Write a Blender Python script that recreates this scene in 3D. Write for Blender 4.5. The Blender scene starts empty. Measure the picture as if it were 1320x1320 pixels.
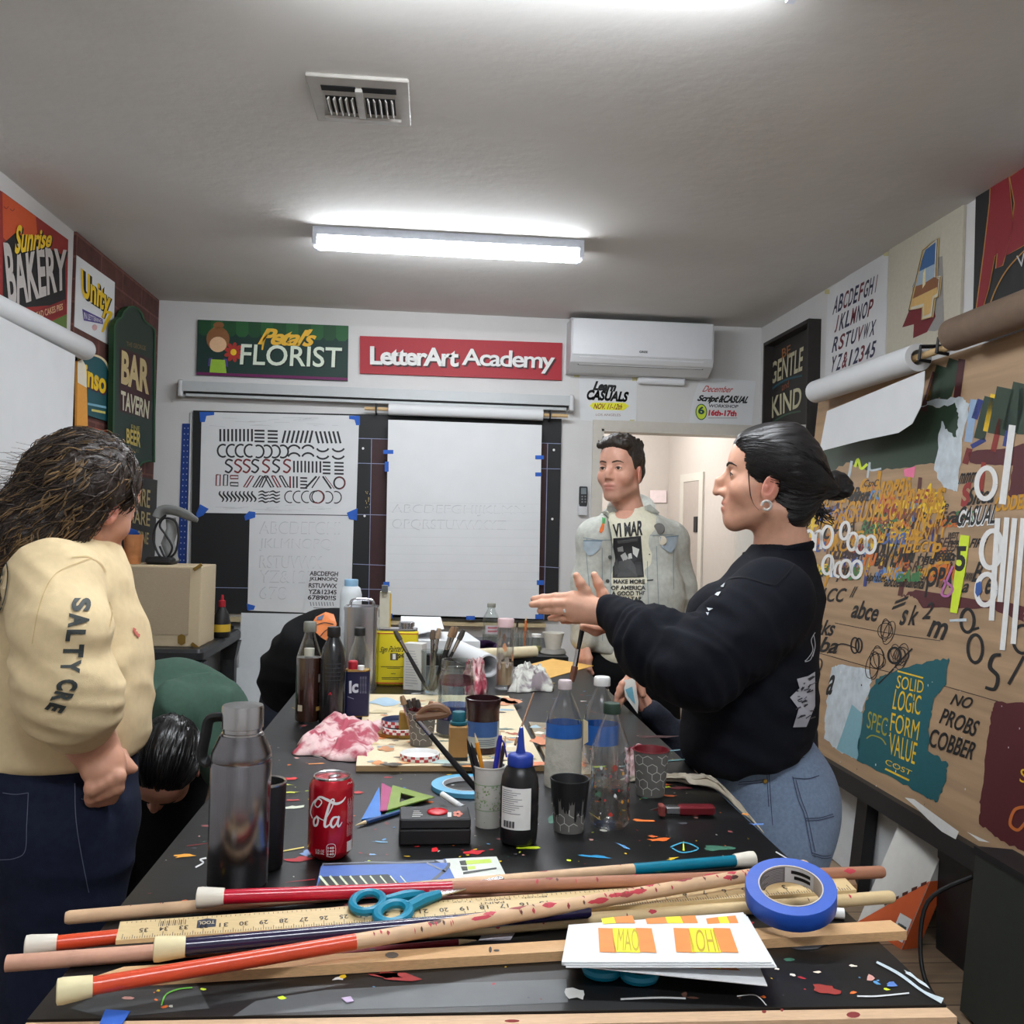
import bpy,math,random
import numpy as np
from mathutils import Vector,Matrix,noise
R = math.radians
rnd = random.Random(7)
C = bpy.context.scene.collection
sc = bpy.context.scene
# ------------------------------------------------------------ camera, world, exposure
CAM = Vector((0,0,1.42)); FPX = 1220.0
yaw,pit,rol = R(4.83),R(0.99),R(1.55)
fw = Vector((math.sin(yaw)*math.cos(pit),math.cos(yaw)*math.cos(pit),math.sin(pit)))
r0 = Vector((math.cos(yaw),-math.sin(yaw),0)); u0 = r0.cross(fw)
rt = r0*math.cos(rol) + u0*math.sin(rol); up = u0*math.cos(rol) - r0*math.sin(rol)
cd = bpy.data.cameras.new('camera'); cam = bpy.data.objects.new('camera',cd); C.objects.link(cam)
cam.matrix_world = Matrix(((rt.x,up.x,-fw.x,CAM.x),(rt.y,up.y,-fw.y,CAM.y),(rt.z,up.z,-fw.z,CAM.z),(0,0,0,1)))
cd.sensor_width = 36; cd.lens = FPX/1320*36; cd.clip_start = 0.02
sc.camera = cam
w = bpy.data.worlds.new('world'); sc.world = w; w.use_nodes = True
w.node_tree.nodes['Background'].inputs[0].default_value = (.8,.86,1,1)
w.node_tree.nodes['Background'].inputs[1].default_value = 0.3
sc.view_settings.view_transform = 'Standard'; sc.view_settings.look = 'None'
sc.view_settings.gamma = 1; sc.view_settings.exposure = 0.42
try: sc.view_settings.use_curve_mapping = False
except Exception: pass
LAMP = 54.0            # emission of the two ceiling lamps' diffusers
HALL = 30              # watts of the hallway lamp
sc.cycles.max_bounces = 12; sc.cycles.transparent_max_bounces = 12; sc.cycles.caustics_reflective = False
sc.cycles.caustics_refractive = False

# room measures (metres)
YB,XL,XR,ZC,YF = 5.86,-1.69,2.06,2.74,-1.6
TZ,TXL,TXR,TY0,TY1 = .925,-.382,.561,.974,3.37

# ------------------------------------------------------------ helpers
def ray(px,py): return fw*FPX + rt*(px-660) - up*(py-660)
def at(px,py,Y): d = ray(px,py); return CAM + d*(Y/d.y)
def onz(px,py,z=TZ): d = ray(px,py); return CAM + d*((z-CAM.z)/d.z)
def lin(c): c = c/255.0; return c/12.92 if c <= .04045 else ((c+.055)/1.055)**2.4
def rgb(c): return tuple(lin(x) for x in c)
MATS = {}
def M(name,c=(200,200,200),rough=.5,metal=0,var=.06,vs=30,bump=0,bs=60,trans=0,ior=1.45,emit=0,alpha=1,coat=0,attr=None,wave=None,spec=None,sheen=0):
    if name in MATS: return MATS[name]
    m = bpy.data.materials.new(name); m.use_nodes = True; MATS[name] = m
    nt = m.node_tree; N = nt.nodes; L = nt.links; b = N['Principled BSDF']
    col = (*rgb(c),1)
    b.inputs['Base Color'].default_value = col; b.inputs['Roughness'].default_value = rough
    b.inputs['Metallic'].default_value = metal; b.inputs['IOR'].default_value = ior
    b.inputs['Transmission Weight'].default_value = trans; b.inputs['Alpha'].default_value = alpha
    b.inputs['Coat Weight'].default_value = coat
    if sheen: b.inputs['Sheen Weight'].default_value = sheen
    if spec is not None: b.inputs['Specular IOR Level'].default_value = spec
    if emit:
        b.inputs['Emission Color'].default_value = col; b.inputs['Emission Strength'].default_value = emit
    tc = N.new('ShaderNodeTexCoord')
    src = None
    if attr:
        a = N.new('ShaderNodeAttribute'); a.attribute_name = attr; src = a.outputs['Color']
    if var or wave:
        nz = N.new('ShaderNodeTexNoise'); nz.inputs['Scale'].default_value = vs; nz.inputs['Detail'].default_value = 4
        L.new(tc.outputs['Object'],nz.inputs['Vector'])
        if wave:                       # wood grain: stretched noise
            mp = N.new('ShaderNodeMapping'); mp.inputs['Scale'].default_value = wave
            L.new(tc.outputs['Object'],mp.inputs['Vector']); L.new(mp.outputs[0],nz.inputs['Vector'])
        mr = N.new('ShaderNodeMapRange'); mr.inputs[1].default_value = .3; mr.inputs[2].default_value = .7
        mr.inputs[3].default_value = 1-var; mr.inputs[4].default_value = 1+var; L.new(nz.outputs[0],mr.inputs[0])
        mx = N.new('ShaderNodeMix'); mx.data_type = 'RGBA'; mx.blend_type = 'MULTIPLY'; mx.inputs[0].default_value = 1
        if src: L.new(src,mx.inputs[6])
        else: mx.inputs[6].default_value = col
        L.new(mr.outputs[0],mx.inputs[7]); src = mx.outputs[2]
    if src: L.new(src,b.inputs['Base Color'])
    if bump:
        n2 = N.new('ShaderNodeTexNoise'); n2.inputs['Scale'].default_value = bs; n2.inputs['Detail'].default_value = 6
        L.new(tc.outputs['Object'],n2.inputs['Vector'])
        if wave:
            L.new(mp.outputs[0],n2.inputs['Vector'])
        bp = N.new('ShaderNodeBump'); bp.inputs['Strength'].default_value = bump; bp.inputs['Distance'].default_value = .004
        L.new(n2.outputs[0],bp.inputs['Height']); L.new(bp.outputs[0],b.inputs['Normal'])
    return m
def thin_glass(name,tint,rough=.04,k=.5):   # bottle or jar wall: clear film with a mirror-like sheen at glancing angles
    m = bpy.data.materials.new(name); m.use_nodes = True; nt = m.node_tree; N = nt.nodes; L = nt.links; N.remove(N['Principled BSDF'])
    tr,gl,mx,fr = N.new('ShaderNodeBsdfTransparent'),N.new('ShaderNodeBsdfGlossy'),N.new('ShaderNodeMixShader'),N.new('ShaderNodeLayerWeight')
    tr.inputs[0].default_value = (*tint,1); gl.inputs['Roughness'].default_value = rough; fr.inputs[0].default_value = .5
    mr = N.new('ShaderNodeMapRange'); mr.inputs[1].default_value = .25; mr.inputs[3].default_value = .07; mr.inputs[4].default_value = k; L.new(fr.outputs['Facing'],mr.inputs[0]); gl.inputs[0].default_value = (.95,.95,.95,1)
    L.new(mr.outputs[0],mx.inputs[0]); L.new(tr.outputs[0],mx.inputs[1]); L.new(gl.outputs[0],mx.inputs[2]); L.new(mx.outputs[0],N['Material Output'].inputs[0]); MATS[name] = m; return m
_tx = {}
def glyphs(s,bold=0.0,shear=0.0,space=1.0):
    k = (s,bold,shear,space)
    if k in _tx: return _tx[k]
    cu = bpy.data.curves.new('t','FONT'); cu.body = s; cu.offset = bold; cu.shear = shear; cu.space_character = space
    cu.resolution_u = 4; cu.fill_mode = 'FRONT'
    o = bpy.data.objects.new('t',cu); me = bpy.data.meshes.new_from_object(o)
    v = np.array([x.co[:2] for x in me.vertices]); f = [tuple(p.vertices) for p in me.polygons]
    bpy.data.objects.remove(o); bpy.data.curves.remove(cu); bpy.data.meshes.remove(me)
    if len(v):
        lo,hi = v.min(0),v.max(0); asp = (hi[0]-lo[0])/max(hi[1]-lo[1],1e-6); v = (v-lo)/np.maximum(hi-lo,1e-6)
    else: asp = 1
    _tx[k] = (v,f,asp); return _tx[k]
class MB:
    def __init__(s): s.v = []; s.f = []; s.mi = []; s.mats = []; s.n = 0
    def mat(s,m):
        if m not in s.mats: s.mats.append(m)
        return s.mats.index(m)
    def add(s,vs,fs,m):
        k = s.mat(m); s.v.extend([tuple(x) for x in vs])
        for f in fs: s.f.append(tuple(i+s.n for i in f)); s.mi.append(k)
        s.n = len(s.v); return s
    def box(s,c,d,m,rot=None,taper=1):
        c = Vector(c); vs = []
        for z in (-.5,.5):
            for x,y in ((-.5,-.5),(.5,-.5),(.5,.5),(-.5,.5)):
                t = taper if z > 0 else 1
                p = Vector((x*d[0]*t,y*d[1]*t,z*d[2])); vs.append(c+(rot @ p if rot else p))
        return s.add(vs,[(3,2,1,0),(4,5,6,7),(0,1,5,4),(1,2,6,5),(2,3,7,6),(3,0,4,7)],m)
    def rbox(s,c,d,m,r=.005,rot=None,seg=3):   # box with rounded vertical-plan corners and chamfered top/bottom
        c = Vector(c); hx,hy,hz = d[0]/2,d[1]/2,d[2]/2; rings = []
        for z,q in ((-hz,r*.5),(-hz+r*.5,0),(hz-r*.5,0),(hz,r*.5)):
            ring = []
            for k,(sx,sy) in enumerate(((1,1),(-1,1),(-1,-1),(1,-1))):
                for j in range(seg+1):
                    a = (k+j/seg)*math.pi/2
                    p = Vector((sx*(hx-r)+math.cos(a)*(r-q),sy*(hy-r)+math.sin(a)*(r-q),z)); ring.append(c+(rot @ p if rot else p))
            rings.append(ring)
        return s.rings(rings,m,True)
    def rings(s,rings,m,caps=True,closed=True):
        n = len(rings[0]); vs = [p for r_ in rings for p in r_]; fs = []
        for i in range(len(rings)-1):
            for j in range(n if closed else n-1):
                k = (j+1) % n; fs.append((i*n+j,i*n+k,(i+1)*n+k,(i+1)*n+j))
        if caps: fs.append(tuple(range(n-1,-1,-1))); fs.append(tuple((len(rings)-1)*n+j for j in range(n)))
        return s.add(vs,fs,m)
    def tube(s,pts,r,m,seg=10,caps=True,flat=1.0):
        pts = [Vector(p) for p in pts]; n = len(pts)
        rr = r if isinstance(r,(list,tuple)) else [r]*n
        t = (pts[1]-pts[0]).normalized(); a = t.orthogonal().normalized(); rings = []
        for i in range(n):
            t2 = (pts[min(i+1,n-1)]-pts[max(i-1,0)])
            t2 = t2.normalized() if t2.length > 1e-9 else t
            a = (t.rotation_difference(t2) @ a); a = (a-t2*a.dot(t2)).normalized(); t = t2; b = t.cross(a)
            rings.append([pts[i]+(a*math.cos(q)+b*math.sin(q)*flat)*rr[i] for q in [2*math.pi*k/seg for k in range(seg)]])
        return s.rings(rings,m,caps)
    def lathe(s,prof,m,base=(0,0,0),seg=28,rot=None,sx=1,sy=1,cap0=True,cap1=True,ms=None):
        base = Vector(base); rings = []
        for r_,z in prof:
            ring = []
            for k in range(seg):
                a = 2*math.pi*k/seg; p = Vector((r_*math.cos(a)*sx,r_*math.sin(a)*sy,z)); ring.append(base+(rot @ p if rot else p))
            rings.append(ring)
        if ms is None:
            s.rings(rings,m,False)
        else:
            for i in range(len(rings)-1): s.rings(rings[i:i+2],ms[i],False)
        if cap0 and prof[0][0] > 1e-5: s.add(rings[0],[tuple(range(seg-1,-1,-1))],ms[0] if ms else m)
        if cap1 and prof[-1][0] > 1e-5: s.add(rings[-1],[tuple(range(seg))],ms[-1] if ms else m)
        return s
    def slab(s,q,th,m,n=None,mside=None):   # q: outline seen from front (any ngon), thickness behind it
        q = [Vector(p) for p in q]; k = len(q)
        if n is None: n = (q[1]-q[0]).cross(q[2]-q[0]).normalized()
        back = [p-n*th for p in q]
        s.add(q+back,[tuple(range(k))],m)
        s.add(q+back,[(i,i+k,(i+1) % k+k,(i+1) % k) for i in range(k)]+[tuple(range(2*k-1,k-1,-1))],mside or m); return s
    def build(s,name,parent=None,smooth=40,loc=None):
        me = bpy.data.meshes.new(name)
        base = Vector((0,0,0))
        V = s.v
        if parent is not None: base = wloc(parent)
        else:
            a = np.array(V); base = Vector(((a[:,0].min()+a[:,0].max())/2,(a[:,1].min()+a[:,1].max())/2,a[:,2].min())) if loc is None else Vector(loc)
        me.from_pydata([(x[0]-base.x,x[1]-base.y,x[2]-base.z) for x in V],[],s.f)
        for m in s.mats: me.materials.append(m)
        me.polygons.foreach_set('material_index',s.mi)
        if smooth:
            me.polygons.foreach_set('use_smooth',[True]*len(s.f)); me.set_sharp_from_angle(angle=R(smooth))
        me.update()
        o = bpy.data.objects.new(name,me); C.objects.link(o)
        if parent is not None: o.parent = parent; WL[o.name] = base
        else: o.location = base; WL[o.name] = base
        return o
WL = {}
def wloc(o): return WL[o.name]
def thing(name,label,cat,loc=(0,0,0),group=None):
    o = bpy.data.objects.new(name,None); C.objects.link(o); o.location = loc; o.empty_display_size = .05
    WL[o.name] = Vector(loc); o['label'] = label; o['category'] = cat
    if group: o['group'] = group
    return o
def tag(o,label,cat,group=None,kind=None):
    o['label'] = label; o['category'] = cat
    if group: o['group'] = group
    if kind: o['kind'] = kind
    return o
def struct(o): o['kind'] = 'structure'; return o
class Pl:                                   # a real plane in the room; photo pixels are cast on it
    def __init__(s,p,n): s.p = Vector(p); s.n = Vector(n).normalized()
    def pt(s,px,py,off=0):
        d = ray(px,py); q = s.p + s.n*off; t = (q-CAM).dot(s.n)/d.dot(s.n); return CAM+d*t
    def poly(s,mb,pts,m,off=.001): 
        mb.add([s.pt(x,y,off) for x,y in pts],[tuple(range(len(pts)))],m); return s
    def rect(s,mb,x0,y0,x1,y1,m,off=.001,sl=0.0,sr=None):   # sl: y shift along x (roll)
        sr = sl if sr is None else sr; dx = x1-x0
        return s.poly(mb,[(x0,y0),(x1,y0+sl*dx),(x1,y1+sr*dx),(x0,y1)],m,off)
    def text(s,mb,t,q,m,off=.0015,bold=.0,shear=0.0,space=1.0,arc=0.0):  # q: TL,TR,BR,BL
        v,f,a = glyphs(t,bold,shear,space); out = []
        for u,w_ in v:
            ty = 1-w_ 
            x = (q[0][0]*(1-u)+q[1][0]*u)*(1-ty)+(q[3][0]*(1-u)+q[2][0]*u)*ty
            y = (q[0][1]*(1-u)+q[1][1]*u)*(1-ty)+(q[3][1]*(1-u)+q[2][1]*u)*ty
            y -= arc*4*u*(1-u)
            out.append(s.pt(x,y,off))
        mb.add(out,f,m); return s
    def stroke(s,mb,pts,wd,m,off=.0015,sm=True):
        P = smoothline(pts) if sm and len(pts) > 2 else [Vector((x,y)) for x,y in pts]
        n = len(P); L_,R_ = [],[]
        for i in range(n):
            t = P[min(i+1,n-1)]-P[max(i-1,0)]
            if t.length < 1e-6: t = Vector((1,0))
            t.normalize(); nn = Vector((-t.y,t.x))
            wi = wd if not isinstance(wd,(list,tuple)) else np.interp(i/(n-1),np.linspace(0,1,len(wd)),wd)
            a,b = P[i]+nn*wi/2,P[i]-nn*wi/2; L_.append(s.pt(a.x,a.y,off)); R_.append(s.pt(b.x,b.y,off))
        mb.add(L_+R_,[(i,i+1,n+i+1,n+i) for i in range(n-1)],m); return s
    def ring(s,mb,cx,cy,rx,ry,wd,m,off=.0015,a0=0,a1=360,rot=0,n=24):
        pts = []
        for k in range(n+1):
            a = R(a0+(a1-a0)*k/n); x,y = rx*math.cos(a),ry*math.sin(a); c,q = math.cos(R(rot)),math.sin(R(rot))
            pts.append((cx+x*c-y*q,cy+x*q+y*c))
        return s.stroke(mb,pts,wd,m,off,sm=False)
    def disc(s,mb,cx,cy,rx,ry,m,off=.0012,n=18,rot=0):
        c,q = math.cos(R(rot)),math.sin(R(rot))
        return s.poly(mb,[(cx+rx*math.cos(6.2832*k/n)*c-ry*math.sin(6.2832*k/n)*q,cy+rx*math.cos(6.2832*k/n)*q+ry*math.sin(6.2832*k/n)*c) for k in range(n)],m,off)
def smoothline(pts,n=6):
    P = [Vector(p) for p in pts]
    if len(P) < 3: return P
    out = []
    for i in range(len(P)-1):
        p0,p1,p2,p3 = P[max(i-1,0)],P[i],P[i+1],P[min(i+2,len(P)-1)]
        for k in range(n):
            t = k/n
            out.append(.5*((2*p1)+(p2-p0)*t+(2*p0-5*p1+4*p2-p3)*t*t+(3*p1-p0-3*p2+p3)*t**3))
    out.append(P[-1]); return out
def shift(q,dx,dy): return [(x+dx,y+dy) for x,y in q]
def RZ(a): return Matrix.Rotation(R(a),3,'Z')
def frame(d,upv=(0,0,1)):                # rotation taking +Z to direction d
    return Vector((0,0,1)).rotation_difference(Vector(d).normalized()).to_matrix()
# ------------------------------------------------------------ structure
m_wall = M('white wall paint',(214,213,212),.7,var=.03,vs=4,bump=.15,bs=40)
m_ceil = M('ceiling paint',(218,216,213),.85,var=.035,vs=2.5,bump=.5,bs=18)
m_hall = M('hallway paint',(196,188,180),.7,var=.02)
m_trimw = M('door frame paint',(205,200,190),.5,var=.03)
m_black = M('black paint',(26,26,28),.5,var=.12)
def plank_mat(name,c1,c2,sx,sy,rot=0):
    m = M(name,c1,.45,var=.18,vs=1,wave=(3,40,1),bump=.1)
    nt = m.node_tree; N = nt.nodes; L = nt.links; b = N['Principled BSDF']; old = b.inputs['Base Color'].links[0].from_socket
    br = N.new('ShaderNodeTexBrick'); br.inputs['Scale'].default_value = 1; br.inputs['Color1'].default_value = (1,1,1,1)
    br.inputs['Color2'].default_value = (.72,.7,.68,1); br.inputs['Mortar'].default_value = (.25,.22,.2,1)
    br.inputs['Mortar Size'].default_value = .004; br.inputs['Brick Width'].default_value = sx; br.inputs['Row Height'].default_value = sy
    tc = N.new('ShaderNodeTexCoord'); L.new(tc.outputs['Object'],br.inputs['Vector'])
    mx = N.new('ShaderNodeMix'); mx.data_type = 'RGBA'; mx.blend_type = 'MULTIPLY'; mx.inputs[0].default_value = 1
    L.new(old,mx.inputs[6]); L.new(br.outputs[0],mx.inputs[7]); L.new(mx.outputs[2],b.inputs['Base Color']); return m
m_floor = plank_mat('laminate floor',(138,118,96),None,1.2,.14)
def bx(name,a,b,m,parent=None):
    a,b = Vector(a),Vector(b); mb = MB().box((a+b)/2,b-a,m); return mb.build(name,parent,0)
struct(bx('floor',(XL-.1,YF-.1,-.1),(XR+.1,8.4,0),m_floor))
struct(bx('ceiling',(XL-.1,YF-.1,ZC),(XR+.1,YB+.1,ZC+.1),m_ceil))
struct(bx('wall_left',(XL-.1,YF,0),(XL,YB+.1,ZC),m_wall))
struct(bx('wall_right',(XR,YF,0),(XR+.1,YB+.1,ZC),m_wall))
struct(bx('wall_front',(XL-.1,YF-.1,0),(XR+.1,YF,ZC),m_wall))
# back wall with the doorway
PB = Pl((0,YB,0),(0,-1,0))
dl = PB.pt(773,640).x; dtop = PB.pt(860,556).z; dr = PB.pt(960,600).x
mb = MB()
mb.box(((XL+dl)/2,YB+.06,ZC/2),(dl-XL,.12,ZC),m_wall)
mb.box(((dl+dr)/2,YB+.06,(dtop+ZC)/2),(dr-dl,.12,ZC-dtop),m_wall)
mb.box(((dr+XR)/2,YB+.06,ZC/2),(XR-dr,.12,ZC),m_wall)
struct(mb.build('wall_back',None,0))
mb = MB()
for x0,x1,z0,z1 in ((dl-.055,dl,0,dtop+.055),(dr,dr+.055,0,dtop+.055),(dl,dr,dtop,dtop+.055)):
    mb.box(((x0+x1)/2,YB-.008,(z0+z1)/2),(x1-x0,.02,z1-z0),m_trimw)
for x0,x1,z0,z1 in ((dl,dl+.015,0,dtop),(dr-.015,dr,0,dtop),(dl,dr,dtop-.015,dtop)):
    mb.box(((x0+x1)/2,YB+.06,(z0+z1)/2),(x1-x0,.15,z1-z0),m_trimw)
struct(mb.build('trim_doorway',None,0))
# hallway beyond the doorway
hx1 = at(862,600,7.6).x
struct(bx('wall_hall_back',(dl-.9,7.6,0),(hx1+.02,7.7,2.5),m_hall))
struct(bx('wall_hall_left',(dl-1.0,YB+.12,0),(dl-.9,7.7,2.5),m_hall))
hw = MB(); A,B = Vector((hx1,7.6,0)),Vector((dr+.12,YB+.12,0)); d_ = (B-A); nrm = Vector((-d_.y,d_.x,0)).normalized()
if nrm.x > 0: nrm = -nrm
hw.slab([A,B,B+Vector((0,0,2.5)),A+Vector((0,0,2.5))],.08,m_hall,nrm)
struct(hw.build('wall_hall_right',None,0))
struct(bx('ceiling_hall',(dl-1,YB+.12,2.5),(XR+.1,7.7,2.55),m_hall))
struct(bx('trim_hall_soffit',(dl-.5,7.1,2.28),(hx1,7.6,2.5),m_hall))
PH = Pl(A+nrm*.001,nrm)
mb = MB(); 
q = [PH.pt(877,612,.015),PH.pt(906,612,.015),PH.pt(906,800,.015),PH.pt(877,800,.015)]
for p in q[2:]: p.z = 0
def rectp(a,b,c,d): return [Vector((a.x,a.y,d)),Vector((b.x,b.y,d)),Vector((b.x,b.y,c)),Vector((a.x,a.y,c))]
a_,b_ = q[0],q[1]; zt = a_.z; lerp = lambda t: a_.lerp(b_,t)
for t0,t1,z0,z1 in ((0,.16,0,zt),(.84,1,0,zt),(.16,.84,zt-.06,zt)):
    mb.slab(rectp(lerp(t0),lerp(t1),z0,z1),.014,m_trimw,nrm)
struct(mb.build('trim_hall_door',None,0))
m_hd = M('hall door paint',(176,166,158),.5,var=.03)
mb = MB(); mb.slab([p-nrm*.006 for p in rectp(lerp(.16),lerp(.84),.01,zt-.06)],.01,m_hd,nrm)
dd = struct(mb.build('door_1',None,0))
mb = MB(); mb.slab([p+nrm*.002 for p in rectp(lerp(.66),lerp(.8),PH.pt(897,686).z,PH.pt(897,666).z)],.008,m_black,nrm); mb.build('door_handle',dd,0)
mb = MB(); mb.slab([at(838,632,7.59),at(859,632,7.59),at(859,648,7.59),at(838,648,7.59)],.004,M('pinkish paper',(232,216,216),.7)); o = mb.build('hallway_notice',None,0); o['label'] = 'small pinkish white sheet on the hallway wall behind the man in denim'; o['category'] = 'notice'
# baseboards
bbm = M('baseboard paint',(200,198,192),.5)
struct(bx('baseboard_right',(XR-.012,YF,0),(XR,YB,.09),bbm))
struct(bx('baseboard_left',(XL,YF,0),(XL+.012,YB,.09),bbm))
# brick patterned panel on the left wall
m_brick = M('brick wallcovering',(96,60,54),.8,var=.25,vs=14)
nt = m_brick.node_tree; N = nt.nodes; L = nt.links; b = N['Principled BSDF']; old = b.inputs['Base Color'].links[0].from_socket
br = N.new('ShaderNodeTexBrick'); br.inputs['Scale'].default_value = 1; br.inputs['Brick Width'].default_value = .33; br.inputs['Row Height'].default_value = .105
br.inputs['Color1'].default_value = (1,1,1,1); br.inputs['Color2'].default_value = (.7,.68,.7,1); br.inputs['Mortar'].default_value = (1.5,1.6,1.6,1); br.inputs['Mortar Size'].default_value = .006
tc = N.new('ShaderNodeTexCoord'); sp = N.new('ShaderNodeSeparateXYZ'); cb = N.new('ShaderNodeCombineXYZ')
L.new(tc.outputs['Object'],sp.inputs[0]); L.new(sp.outputs[1],cb.inputs[0]); L.new(sp.outputs[2],cb.inputs[1]); L.new(cb.outputs[0],br.inputs['Vector'])
mx = N.new('ShaderNodeMix'); mx.data_type = 'RGBA'; mx.blend_type = 'MULTIPLY'; mx.inputs[0].default_value = 1
L.new(old,mx.inputs[6]); L.new(br.outputs[0],mx.inputs[7]); L.new(mx.outputs[2],b.inputs['Base Color'])
PLW = Pl((XL,0,0),(1,0,0)); PRW = Pl((XR,0,0),(-1,0,0))
yb0 = PLW.pt(95,304).y
struct(bx('trim_brick',(XL,yb0,0),(XL+.012,YB,ZC),m_brick))

# ------------------------------------------------------------ ceiling fixtures
m_lens = M('lit diffuser',(245,250,255),.4,var=0,emit=LAMP); m_fix = M('fixture enamel',(205,210,220),.4)
def lamp(cx,cy,label):
    t = thing('ceiling_light',label,'ceiling light',(cx,cy,ZC),'ceiling lights')
    W,D = 1.22,.13
    b = MB(); b.box((cx,cy,ZC-.018),(W,D,.036),m_fix); b.build('housing',t,0)
    b = MB(); rings = []
    for x in (-W/2+.02,W/2-.02):
        rings.append([Vector((cx+x,cy+D/2*math.cos(a)*.78,ZC-.036-.05*math.sin(a)**.7)) for a in [math.pi*k/12 for k in range(13)]])
    b.rings(rings,m_lens,True); b.build('diffuser',t)
    b = MB()
    for x in (-W/2+.01,W/2-.01): b.box((cx+x,cy,ZC-.055),(.02,D,.04),m_fix)
    b.build('end_cap',t,0)
pc = Pl((0,0,ZC),(0,0,-1))
c1 = pc.pt(580,306); lamp(c1.x,c1.y,'lit white strip light in the middle of the ceiling')
lamp(.2,2.07,'lit white strip light at the top edge of the photo')
lamp(.2,0.0,'lit white strip light overhead just behind the camera')
# hallway lamp
ld = bpy.data.lights.new('hall_lamp','POINT'); ld.energy = HALL; ld.shadow_soft_size = .12; lo = bpy.data.objects.new('hall_lamp',ld); C.objects.link(lo); lo.location = (dl+.1,6.7,2.2)
# vent
m_vent = M('painted vent metal',(176,172,166),.45,var=.06); m_dark = M('dark void',(20,20,22),.8)
q = [pc.pt(393,97,.012),pc.pt(527,106,.012),pc.pt(530,164,.012),pc.pt(409,156,.012)]
v0 = q[0]; x0,x1 = (q[0].x+q[3].x)/2,(q[1].x+q[2].x)/2; y0,y1 = (q[2].y+q[3].y)/2,(q[0].y+q[1].y)/2
cx,cy = (x0+x1)/2,(y0+y1)/2; W,D = x1-x0,abs(y1-y0)
t = thing('ceiling_vent','square metal air vent set in the ceiling beside the strip light','vent',(cx,cy,ZC))
b = MB(); b.rbox((cx,cy,ZC-.006),(W,D,.012),m_vent,.006); b.build('face_plate',t)
b = MB()
for sx in (-1,1):
    b.box((cx+sx*W*.2,cy-D*.28,ZC-.0125),(W*.34,D*.1,.003),m_dark)
    b.box((cx+sx*W*.2,cy+.02,ZC-.0125),(W*.3,D*.36,.002),m_dark)
b.build('opening',t,0)
for sx in (-1,1):
    for k in range(5):
        b = MB(); b.box((cx+sx*W*.2+(k-2)*W*.06,cy+.02,ZC-.02),(W*.035,D*.36,.004),m_vent,Matrix.Rotation(sx*R(62),3,'Y')); b.build('louver',t,0)
b = MB(); b.box((cx,cy,ZC-.017),(W*.07,D*.6,.012),m_vent); b.box((cx,cy+D*.34,ZC-.015),(W*.8,D*.05,.008),m_vent,Matrix.Rotation(R(30),3,'X')); b.build('damper_frame',t,0)
# ------------------------------------------------------------ signs and papers on the walls
def P(c,rough=.55): return M('paint_%d_%d_%d' % c,c,rough,var=.04,vs=60)
WHT,BLK,RED,YEL,GRN,NVY,CRM,ORG = P((232,232,230)),P((22,22,24)),P((168,30,44)),P((236,196,40)),P((20,52,46)),P((34,40,92)),P((226,208,168)),P((222,110,44))
GRY,TEA,PUR,PNK,LIM = P((130,130,132)),P((20,100,112)),P((84,70,140)),P((238,120,160)),P((214,236,50))
m_paper = M('white paper',(222,224,226),.75,var=.02,vs=8)
m_tape = M('blue painters tape',(44,96,190),.7,var=.06)
m_pencil = M('pencil line',(196,198,200),.8)
m_grey2 = M('faint pencil line',(206,208,210),.8)
def on(pl,off): return Pl(pl.p+pl.n*off,pl.n)
def panel(name,label,cat,pl,q,th,m,mside=None,bname='board',group=None):
    """a flat sign or sheet: q = photo outline of its front, th = its thickness off the wall"""
    f = on(pl,th); pts = [f.pt(x,y) for x,y in q]
    c = sum(pts,Vector())/len(pts); zb = min(p.z for p in pts)
    t = thing(name,label,cat,(c.x,c.y,zb),group)
    b = MB(); b.slab(pts,th-.0008,m,pl.n,mside); b.build(bname,t,0)
    return t,f
def main(t): return next((c for c in t.children if c.type == 'MESH' and c.name.split('.')[0] in ('board','sheet','front_panel','hanging_sheet')),t)
def letter(t,b,name='lettering'): return b.build(name,main(t),0) if b.n else None
def tapes(t,f,lst,m=None):
    for q in lst:
        if len(q) == 4 and not isinstance(q[0],tuple): x0,y0,x1,y1 = q; q = [(x0,y0),(x1,y0),(x1,y1),(x0,y1)]
        b = MB(); b.slab([f.pt(x,y,.0022) for x,y in q],.0012,m or m_tape,f.n); b.build('tape_strip',main(t),0)
# --- back wall: florist sign
t,f = panel('shop_sign','dark green florist sign with a flower on the back wall','sign',PB,[(255,412),(449,420),(448,491),(253,483)],.02,GRN)
b = MB(); g1 = P((36,92,48)); g2 = P((26,74,42))
for k in range(12):
    x = 256+k*16.1; yy = 412.5+k*.66
    f.poly(b,[(x,yy),(x+16,yy+.6),(x+16,yy+16),(x+12,yy+20),(x+4,yy+20),(x,yy+16)],g1 if k % 2 else g2)
f.poly(b,[(253,479.5),(448,487),(448,490.6),(253,483)],P((104,24,84)))
letter(t,b,'awning_print')
b = MB()
f.text(b,"Petal's",[(338,422),(411,425),(404,447),(332,444)],P((236,186,60)),.003,.03,.25,.85)
f.stroke(b,[(338,451),(341,436),(350,424)],[2,3,2],P((236,186,60)),.003)
f.text(b,'FLORIST',shift([(311,443),(441,448),(440,474),(309,470)],1.5,1.5),P((8,24,22)),.0024,.012)
f.text(b,'FLORIST',[(311,443),(441,448),(440,474),(309,470)],P((222,232,214)),.0032,.012)
letter(t,b)
b = MB()   # generic red flower with a yellow centre
for k in range(9): f.disc(b,301+8*math.cos(k*.698),454+8.5*math.sin(k*.698),4.6,2.7,P((176,52,44)),.002,10,k*40)
f.disc(b,301,454,4,4.2,YEL,.003)
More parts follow.
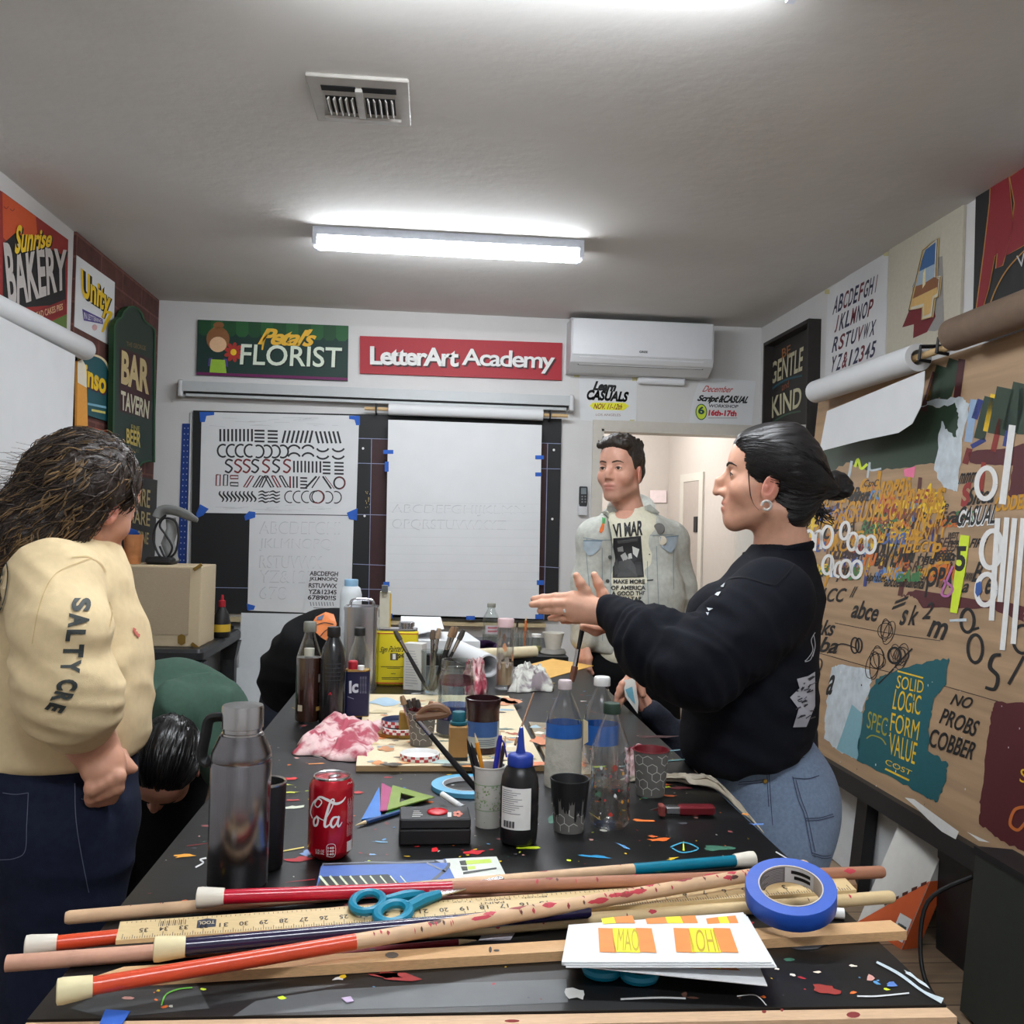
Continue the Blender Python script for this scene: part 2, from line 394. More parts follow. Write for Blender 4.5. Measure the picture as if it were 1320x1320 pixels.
f.disc(b,281,437,15,16,P((140,92,54)),.002); f.disc(b,282,419,7,4,P((140,92,54)),.002)
f.disc(b,281,444,11,10,P((232,190,150)),.0026); f.poly(b,[(272,463),(290,464),(292,481),(270,480)],P((150,190,60)),.0026)
f.poly(b,[(269,462),(274,461),(273,472),(268,472)],PUR,.0024); f.poly(b,[(288,462),(293,463),(294,473),(290,472)],PUR,.0024)
letter(t,b,'flower_and_figure_print')
# --- red academy sign
t,f = panel('academy_sign','long red sign with white letters between florist sign and air conditioner','sign',PB,[(464,433),(725,442),(724,490),(464,481)],.022,RED)
b = MB()
for dx,m,o in ((2.2,P((60,16,24)),.0022),(0,WHT,.0045)):
    f.text(b,'LetterArt',shift([(477,446),(592,449),(591,473),(477,470)],dx,dx),m,o,.03,0,.86)
    f.text(b,'Academy',shift([(596,449),(716,454),(714,482),(595,477)],dx,dx),m,o,.018,0,.88)
letter(t,b)
# --- air conditioner
m_ac = M('white glossy plastic',(226,228,232),.3,var=.01); m_ac2 = M('white matte plastic',(205,206,208),.45,var=.01)
q = [PB.pt(735,408,.2),PB.pt(921,421,.2)]; x0,x1 = PB.pt(736,440,.2).x,PB.pt(920,440,.2).x; zt,zb = PB.pt(828,413,.2).z,PB.pt(828,480,.2).z
t = thing('air_conditioner','white split air conditioner high on the back wall above the doorway','air conditioner',((x0+x1)/2,YB-.1,zb))
def acprof(x,k=1): return [Vector((x,YB-.003,zt)),Vector((x,YB-.19,zt)),Vector((x,YB-.205,zt-.02)),Vector((x,YB-.205,zb+.085)),Vector((x,YB-.19,zb+.05)),Vector((x,YB-.10,zb)),Vector((x,YB-.003,zb))]
b = MB(); b.rings([acprof(x0),acprof(x1)],m_ac2,True); b.build('housing',t,25)
b = MB(); b.rbox(((x0+x1)/2,YB-.207,(zt-.004+zb+.09)/2),(x1-x0-.02,.01,zt-zb-.1),m_ac,.004); b.build('front_panel',t)
b = MB(); a,c = Vector((0,YB-.2025,zb+.082)),Vector((0,YB-.168,zb+.04)); n_ = Vector((0,-(a.z-c.z),-(c.y-a.y))).normalized()
xa,xb = x0+.055,x1-.06
b.slab([Vector((xa,c.y,c.z))+n_*.004,Vector((xb,c.y,c.z))+n_*.004,Vector((xb,a.y,a.z))+n_*.004,Vector((xa,a.y,a.z))+n_*.004],.004,m_ac,n_); b.build('air_flap',t,0)
b = MB(); b.slab([Vector((xa-.006,c.y,c.z-.004))+n_*.0012,Vector((xb+.006,c.y,c.z-.004))+n_*.0012,Vector((xb+.006,a.y,a.z+.005))+n_*.0012,Vector((xa-.006,a.y,a.z+.005))+n_*.0012],.001,P((70,70,72)),n_); b.build('flap_gap',t,0)
fac = Pl((0,YB-.213,0),(0,-1,0)); b = MB(); fac.text(b,'GREE',[(824,452),(835,452.5),(835,455.3),(824,455)],P((60,60,66)),.0005,.04); letter(t,b,'logo')
b = MB(); xa,xb = PB.pt(823,485,.05).x,PB.pt(884,488,.05).x; z_ = PB.pt(853,490,.05).z
b.rbox(((xa+xb)/2,YB-.026,z_),(.052,.05,xb-xa),m_ac,.018,Matrix.Rotation(R(90),3,'Y'),5)
o = b.build('pipe_cover'); tag(o,'small white rounded cover just under the air conditioner','cover')
# --- posters over the doorway
def wall_paper(name,label,pl,q,th=.0025,m=None,cat='poster',group=None):
    return panel(name,label,cat,pl,q,th,m or m_paper,None,'sheet',group)
t,f = wall_paper('lettering_poster','white poster with black lettering and a yellow highlighted date left of the doorway top',PB,[(746,483),(821,486),(820,545),(748,542)])
b = MB()
for k in range(2):
    f.text(b,'Learn',shift([(766,491),(795,493),(793,505),(764,503)],k*.5,0),BLK,.001+k*.0003,.05,.25)
    f.text(b,'CASUALS',shift([(757,502),(811,505),(809,518),(756,515)],0,k*.5),BLK,.001,.045,.2)
f.poly(b,[(764,519),(804,519),(811,523),(804,529),(766,528),(760,523)],P((236,232,60)),.0008)
f.text(b,'NOV. 11-12th',[(766,520),(803,521),(801,528),(765,527)],P((120,50,24)),.0014,.02,.2)
f.text(b,'LOS ANGELES',[(768,533),(800,533.5),(800,536.5),(768,536)],P((150,120,110)),.001)
letter(t,b); mk = M('masking tape',(206,200,150),.7)
tapes(t,f,[(740,481,747,486),(815,485,821,491),(812,541,818,546)],mk)
t,f = wall_paper('workshop_poster','wrinkled white poster with red and black script right of the doorway top',PB,[(903,487),(974,491),(969,548),(888,545),(893,515)])
b = MB()
f.text(b,'December',[(908,497),(946,498),(944,506),(905,505)],P((190,60,60)),.001,.01,.3)
f.text(b,'Script',[(900,509),(928,510),(925,521),(898,519)],BLK,.001,.05,.35)
f.text(b,'&CASUAL',[(928,509),(966,511),(963,520),(926,519)],BLK,.001,.045,.3)
f.text(b,'WORKSHOP',[(914,521),(952,522),(951,526),(913,525)],P((40,40,60)),.001,.02)
f.disc(b,904,531,7.5,10.5,P((30,90,60)),.0008); f.disc(b,904,531,6.4,9.3,P((206,226,70)),.0012)
f.text(b,'6',[(900,524),(908,524),(908,534),(900,534)],P((20,70,80)),.0016,.04)
f.text(b,'16th-17th',[(914,528),(950,529),(949,537),(913,536)],P((196,44,60)),.001,.05)
f.rect(b,913,538.5,950,539.2,GRY,.001)
letter(t,b)
# --- projector screen housing
m_scr = M('screen housing',(186,190,192),.4,var=.02)
A,B = PB.pt(234,503,.05),PB.pt(736,518,.05); A.y = B.y = YB-.045; z_ = (A.z+B.z)/2
t = thing('projector_screen','long grey rolled projector screen case under the two shop signs','projector screen',((A.x+B.x)/2,YB-.045,z_-.05))
b = MB(); b.box(((A.x+B.x)/2,YB-.045,z_+.012),(B.x-A.x,.085,.06),m_scr); b.build('housing',t,0)
b = MB(); b.box(((A.x+B.x)/2,YB-.05,z_-.024),(B.x-A.x-.03,.03,.012),BLK); b.build('slot',t,0)
b = MB(); b.box(((A.x+B.x)/2,YB-.06,z_-.038),(B.x-A.x-.06,.014,.016),m_scr); b.build('bottom_bar',t,0)
for x in (A.x,B.x):
    b = MB(); b.rbox((x,YB-.045,z_),(.03,.088,.1),m_ac2,.01); b.build('end_cap',t)
# --- black painted board with chalk lines
m_board = M('black board paint',(28,29,31),.6,var=.08,vs=3); m_maroon = M('maroon board paint',(58,30,32),.6,var=.1)
t,f = panel('black_board','large black painted board fixed to the back wall behind the papers','board',PB,[(249,529),(724,540),(719,800),(245,790)],.02,m_board)
b = MB(); ln = P((150,156,190))
f.poly(b,[(479,566),(500,566.5),(496,796),(475,795)],m_maroon,.0006); f.poly(b,[(694,572),(706,572),(702,799),(690,799)],m_maroon,.0006)
for x0,y0,x1,y1 in ((460,565,500,566),(460,597,500,598),(455,663,500,664),(455,727,500,729),(455,759,500,760),(694,571,724,572),(690,604,723,604.5),(692,730,722,732),(250,757,322,758)):
    f.stroke(b,[(x0,y0),(x1,y1)],.8,ln,.0014)
f.stroke(b,[(479,566),(475,795)],.7,ln,.0014); f.stroke(b,[(706,572),(701,799)],.9,ln,.0014)
for x,y in ((468,578),(470,665),(714,580),(712,669)): f.disc(b,x,y,1.5,1.6,WHT,.002)
for k in range(16): f.disc(b,474+rnd.uniform(-3,4),632+rnd.uniform(0,26),.5,rnd.uniform(.5,1.6),P((170,150,100)),.0016,6)
letter(t,b,'chalk_lines')
t2 = MB(); t2.box(((PB.pt(243,0).x+PB.pt(719,0).x)/2,YB-.045,PB.pt(400,799).z),(2.3,.09,.022),M('pale wood',(196,178,140),.6,var=.1,wave=(2,20,20)))
tag(t2.build('wood_ledge',None,0),'pale wooden ledge along the bottom of the black board','ledge')
# --- striped lettering exercise poster
t,f = wall_paper('exercise_poster','white poster of black and red brush stroke exercises taped to the black board',on(PB,.0235),[(260,531),(463,536),(459,664),(257,661)])
b = MB(); K = P((44,44,48)); DR = P((120,44,48))
def bars(x0,y0,n,dx,h,lean,wd,m): 
    for k in range(n): f.stroke(b,[(x0+k*dx+lean,y0),(x0+k*dx,y0+h)],wd,m,.001)
def hb(x0,y0,wd,n,dy,th,m):
    for k in range(n): f.stroke(b,[(x0,y0+k*dy),(x0+wd,y0+k*dy+.3)],th,m,.001)
bars(284,553,9,5.1,16,0,2.6,K); hb(328,555,13,4,4.6,2.4,K); hb(345,555.5,13,4,4.6,2.4,K); bars(364,555,7,5.8,16,4,2.6,K); bars(411,556,6,5.6,15.5,-4,2.6,K)
for k in range(4): f.ring(b,287.5+k*11.5,581,7,8,2.3,K,.001,60,300,0,12)
for k in range(4): f.ring(b,333+k*10.5,582,7,8,2.3,K,.001,-120,120,0,12)
for k in range(2):
    for j in range(2):
        f.ring(b,379+k*18,581+j*10,8,7,2.3,K,.001,200,340,0,10); f.ring(b,416+k*20,576+j*9.5,8,6,2.3,K,.001,20,160,0,10)
for k,x in enumerate((295,307,318,329,343,356,370)):
    m = DR if k in (1,2,4,6) else K
    f.stroke(b,[(x+5,594),(x-1,592.5),(x-4,597),(x+1,600.5),(x+4,604),(x,609),(x-5,607)],2.3,m if k != 3 else K,.001)
bars(379,594,4,4.8,15,0,2.3,K); bars(398,594.5,4,5,15,0,2.3,K); hb(416,596,10,4,4.7,2.3,K); hb(431,596.5,12,4,4.7,2.3,K)
def outl(pts,m): f.stroke(b,pts+[pts[0]],1.7,m,.001,False)
outl([(279,612),(284,612),(283.5,626),(278.5,626)],DR); outl([(288.5,612),(293.5,612),(293,626),(288,626)],K); outl([(297,613),(307,613.2),(307,617),(297,617)],DR); outl([(297,622),(307,622.3),(307,626.5),(297,626)],K)
for k,(x,l) in enumerate(((314,9),(326,9),(334,7),(341,-8),(350,-8),(360,-8))): outl([(x+max(l,0),613.5),(x+4+max(l,0),613.7),(x+4-min(l,0),628),(x-min(l,0),628)],DR if k in (0,4) else K)
bars(374,614,3,4.4,15,0,2.1,K); f.stroke(b,[(374,614),(374.5,629)],1.5,DR,.0013); hb(387,616,9,4,4.3,2,K); f.stroke(b,[(394,629),(408,614)],2.4,K,.001); f.stroke(b,[(402,629),(412,614)],1.5,K,.001); f.stroke(b,[(416,614),(427,630)],2.2,K,.001); f.stroke(b,[(419,614),(431,630)],1,DR,.001)
f.ring(b,437.5,622.5,7,7.5,2.2,K,.001); f.ring(b,437.5,622.5,7,7.5,1,DR,.0013,-120,90)
for k in range(9): f.stroke(b,[(284+k*5.2,633),(283+k*5.2,637),(288+k*5.2,643),(286+k*5.2,647)],[1,2.4,2.4,1],K,.001)
for k in range(2):
    for j in range(4): f.stroke(b,[(333+k*14,634.5+j*4.2),(338+k*14,633+j*4.2),(342+k*14,635+j*4.2),(347+k*14,633.5+j*4.2)],[1,2,2,1],K,.001)
for k in range(4): f.ring(b,374+k*10.8,640.5,7,7.5,1.4,K,.001,70,290,0,12)
f.ring(b,409,640.5,8,8,1.5,DR,.0014,-90,120); f.ring(b,410,640.5,8,8,1.5,K,.001)
for k in range(2): f.ring(b,422+k*11,641,7,7.5,1.4,K,.001,-110,110,0,12)
for k in range(36): x = rnd.uniform(266,430); y = rnd.choice([rnd.uniform(537,549),rnd.uniform(651,658)]); f.stroke(b,[(x,y),(x+rnd.uniform(6,26),y+rnd.uniform(-2,2))],.45,m_pencil,.0009)
letter(t,b)
tapes(t,f,[[(257,531),(276,531),(276,535),(266,536),(264,544),(258,544)],[(450,536),(464,536),(464,548),(459,548),(457,541),(450,540)],[(258,650),(269,656),(262,664),(254,668),(253,662)],[(321,659),(329,660),(329,667),(316,671),(315,665)],[(447,661),(461,655),(460,671),(450,669)]])
# --- pencil alphabet sheet under it
t,f = wall_paper('alphabet_sheet','tall white sheet of faint pencil alphabets hanging under the stroke exercises',on(PB,.0226),[(322,663),(456,665),(452,792),(319,787)],.002)
b = MB()
for s_,y in (('ABCDEFGHI',672),('JKLMNOPQ',694),('RSTUVWX',716),('YZ&123',735),('678',756)):
    f.text(b,s_,[(335,y),(335+len(s_)*11.5,y+1),(334+len(s_)*11.5,y+17),(334,y+16)],m_pencil,.0008)
    f.text(b,s_,[(336,y+1),(335+len(s_)*11.5,y+2),(334+len(s_)*11.5,y+16),(335,y+15)],m_paper,.001)
letter(t,b,'pencil_lettering'); tapes(t,f,[[(318,778),(329,781),(327,786),(319,787)]])
# --- small printed alphabet leaning in front
PT = Pl((0,YB-.03,0),(0,-1,0))
t,f = wall_paper('alphabet_card','small white printed alphabet card leaning on the ledge above the silver tin',PT,[(399,733),(443,734),(436,792),(391,790)],.003,None,'card')
b = MB()
for s_,y in (('ABCDEFGH',736),('JKLMNOPQ',743.5),('RSTUVWX',751.5),('YZ&12345',759.5),('67890!!S',767)): f.text(b,s_,[(399.5-(y-736)*.08,y),(436-(y-736)*.08,y+1),(435.5-(y-736)*.08,y+7),(399-(y-736)*.08,y+6)],P((52,44,48)),.001,.025)
for k in range(9): f.stroke(b,[(400+k*3.6,776),(401+k*3.6,781)],1.1,GRY,.001)
f.rect(b,404,783,424,784,GRY,.001,.05)
letter(t,b)
# --- hanging roll of white paper with dowel
t = thing('paper_roll','blank white paper hung from a dowel in front of the black board','paper roll',(PB.pt(598,800).x,YB-.08,PB.pt(598,796).z))
YR = YB-.075; a,c = at(470,526,YR),at(732,535,YR); zz = (a.z+c.z)/2-.004
wd_m = M('dowel wood',(208,176,128),.55,var=.1,wave=(2,30,30))
b = MB(); b.tube([(a.x,YR,zz),(c.x,YR,zz)],.011,wd_m); b.build('dowel',t)
for x in (485,709):
    p = at(x,529,YR); b = MB(); b.tube([(p.x,YB-.022,zz+.03),(p.x,YR-.02,zz+.025),(p.x,YR-.02,zz-.02),(p.x,YR+.02,zz-.025),(p.x,YB-.022,zz-.03)],.006,BLK,6); b.build('hook',t)
xa,xb = at(500,560,YR).x,at(699,560,YR).x
b = MB(); b.lathe([(.012,0),(.036,0),(.036,xb-xa),(.012,xb-xa)],m_paper,(xa,YR,zz),24,Matrix.Rotation(R(90),3,'Y')); b.build('rolled_paper',t)
b = MB(); fr = Pl((0,YR-.034,0),(0,-1,0)); yq = [(500.5,541),(698.5,548),(694,798),(496,792)]
pts = [fr.pt(*p) for p in yq]; zb_ = min(p.z for p in pts)
rings = []; b.slab([pts[3],pts[2],pts[1],pts[0]],.0012,m_paper,fr.n); b.build('hanging_sheet',t,0)
b = MB(); ff = fr
for s_,y,n in (('ABCDEFGHIJKLMN',650,14),('OPQRSTUVWXYZ',669,12)):
    ff.text(b,s_,[(506,y),(506+n*12.2,y+2),(505+n*12.2,y+16),(505,y+14)],m_pencil,.0006); ff.text(b,s_,[(507,y+1),(506+n*12.2,y+3),(505+n*12.2,y+15),(506,y+13)],m_paper,.0009)
for k in range(11): ff.stroke(b,[(500,648+k*11),(694,650+k*11)],.35,m_grey2,.0005)
letter(t,b,'pencil_lettering')
tapes(t,fr,[(494,580,507,585),(496,595,501,608),(690,587,701,592),(690,609,698,614),(692,748,701,754),(690,792,700,798),(494,750,502,756),(498,791,506,797),(601,794,612,799)])
# --- blue ruler and its white strip
m_blue = M('blue anodised metal',(38,66,140),.4,.3,var=.05)
t,f = panel('metal_ruler','tall blue ruler with a row of holes beside the black board','ruler',PB,[(235,546),(245,546),(240,730),(229,730)],.006,m_blue)
b = MB()
for k in range(24):
    for dx in (3,7.5): f.disc(b,235+dx-k*.24,552+k*7.4,.8,.9,P((160,176,210)),.001,8)
letter(t,b,'hole')
t,f = panel('edge_strip','narrow white strip between the blue ruler and the black board','strip',PB,[(245.5,531),(247.5,531),(243,730),(240.5,730)],.012,m_ac2)
# --- air conditioner remote
f = on(PB,.028); p = f.pt(752,640)
t = thing('remote_control','dark remote control in a white holder on the wall beside the doorway','remote',(p.x,YB-.015,p.z-.08))
b = MB(); z0,z1 = f.pt(752,653).z,f.pt(752,627).z; b.rbox((p.x,YB-.02,(z0+z1)/2),(.052,.02,z1-z0),P((48,50,54)),.008); hs_ = b.build('handset',t)
b = MB(); f.rect(b,749,629,756,637,P((120,128,132)),.003); b.build('screen',hs_,0)
for k in range(3):
    b = MB()
    for j in range(2): f.disc(b,750.5+j*4,640+k*3.5,1.2,1,GRY,.003,8)
    b.build('button',hs_,0)
b = MB(); b.rbox((p.x,YB-.014,z0-.02),(.06,.026,.07),m_ac2,.006); b.build('holder',t)
# --- left wall signs
t,f = panel('bakery_sign','orange and red bakery sign at the left edge of the photo','sign',PLW,[(3,247),(88,309),(86,431),(0,400),(-8,392),(-6,242)],.012,P((150,40,36)))
b = MB()
f.poly(b,[(3,248),(46,279),(48,300),(38,318),(20,322),(4,306)],P((206,84,40)),.0008)
f.poly(b,[(4,314),(20,300),(84,330),(85,392),(10,398),(4,380)],BLK,.001)
f.text(b,'BAKERY',[(4,312),(86,322),(86,372),(12,398)],P((196,190,186)),.003,.03); 
f.text(b,'BAKERY',shift([(4,312),(86,322),(86,372),(12,398)],2,2),BLK,.0022,.05)
f.text(b,'Sunrise',[(20,289),(68,297),(66,318),(19,328)],YEL,.0045,.03,.2); f.text(b,'Sunrise',shift([(20,289),(68,297),(66,318),(19,328)],1.4,1.4),BLK,.0038,.05,.2)
f.poly(b,[(38,404),(84,386),(86,404),(52,418)],P((130,30,36)),.0012); f.text(b,'BREAD CAKES PIES',[(41,404),(81,391),(81,399),(43,413)],P((226,180,140)),.003,.02)
f.poly(b,[(56,419),(86,405),(86,431)],P((90,120,50)),.0012)
for x,y in ((8,268),(16,271)): f.stroke(b,[(x-3,y-2),(x,y+1),(x+3,y-2)],.8,P((110,40,30)),.0014)
letter(t,b)
t,f = wall_paper('unity_poster','white poster with yellow script lettering on the brick wall',on(PLW,.012),[(99,329),(148,364),(146.5,448),(96,421)])
b = MB()
f.text(b,'Unity',shift([(104,345),(144,376),(140,414),(106,393)],1.6,1.6),BLK,.001,.09,.05); f.text(b,'Unity',[(104,345),(144,376),(140,414),(106,393)],YEL,.002,.03,.05)
f.poly(b,[(106,398),(132,411),(133,418),(108,413)],PUR,.0014); f.text(b,'IN LETTERING',[(108,402),(131,412),(131,416),(109,411)],WHT,.002)
f.stroke(b,[(134,402),(143,404),(138,414),(132,428)],[3,4,5,2],YEL,.002); f.disc(b,122,422,3.4,4,P((214,170,170)),.001)
letter(t,b)
# carved green tavern sign
qv = [(148,420),(151,413),(157,409),(160,402),(166,396),(172,395),(178,398),(183,404),(186,413),(192,418),(200,425),(199,596),(192,594),(184,596),(176,605),(171,606),(165,603),(158,592),(152,584),(146,582)]
t,f = panel('tavern_sign','tall carved green tavern sign in the corner of the brick wall','sign',on(PLW,.0275),qv,.03,P((34,52,44)),P((36,74,44)))
b = MB(); f.stroke(b,qv+[qv[0]],2.2,P((36,84,50)),.004,False); b.build('raised_edge',t,0)
b = MB(); TAN = P((196,176,128))
f.text(b,'THE GEORGE',[(163,440),(188,446),(188,452),(163,446)],P((120,100,70)),.003,.02)
f.poly(b,[(155,447),(195,463),(194,541),(154,530)],P((60,28,34)),.0012)
f.text(b,'BAR',[(157,451),(193,466),(192,509),(156,494)],TAN,.003,.04); f.text(b,'TAVERN',[(156,503),(193,517),(191,540),(156,528)],P((200,196,170)),.003,.03)
f.text(b,'FINE',[(169,547),(180,550),(180,556),(169,554)],P((150,140,80)),.003,.02); f.text(b,'BEER',[(163,552),(182,557),(181,577),(163,571)],P((190,170,90)),.003,.03); f.text(b,'& ALES',[(166,577),(179,580),(179,584),(166,581)],P((110,110,70)),.003)
letter(t,b)
# arched teal soap sign, beer glass, orange sign, dark sign
t,f = panel('arched_sign','teal sign with yellow lettering and a cream border left of the tavern sign','sign',on(PLW,.012),[(100,462),(112,457),(126,458),(136,467),(144,484),(144,545),(112,535),(100,530)],.01,P((32,84,92)))
b = MB(); f.stroke(b,[(118,457),(130,461),(138,470),(143.5,488)],2.6,CRM,.0015)
f.text(b,'Rinso',[(100,462),(138,482),(136,509),(99,493)],YEL,.003,.035); f.text(b,'Rinso',shift([(100,462),(138,482),(136,509),(99,493)],1,2.4),P((90,40,60)),.002,.045)
f.rect(b,113,519,137,522,P((120,170,190)),.002,.2); f.rect(b,118,527,136,530,P((206,196,110)),.002,.2)
letter(t,b)
t,f = panel('beer_glass_cutout','flat orange beer glass with white foam cut from board on the brick wall','sign',on(PLW,.024),[(100,466),(106,463),(111,472),(112,500),(114,577),(99,577)],.012,P((222,154,62)))
b = MB(); f.poly(b,[(100,466),(106,463),(111,472),(112,500),(100,493)],P((228,220,200)),.0015); letter(t,b,'foam')
t,f = panel('orange_sign','orange sign just under the arched teal sign','sign',on(PLW,.012),[(112,549),(142,557),(141,600),(110,596)],.008,P((214,74,44)))
b = MB(); f.text(b,'YS',[(114,565),(127,568),(127,581),(114,578)],WHT,.003,.04); f.ring(b,133,575,5,6,2,P((190,50,40)),.002); letter(t,b)
t,f = panel('dark_sign','dark charcoal sign with gold lettering behind the wooden case','sign',on(PLW,.03),[(163,611),(203,619),(199,732),(160,732)],.012,P((48,46,44)))
b = MB(); GLD = P((176,158,110))
for s_,q in (('ARE',[(176,628),(194,632),(193,655),(175,651)]),('SHARE',[(160,654),(194,661),(193,679),(160,672)]),('PINE',[(178,684),(192,687),(191,702),(178,699)])): f.text(b,s_,q,GLD,.003,.01)
letter(t,b)
# left hanging paper roll
pr = Pl((XL+.06,0,0),(1,0,0)); A,B = pr.pt(-40,379),pr.pt(112,452); zz = (A.z+B.z)/2
t = thing('wall_paper_roll','white paper roll hung near the ceiling with a long sheet at the left edge','paper roll',(XL+.06,(A.y+B.y)/2,1.0))
dv = (B-A); b = MB(); b.lathe([(.012,0),(.044,0),(.048,.006),(.048,dv.length-.02),(.036,dv.length)],m_paper,A,26,frame(dv)); b.build('rolled_paper',t)
ps = Pl((XL+.112,0,0),(1,0,0)); b = MB(); s1 = ps.pt(100.5,458); s0 = ps.pt(-40,385)
b.slab([Vector((XL+.1,s0.y,.9)),Vector((XL+.1,s1.y,.9)),Vector((XL+.1,s1.y,s1.z)),Vector((XL+.1,s0.y,s0.z))],.0015,m_paper,Vector((1,0,0))); b.build('hanging_sheet',t,0)
b = MB(); fs = Pl((XL+.1,0,0),(1,0,0))
for k in range(7): fs.stroke(b,[(-5,583+k*9),(98,590+k*7)],.4,m_pencil,.001)
letter(t,b,'pencil_lines'); tapes(t,fs,[[(97,553),(102,554),(102,566),(97,565)]])
# --- right wall signs
m_dwood = M('dark stained frame',(40,36,34),.5,var=.1)
t,f = panel('framed_sign','deep framed black sign with cream lettering high on the right wall','sign',PRW,[(987,444),(1044,411),(1044,545),(985,575)],.012,P((44,42,40)))
for n_,(a,c) in enumerate((((987,444),(1050,408)),((987,566),(1050,546)))): pass
qf = [(987,444),(1044,411),(1044,552),(984,575)]; fp = [on(PRW,.06).pt(x,y) for x,y in qf]
ya,yc = fp[0].y,fp[1].y; zt,zb = max(fp[0].z,fp[1].z),min(fp[2].z,fp[3].z)
for c,d in (((XR-.035,ya,(zt+zb)/2),(.07,.02,zt-zb)),((XR-.035,yc,(zt+zb)/2),(.07,.02,zt-zb)),((XR-.035,(ya+yc)/2,zt-.01),(.07,abs(ya-yc),.02)),((XR-.035,(ya+yc)/2,zb+.01),(.07,abs(ya-yc),.02))):
    b = MB(); b.box(c,d,m_dwood); b.build('frame_rail',t,0)
b = MB()
f.text(b,'BE',[(1008,450),(1019,444),(1019,456),(1008,462)],P((150,100,60)),.003,.01)
f.text(b,'GENTLE',[(994,468),(1036,446),(1034,478),(993,496)],P((186,180,150)),.003,.02); f.stroke(b,[(994,502),(1012,490),(1034,484)],2.6,P((40,80,92)),.002)
f.text(b,'and',[(1008,494),(1017,490),(1017,499),(1008,504)],P((140,80,50)),.003)
f.text(b,'KIND',[(994,512),(1034,498),(1032,524),(995,539)],P((196,192,160)),.003,.02); f.stroke(b,[(996,544),(1014,534),(1032,530)],2,P((60,90,70)),.002)
letter(t,b)
t,f = wall_paper('alphabet_poster','white poster of a red and blue slanted alphabet on the right wall',PRW,[(1067,374),(1145,319),(1141,462),(1063,494)])
b = MB(); AL = [P((70,66,84)),P((120,56,66)),P((52,56,84))]
for i,(s_,(xa,ya,xb,yb,h)) in enumerate((('ABCDEFGHI',(1074,383,1133,352,23)),('JKLMNOPQ',(1075,408,1133,380,22)),('RSTUVWX',(1073,435,1129,411,20)),('YZ&12345',(1071,460,1129,438,21)))):
    n = len(s_)
    for k,ch in enumerate(s_):
        u0,u1 = k/n,(k+.86)/n; u0,u1 = (u0+.32/n,u1-.34/n) if ch == 'I' else (u0+.2/n,u1-.2/n) if ch in '1J' else (u0,u1); xs = lambda u: xa+(xb-xa)*u; ys = lambda u: ya+(yb-ya)*u
        f.text(b,ch,[(xs(u0)+2,ys(u0)),(xs(u1)+2,ys(u1)),(xs(u1)-1,ys(u1)+h),(xs(u0)-1,ys(u0)+h)],AL[(k*2+i) % 3],.001,.02,.1)
letter(t,b); tapes(t,f,[(1063,373,1069,379),(1139,320,1145,330)],mk)
t,f = panel('numeral_panel','cream panel painted with a chrome numeral four on the right wall','sign',PRW,[(1146,315),(1243,253),(1236,448),(1142,470)],.012,P((196,190,172)))
b = MB(); four = [(1190,322),(1209,307),(1207,358),(1213,356),(1210,382),(1205,384),(1202,408),(1188,412),(1189,396),(1172,400)]
f.poly(b,shift([(1204,330),(1212,328),(1214,420),(1202,425),(1190,424),(1200,400)],3,2),P((150,148,144)),.0008)
f.poly(b,[(1190,322),(1172,400),(1163,422),(1178,418),(1177,436),(1195,428),(1206,408),(1189,330)],P((112,28,38)),.001)
f.poly(b,four,P((214,208,190)),.002)
f.poly(b,[(1193,322),(1206,312),(1204,357),(1190,366),(1176,370)],P((60,100,150)),.003); f.poly(b,[(1181,352),(1205,340),(1204,357),(1190,366),(1177,370)],P((160,180,196)),.0034)
f.poly(b,[(1177,368),(1204,357),(1210,360),(1208,378),(1202,382),(1199,404),(1191,407),(1191,391),(1174,396)],P((140,92,60)),.003); f.poly(b,[(1175,386),(1208,370),(1208,378),(1202,382),(1199,404),(1191,407),(1191,391),(1174,396)],P((214,176,110)),.0036)
f.poly(b,[(1190,352),(1193,345),(1193,366),(1189,372)],P((230,216,170)),.004)
f.stroke(b,four+[four[0]],2.6,P((206,178,120)),.0042,False); f.stroke(b,shift(four+[four[0]],-.8,1),.9,P((60,44,44)),.0046,False); f.stroke(b,[(1207,309),(1205,357),(1212,356)],.9,WHT,.0048,False)
letter(t,b,'painted_numeral')
t,f = panel('black_red_sign','black sign with huge red gold edged letters at the right edge','sign',PRW,[(1258,243),(1360,178),(1360,395),(1254,414)],.014,P((24,24,26)))
b = MB(); RD = P((134,28,38)); GO = P((176,128,62))
A1 = [(1277,240),(1300,228),(1306,292),(1304,300),(1292,342),(1284,346),(1286,326),(1282,330),(1274,372),(1262,412),(1257,412),(1268,330),(1276,262)]
A2 = [(1302,228),(1345,198),(1345,300),(1316,318),(1296,330),(1304,300),(1308,262)]
for A_ in (A1,A2):
    f.stroke(b,A_+[A_[0]],2.4,GO,.002,False); f.poly(b,A_,RD,.003)
f.stroke(b,[(1271,408),(1284,372),(1304,340),(1345,300)],1.6,GO,.0022); f.text(b,'W',[(1310,330),(1330,322),(1330,338),(1312,346)],P((190,190,190)),.003)
letter(t,b)
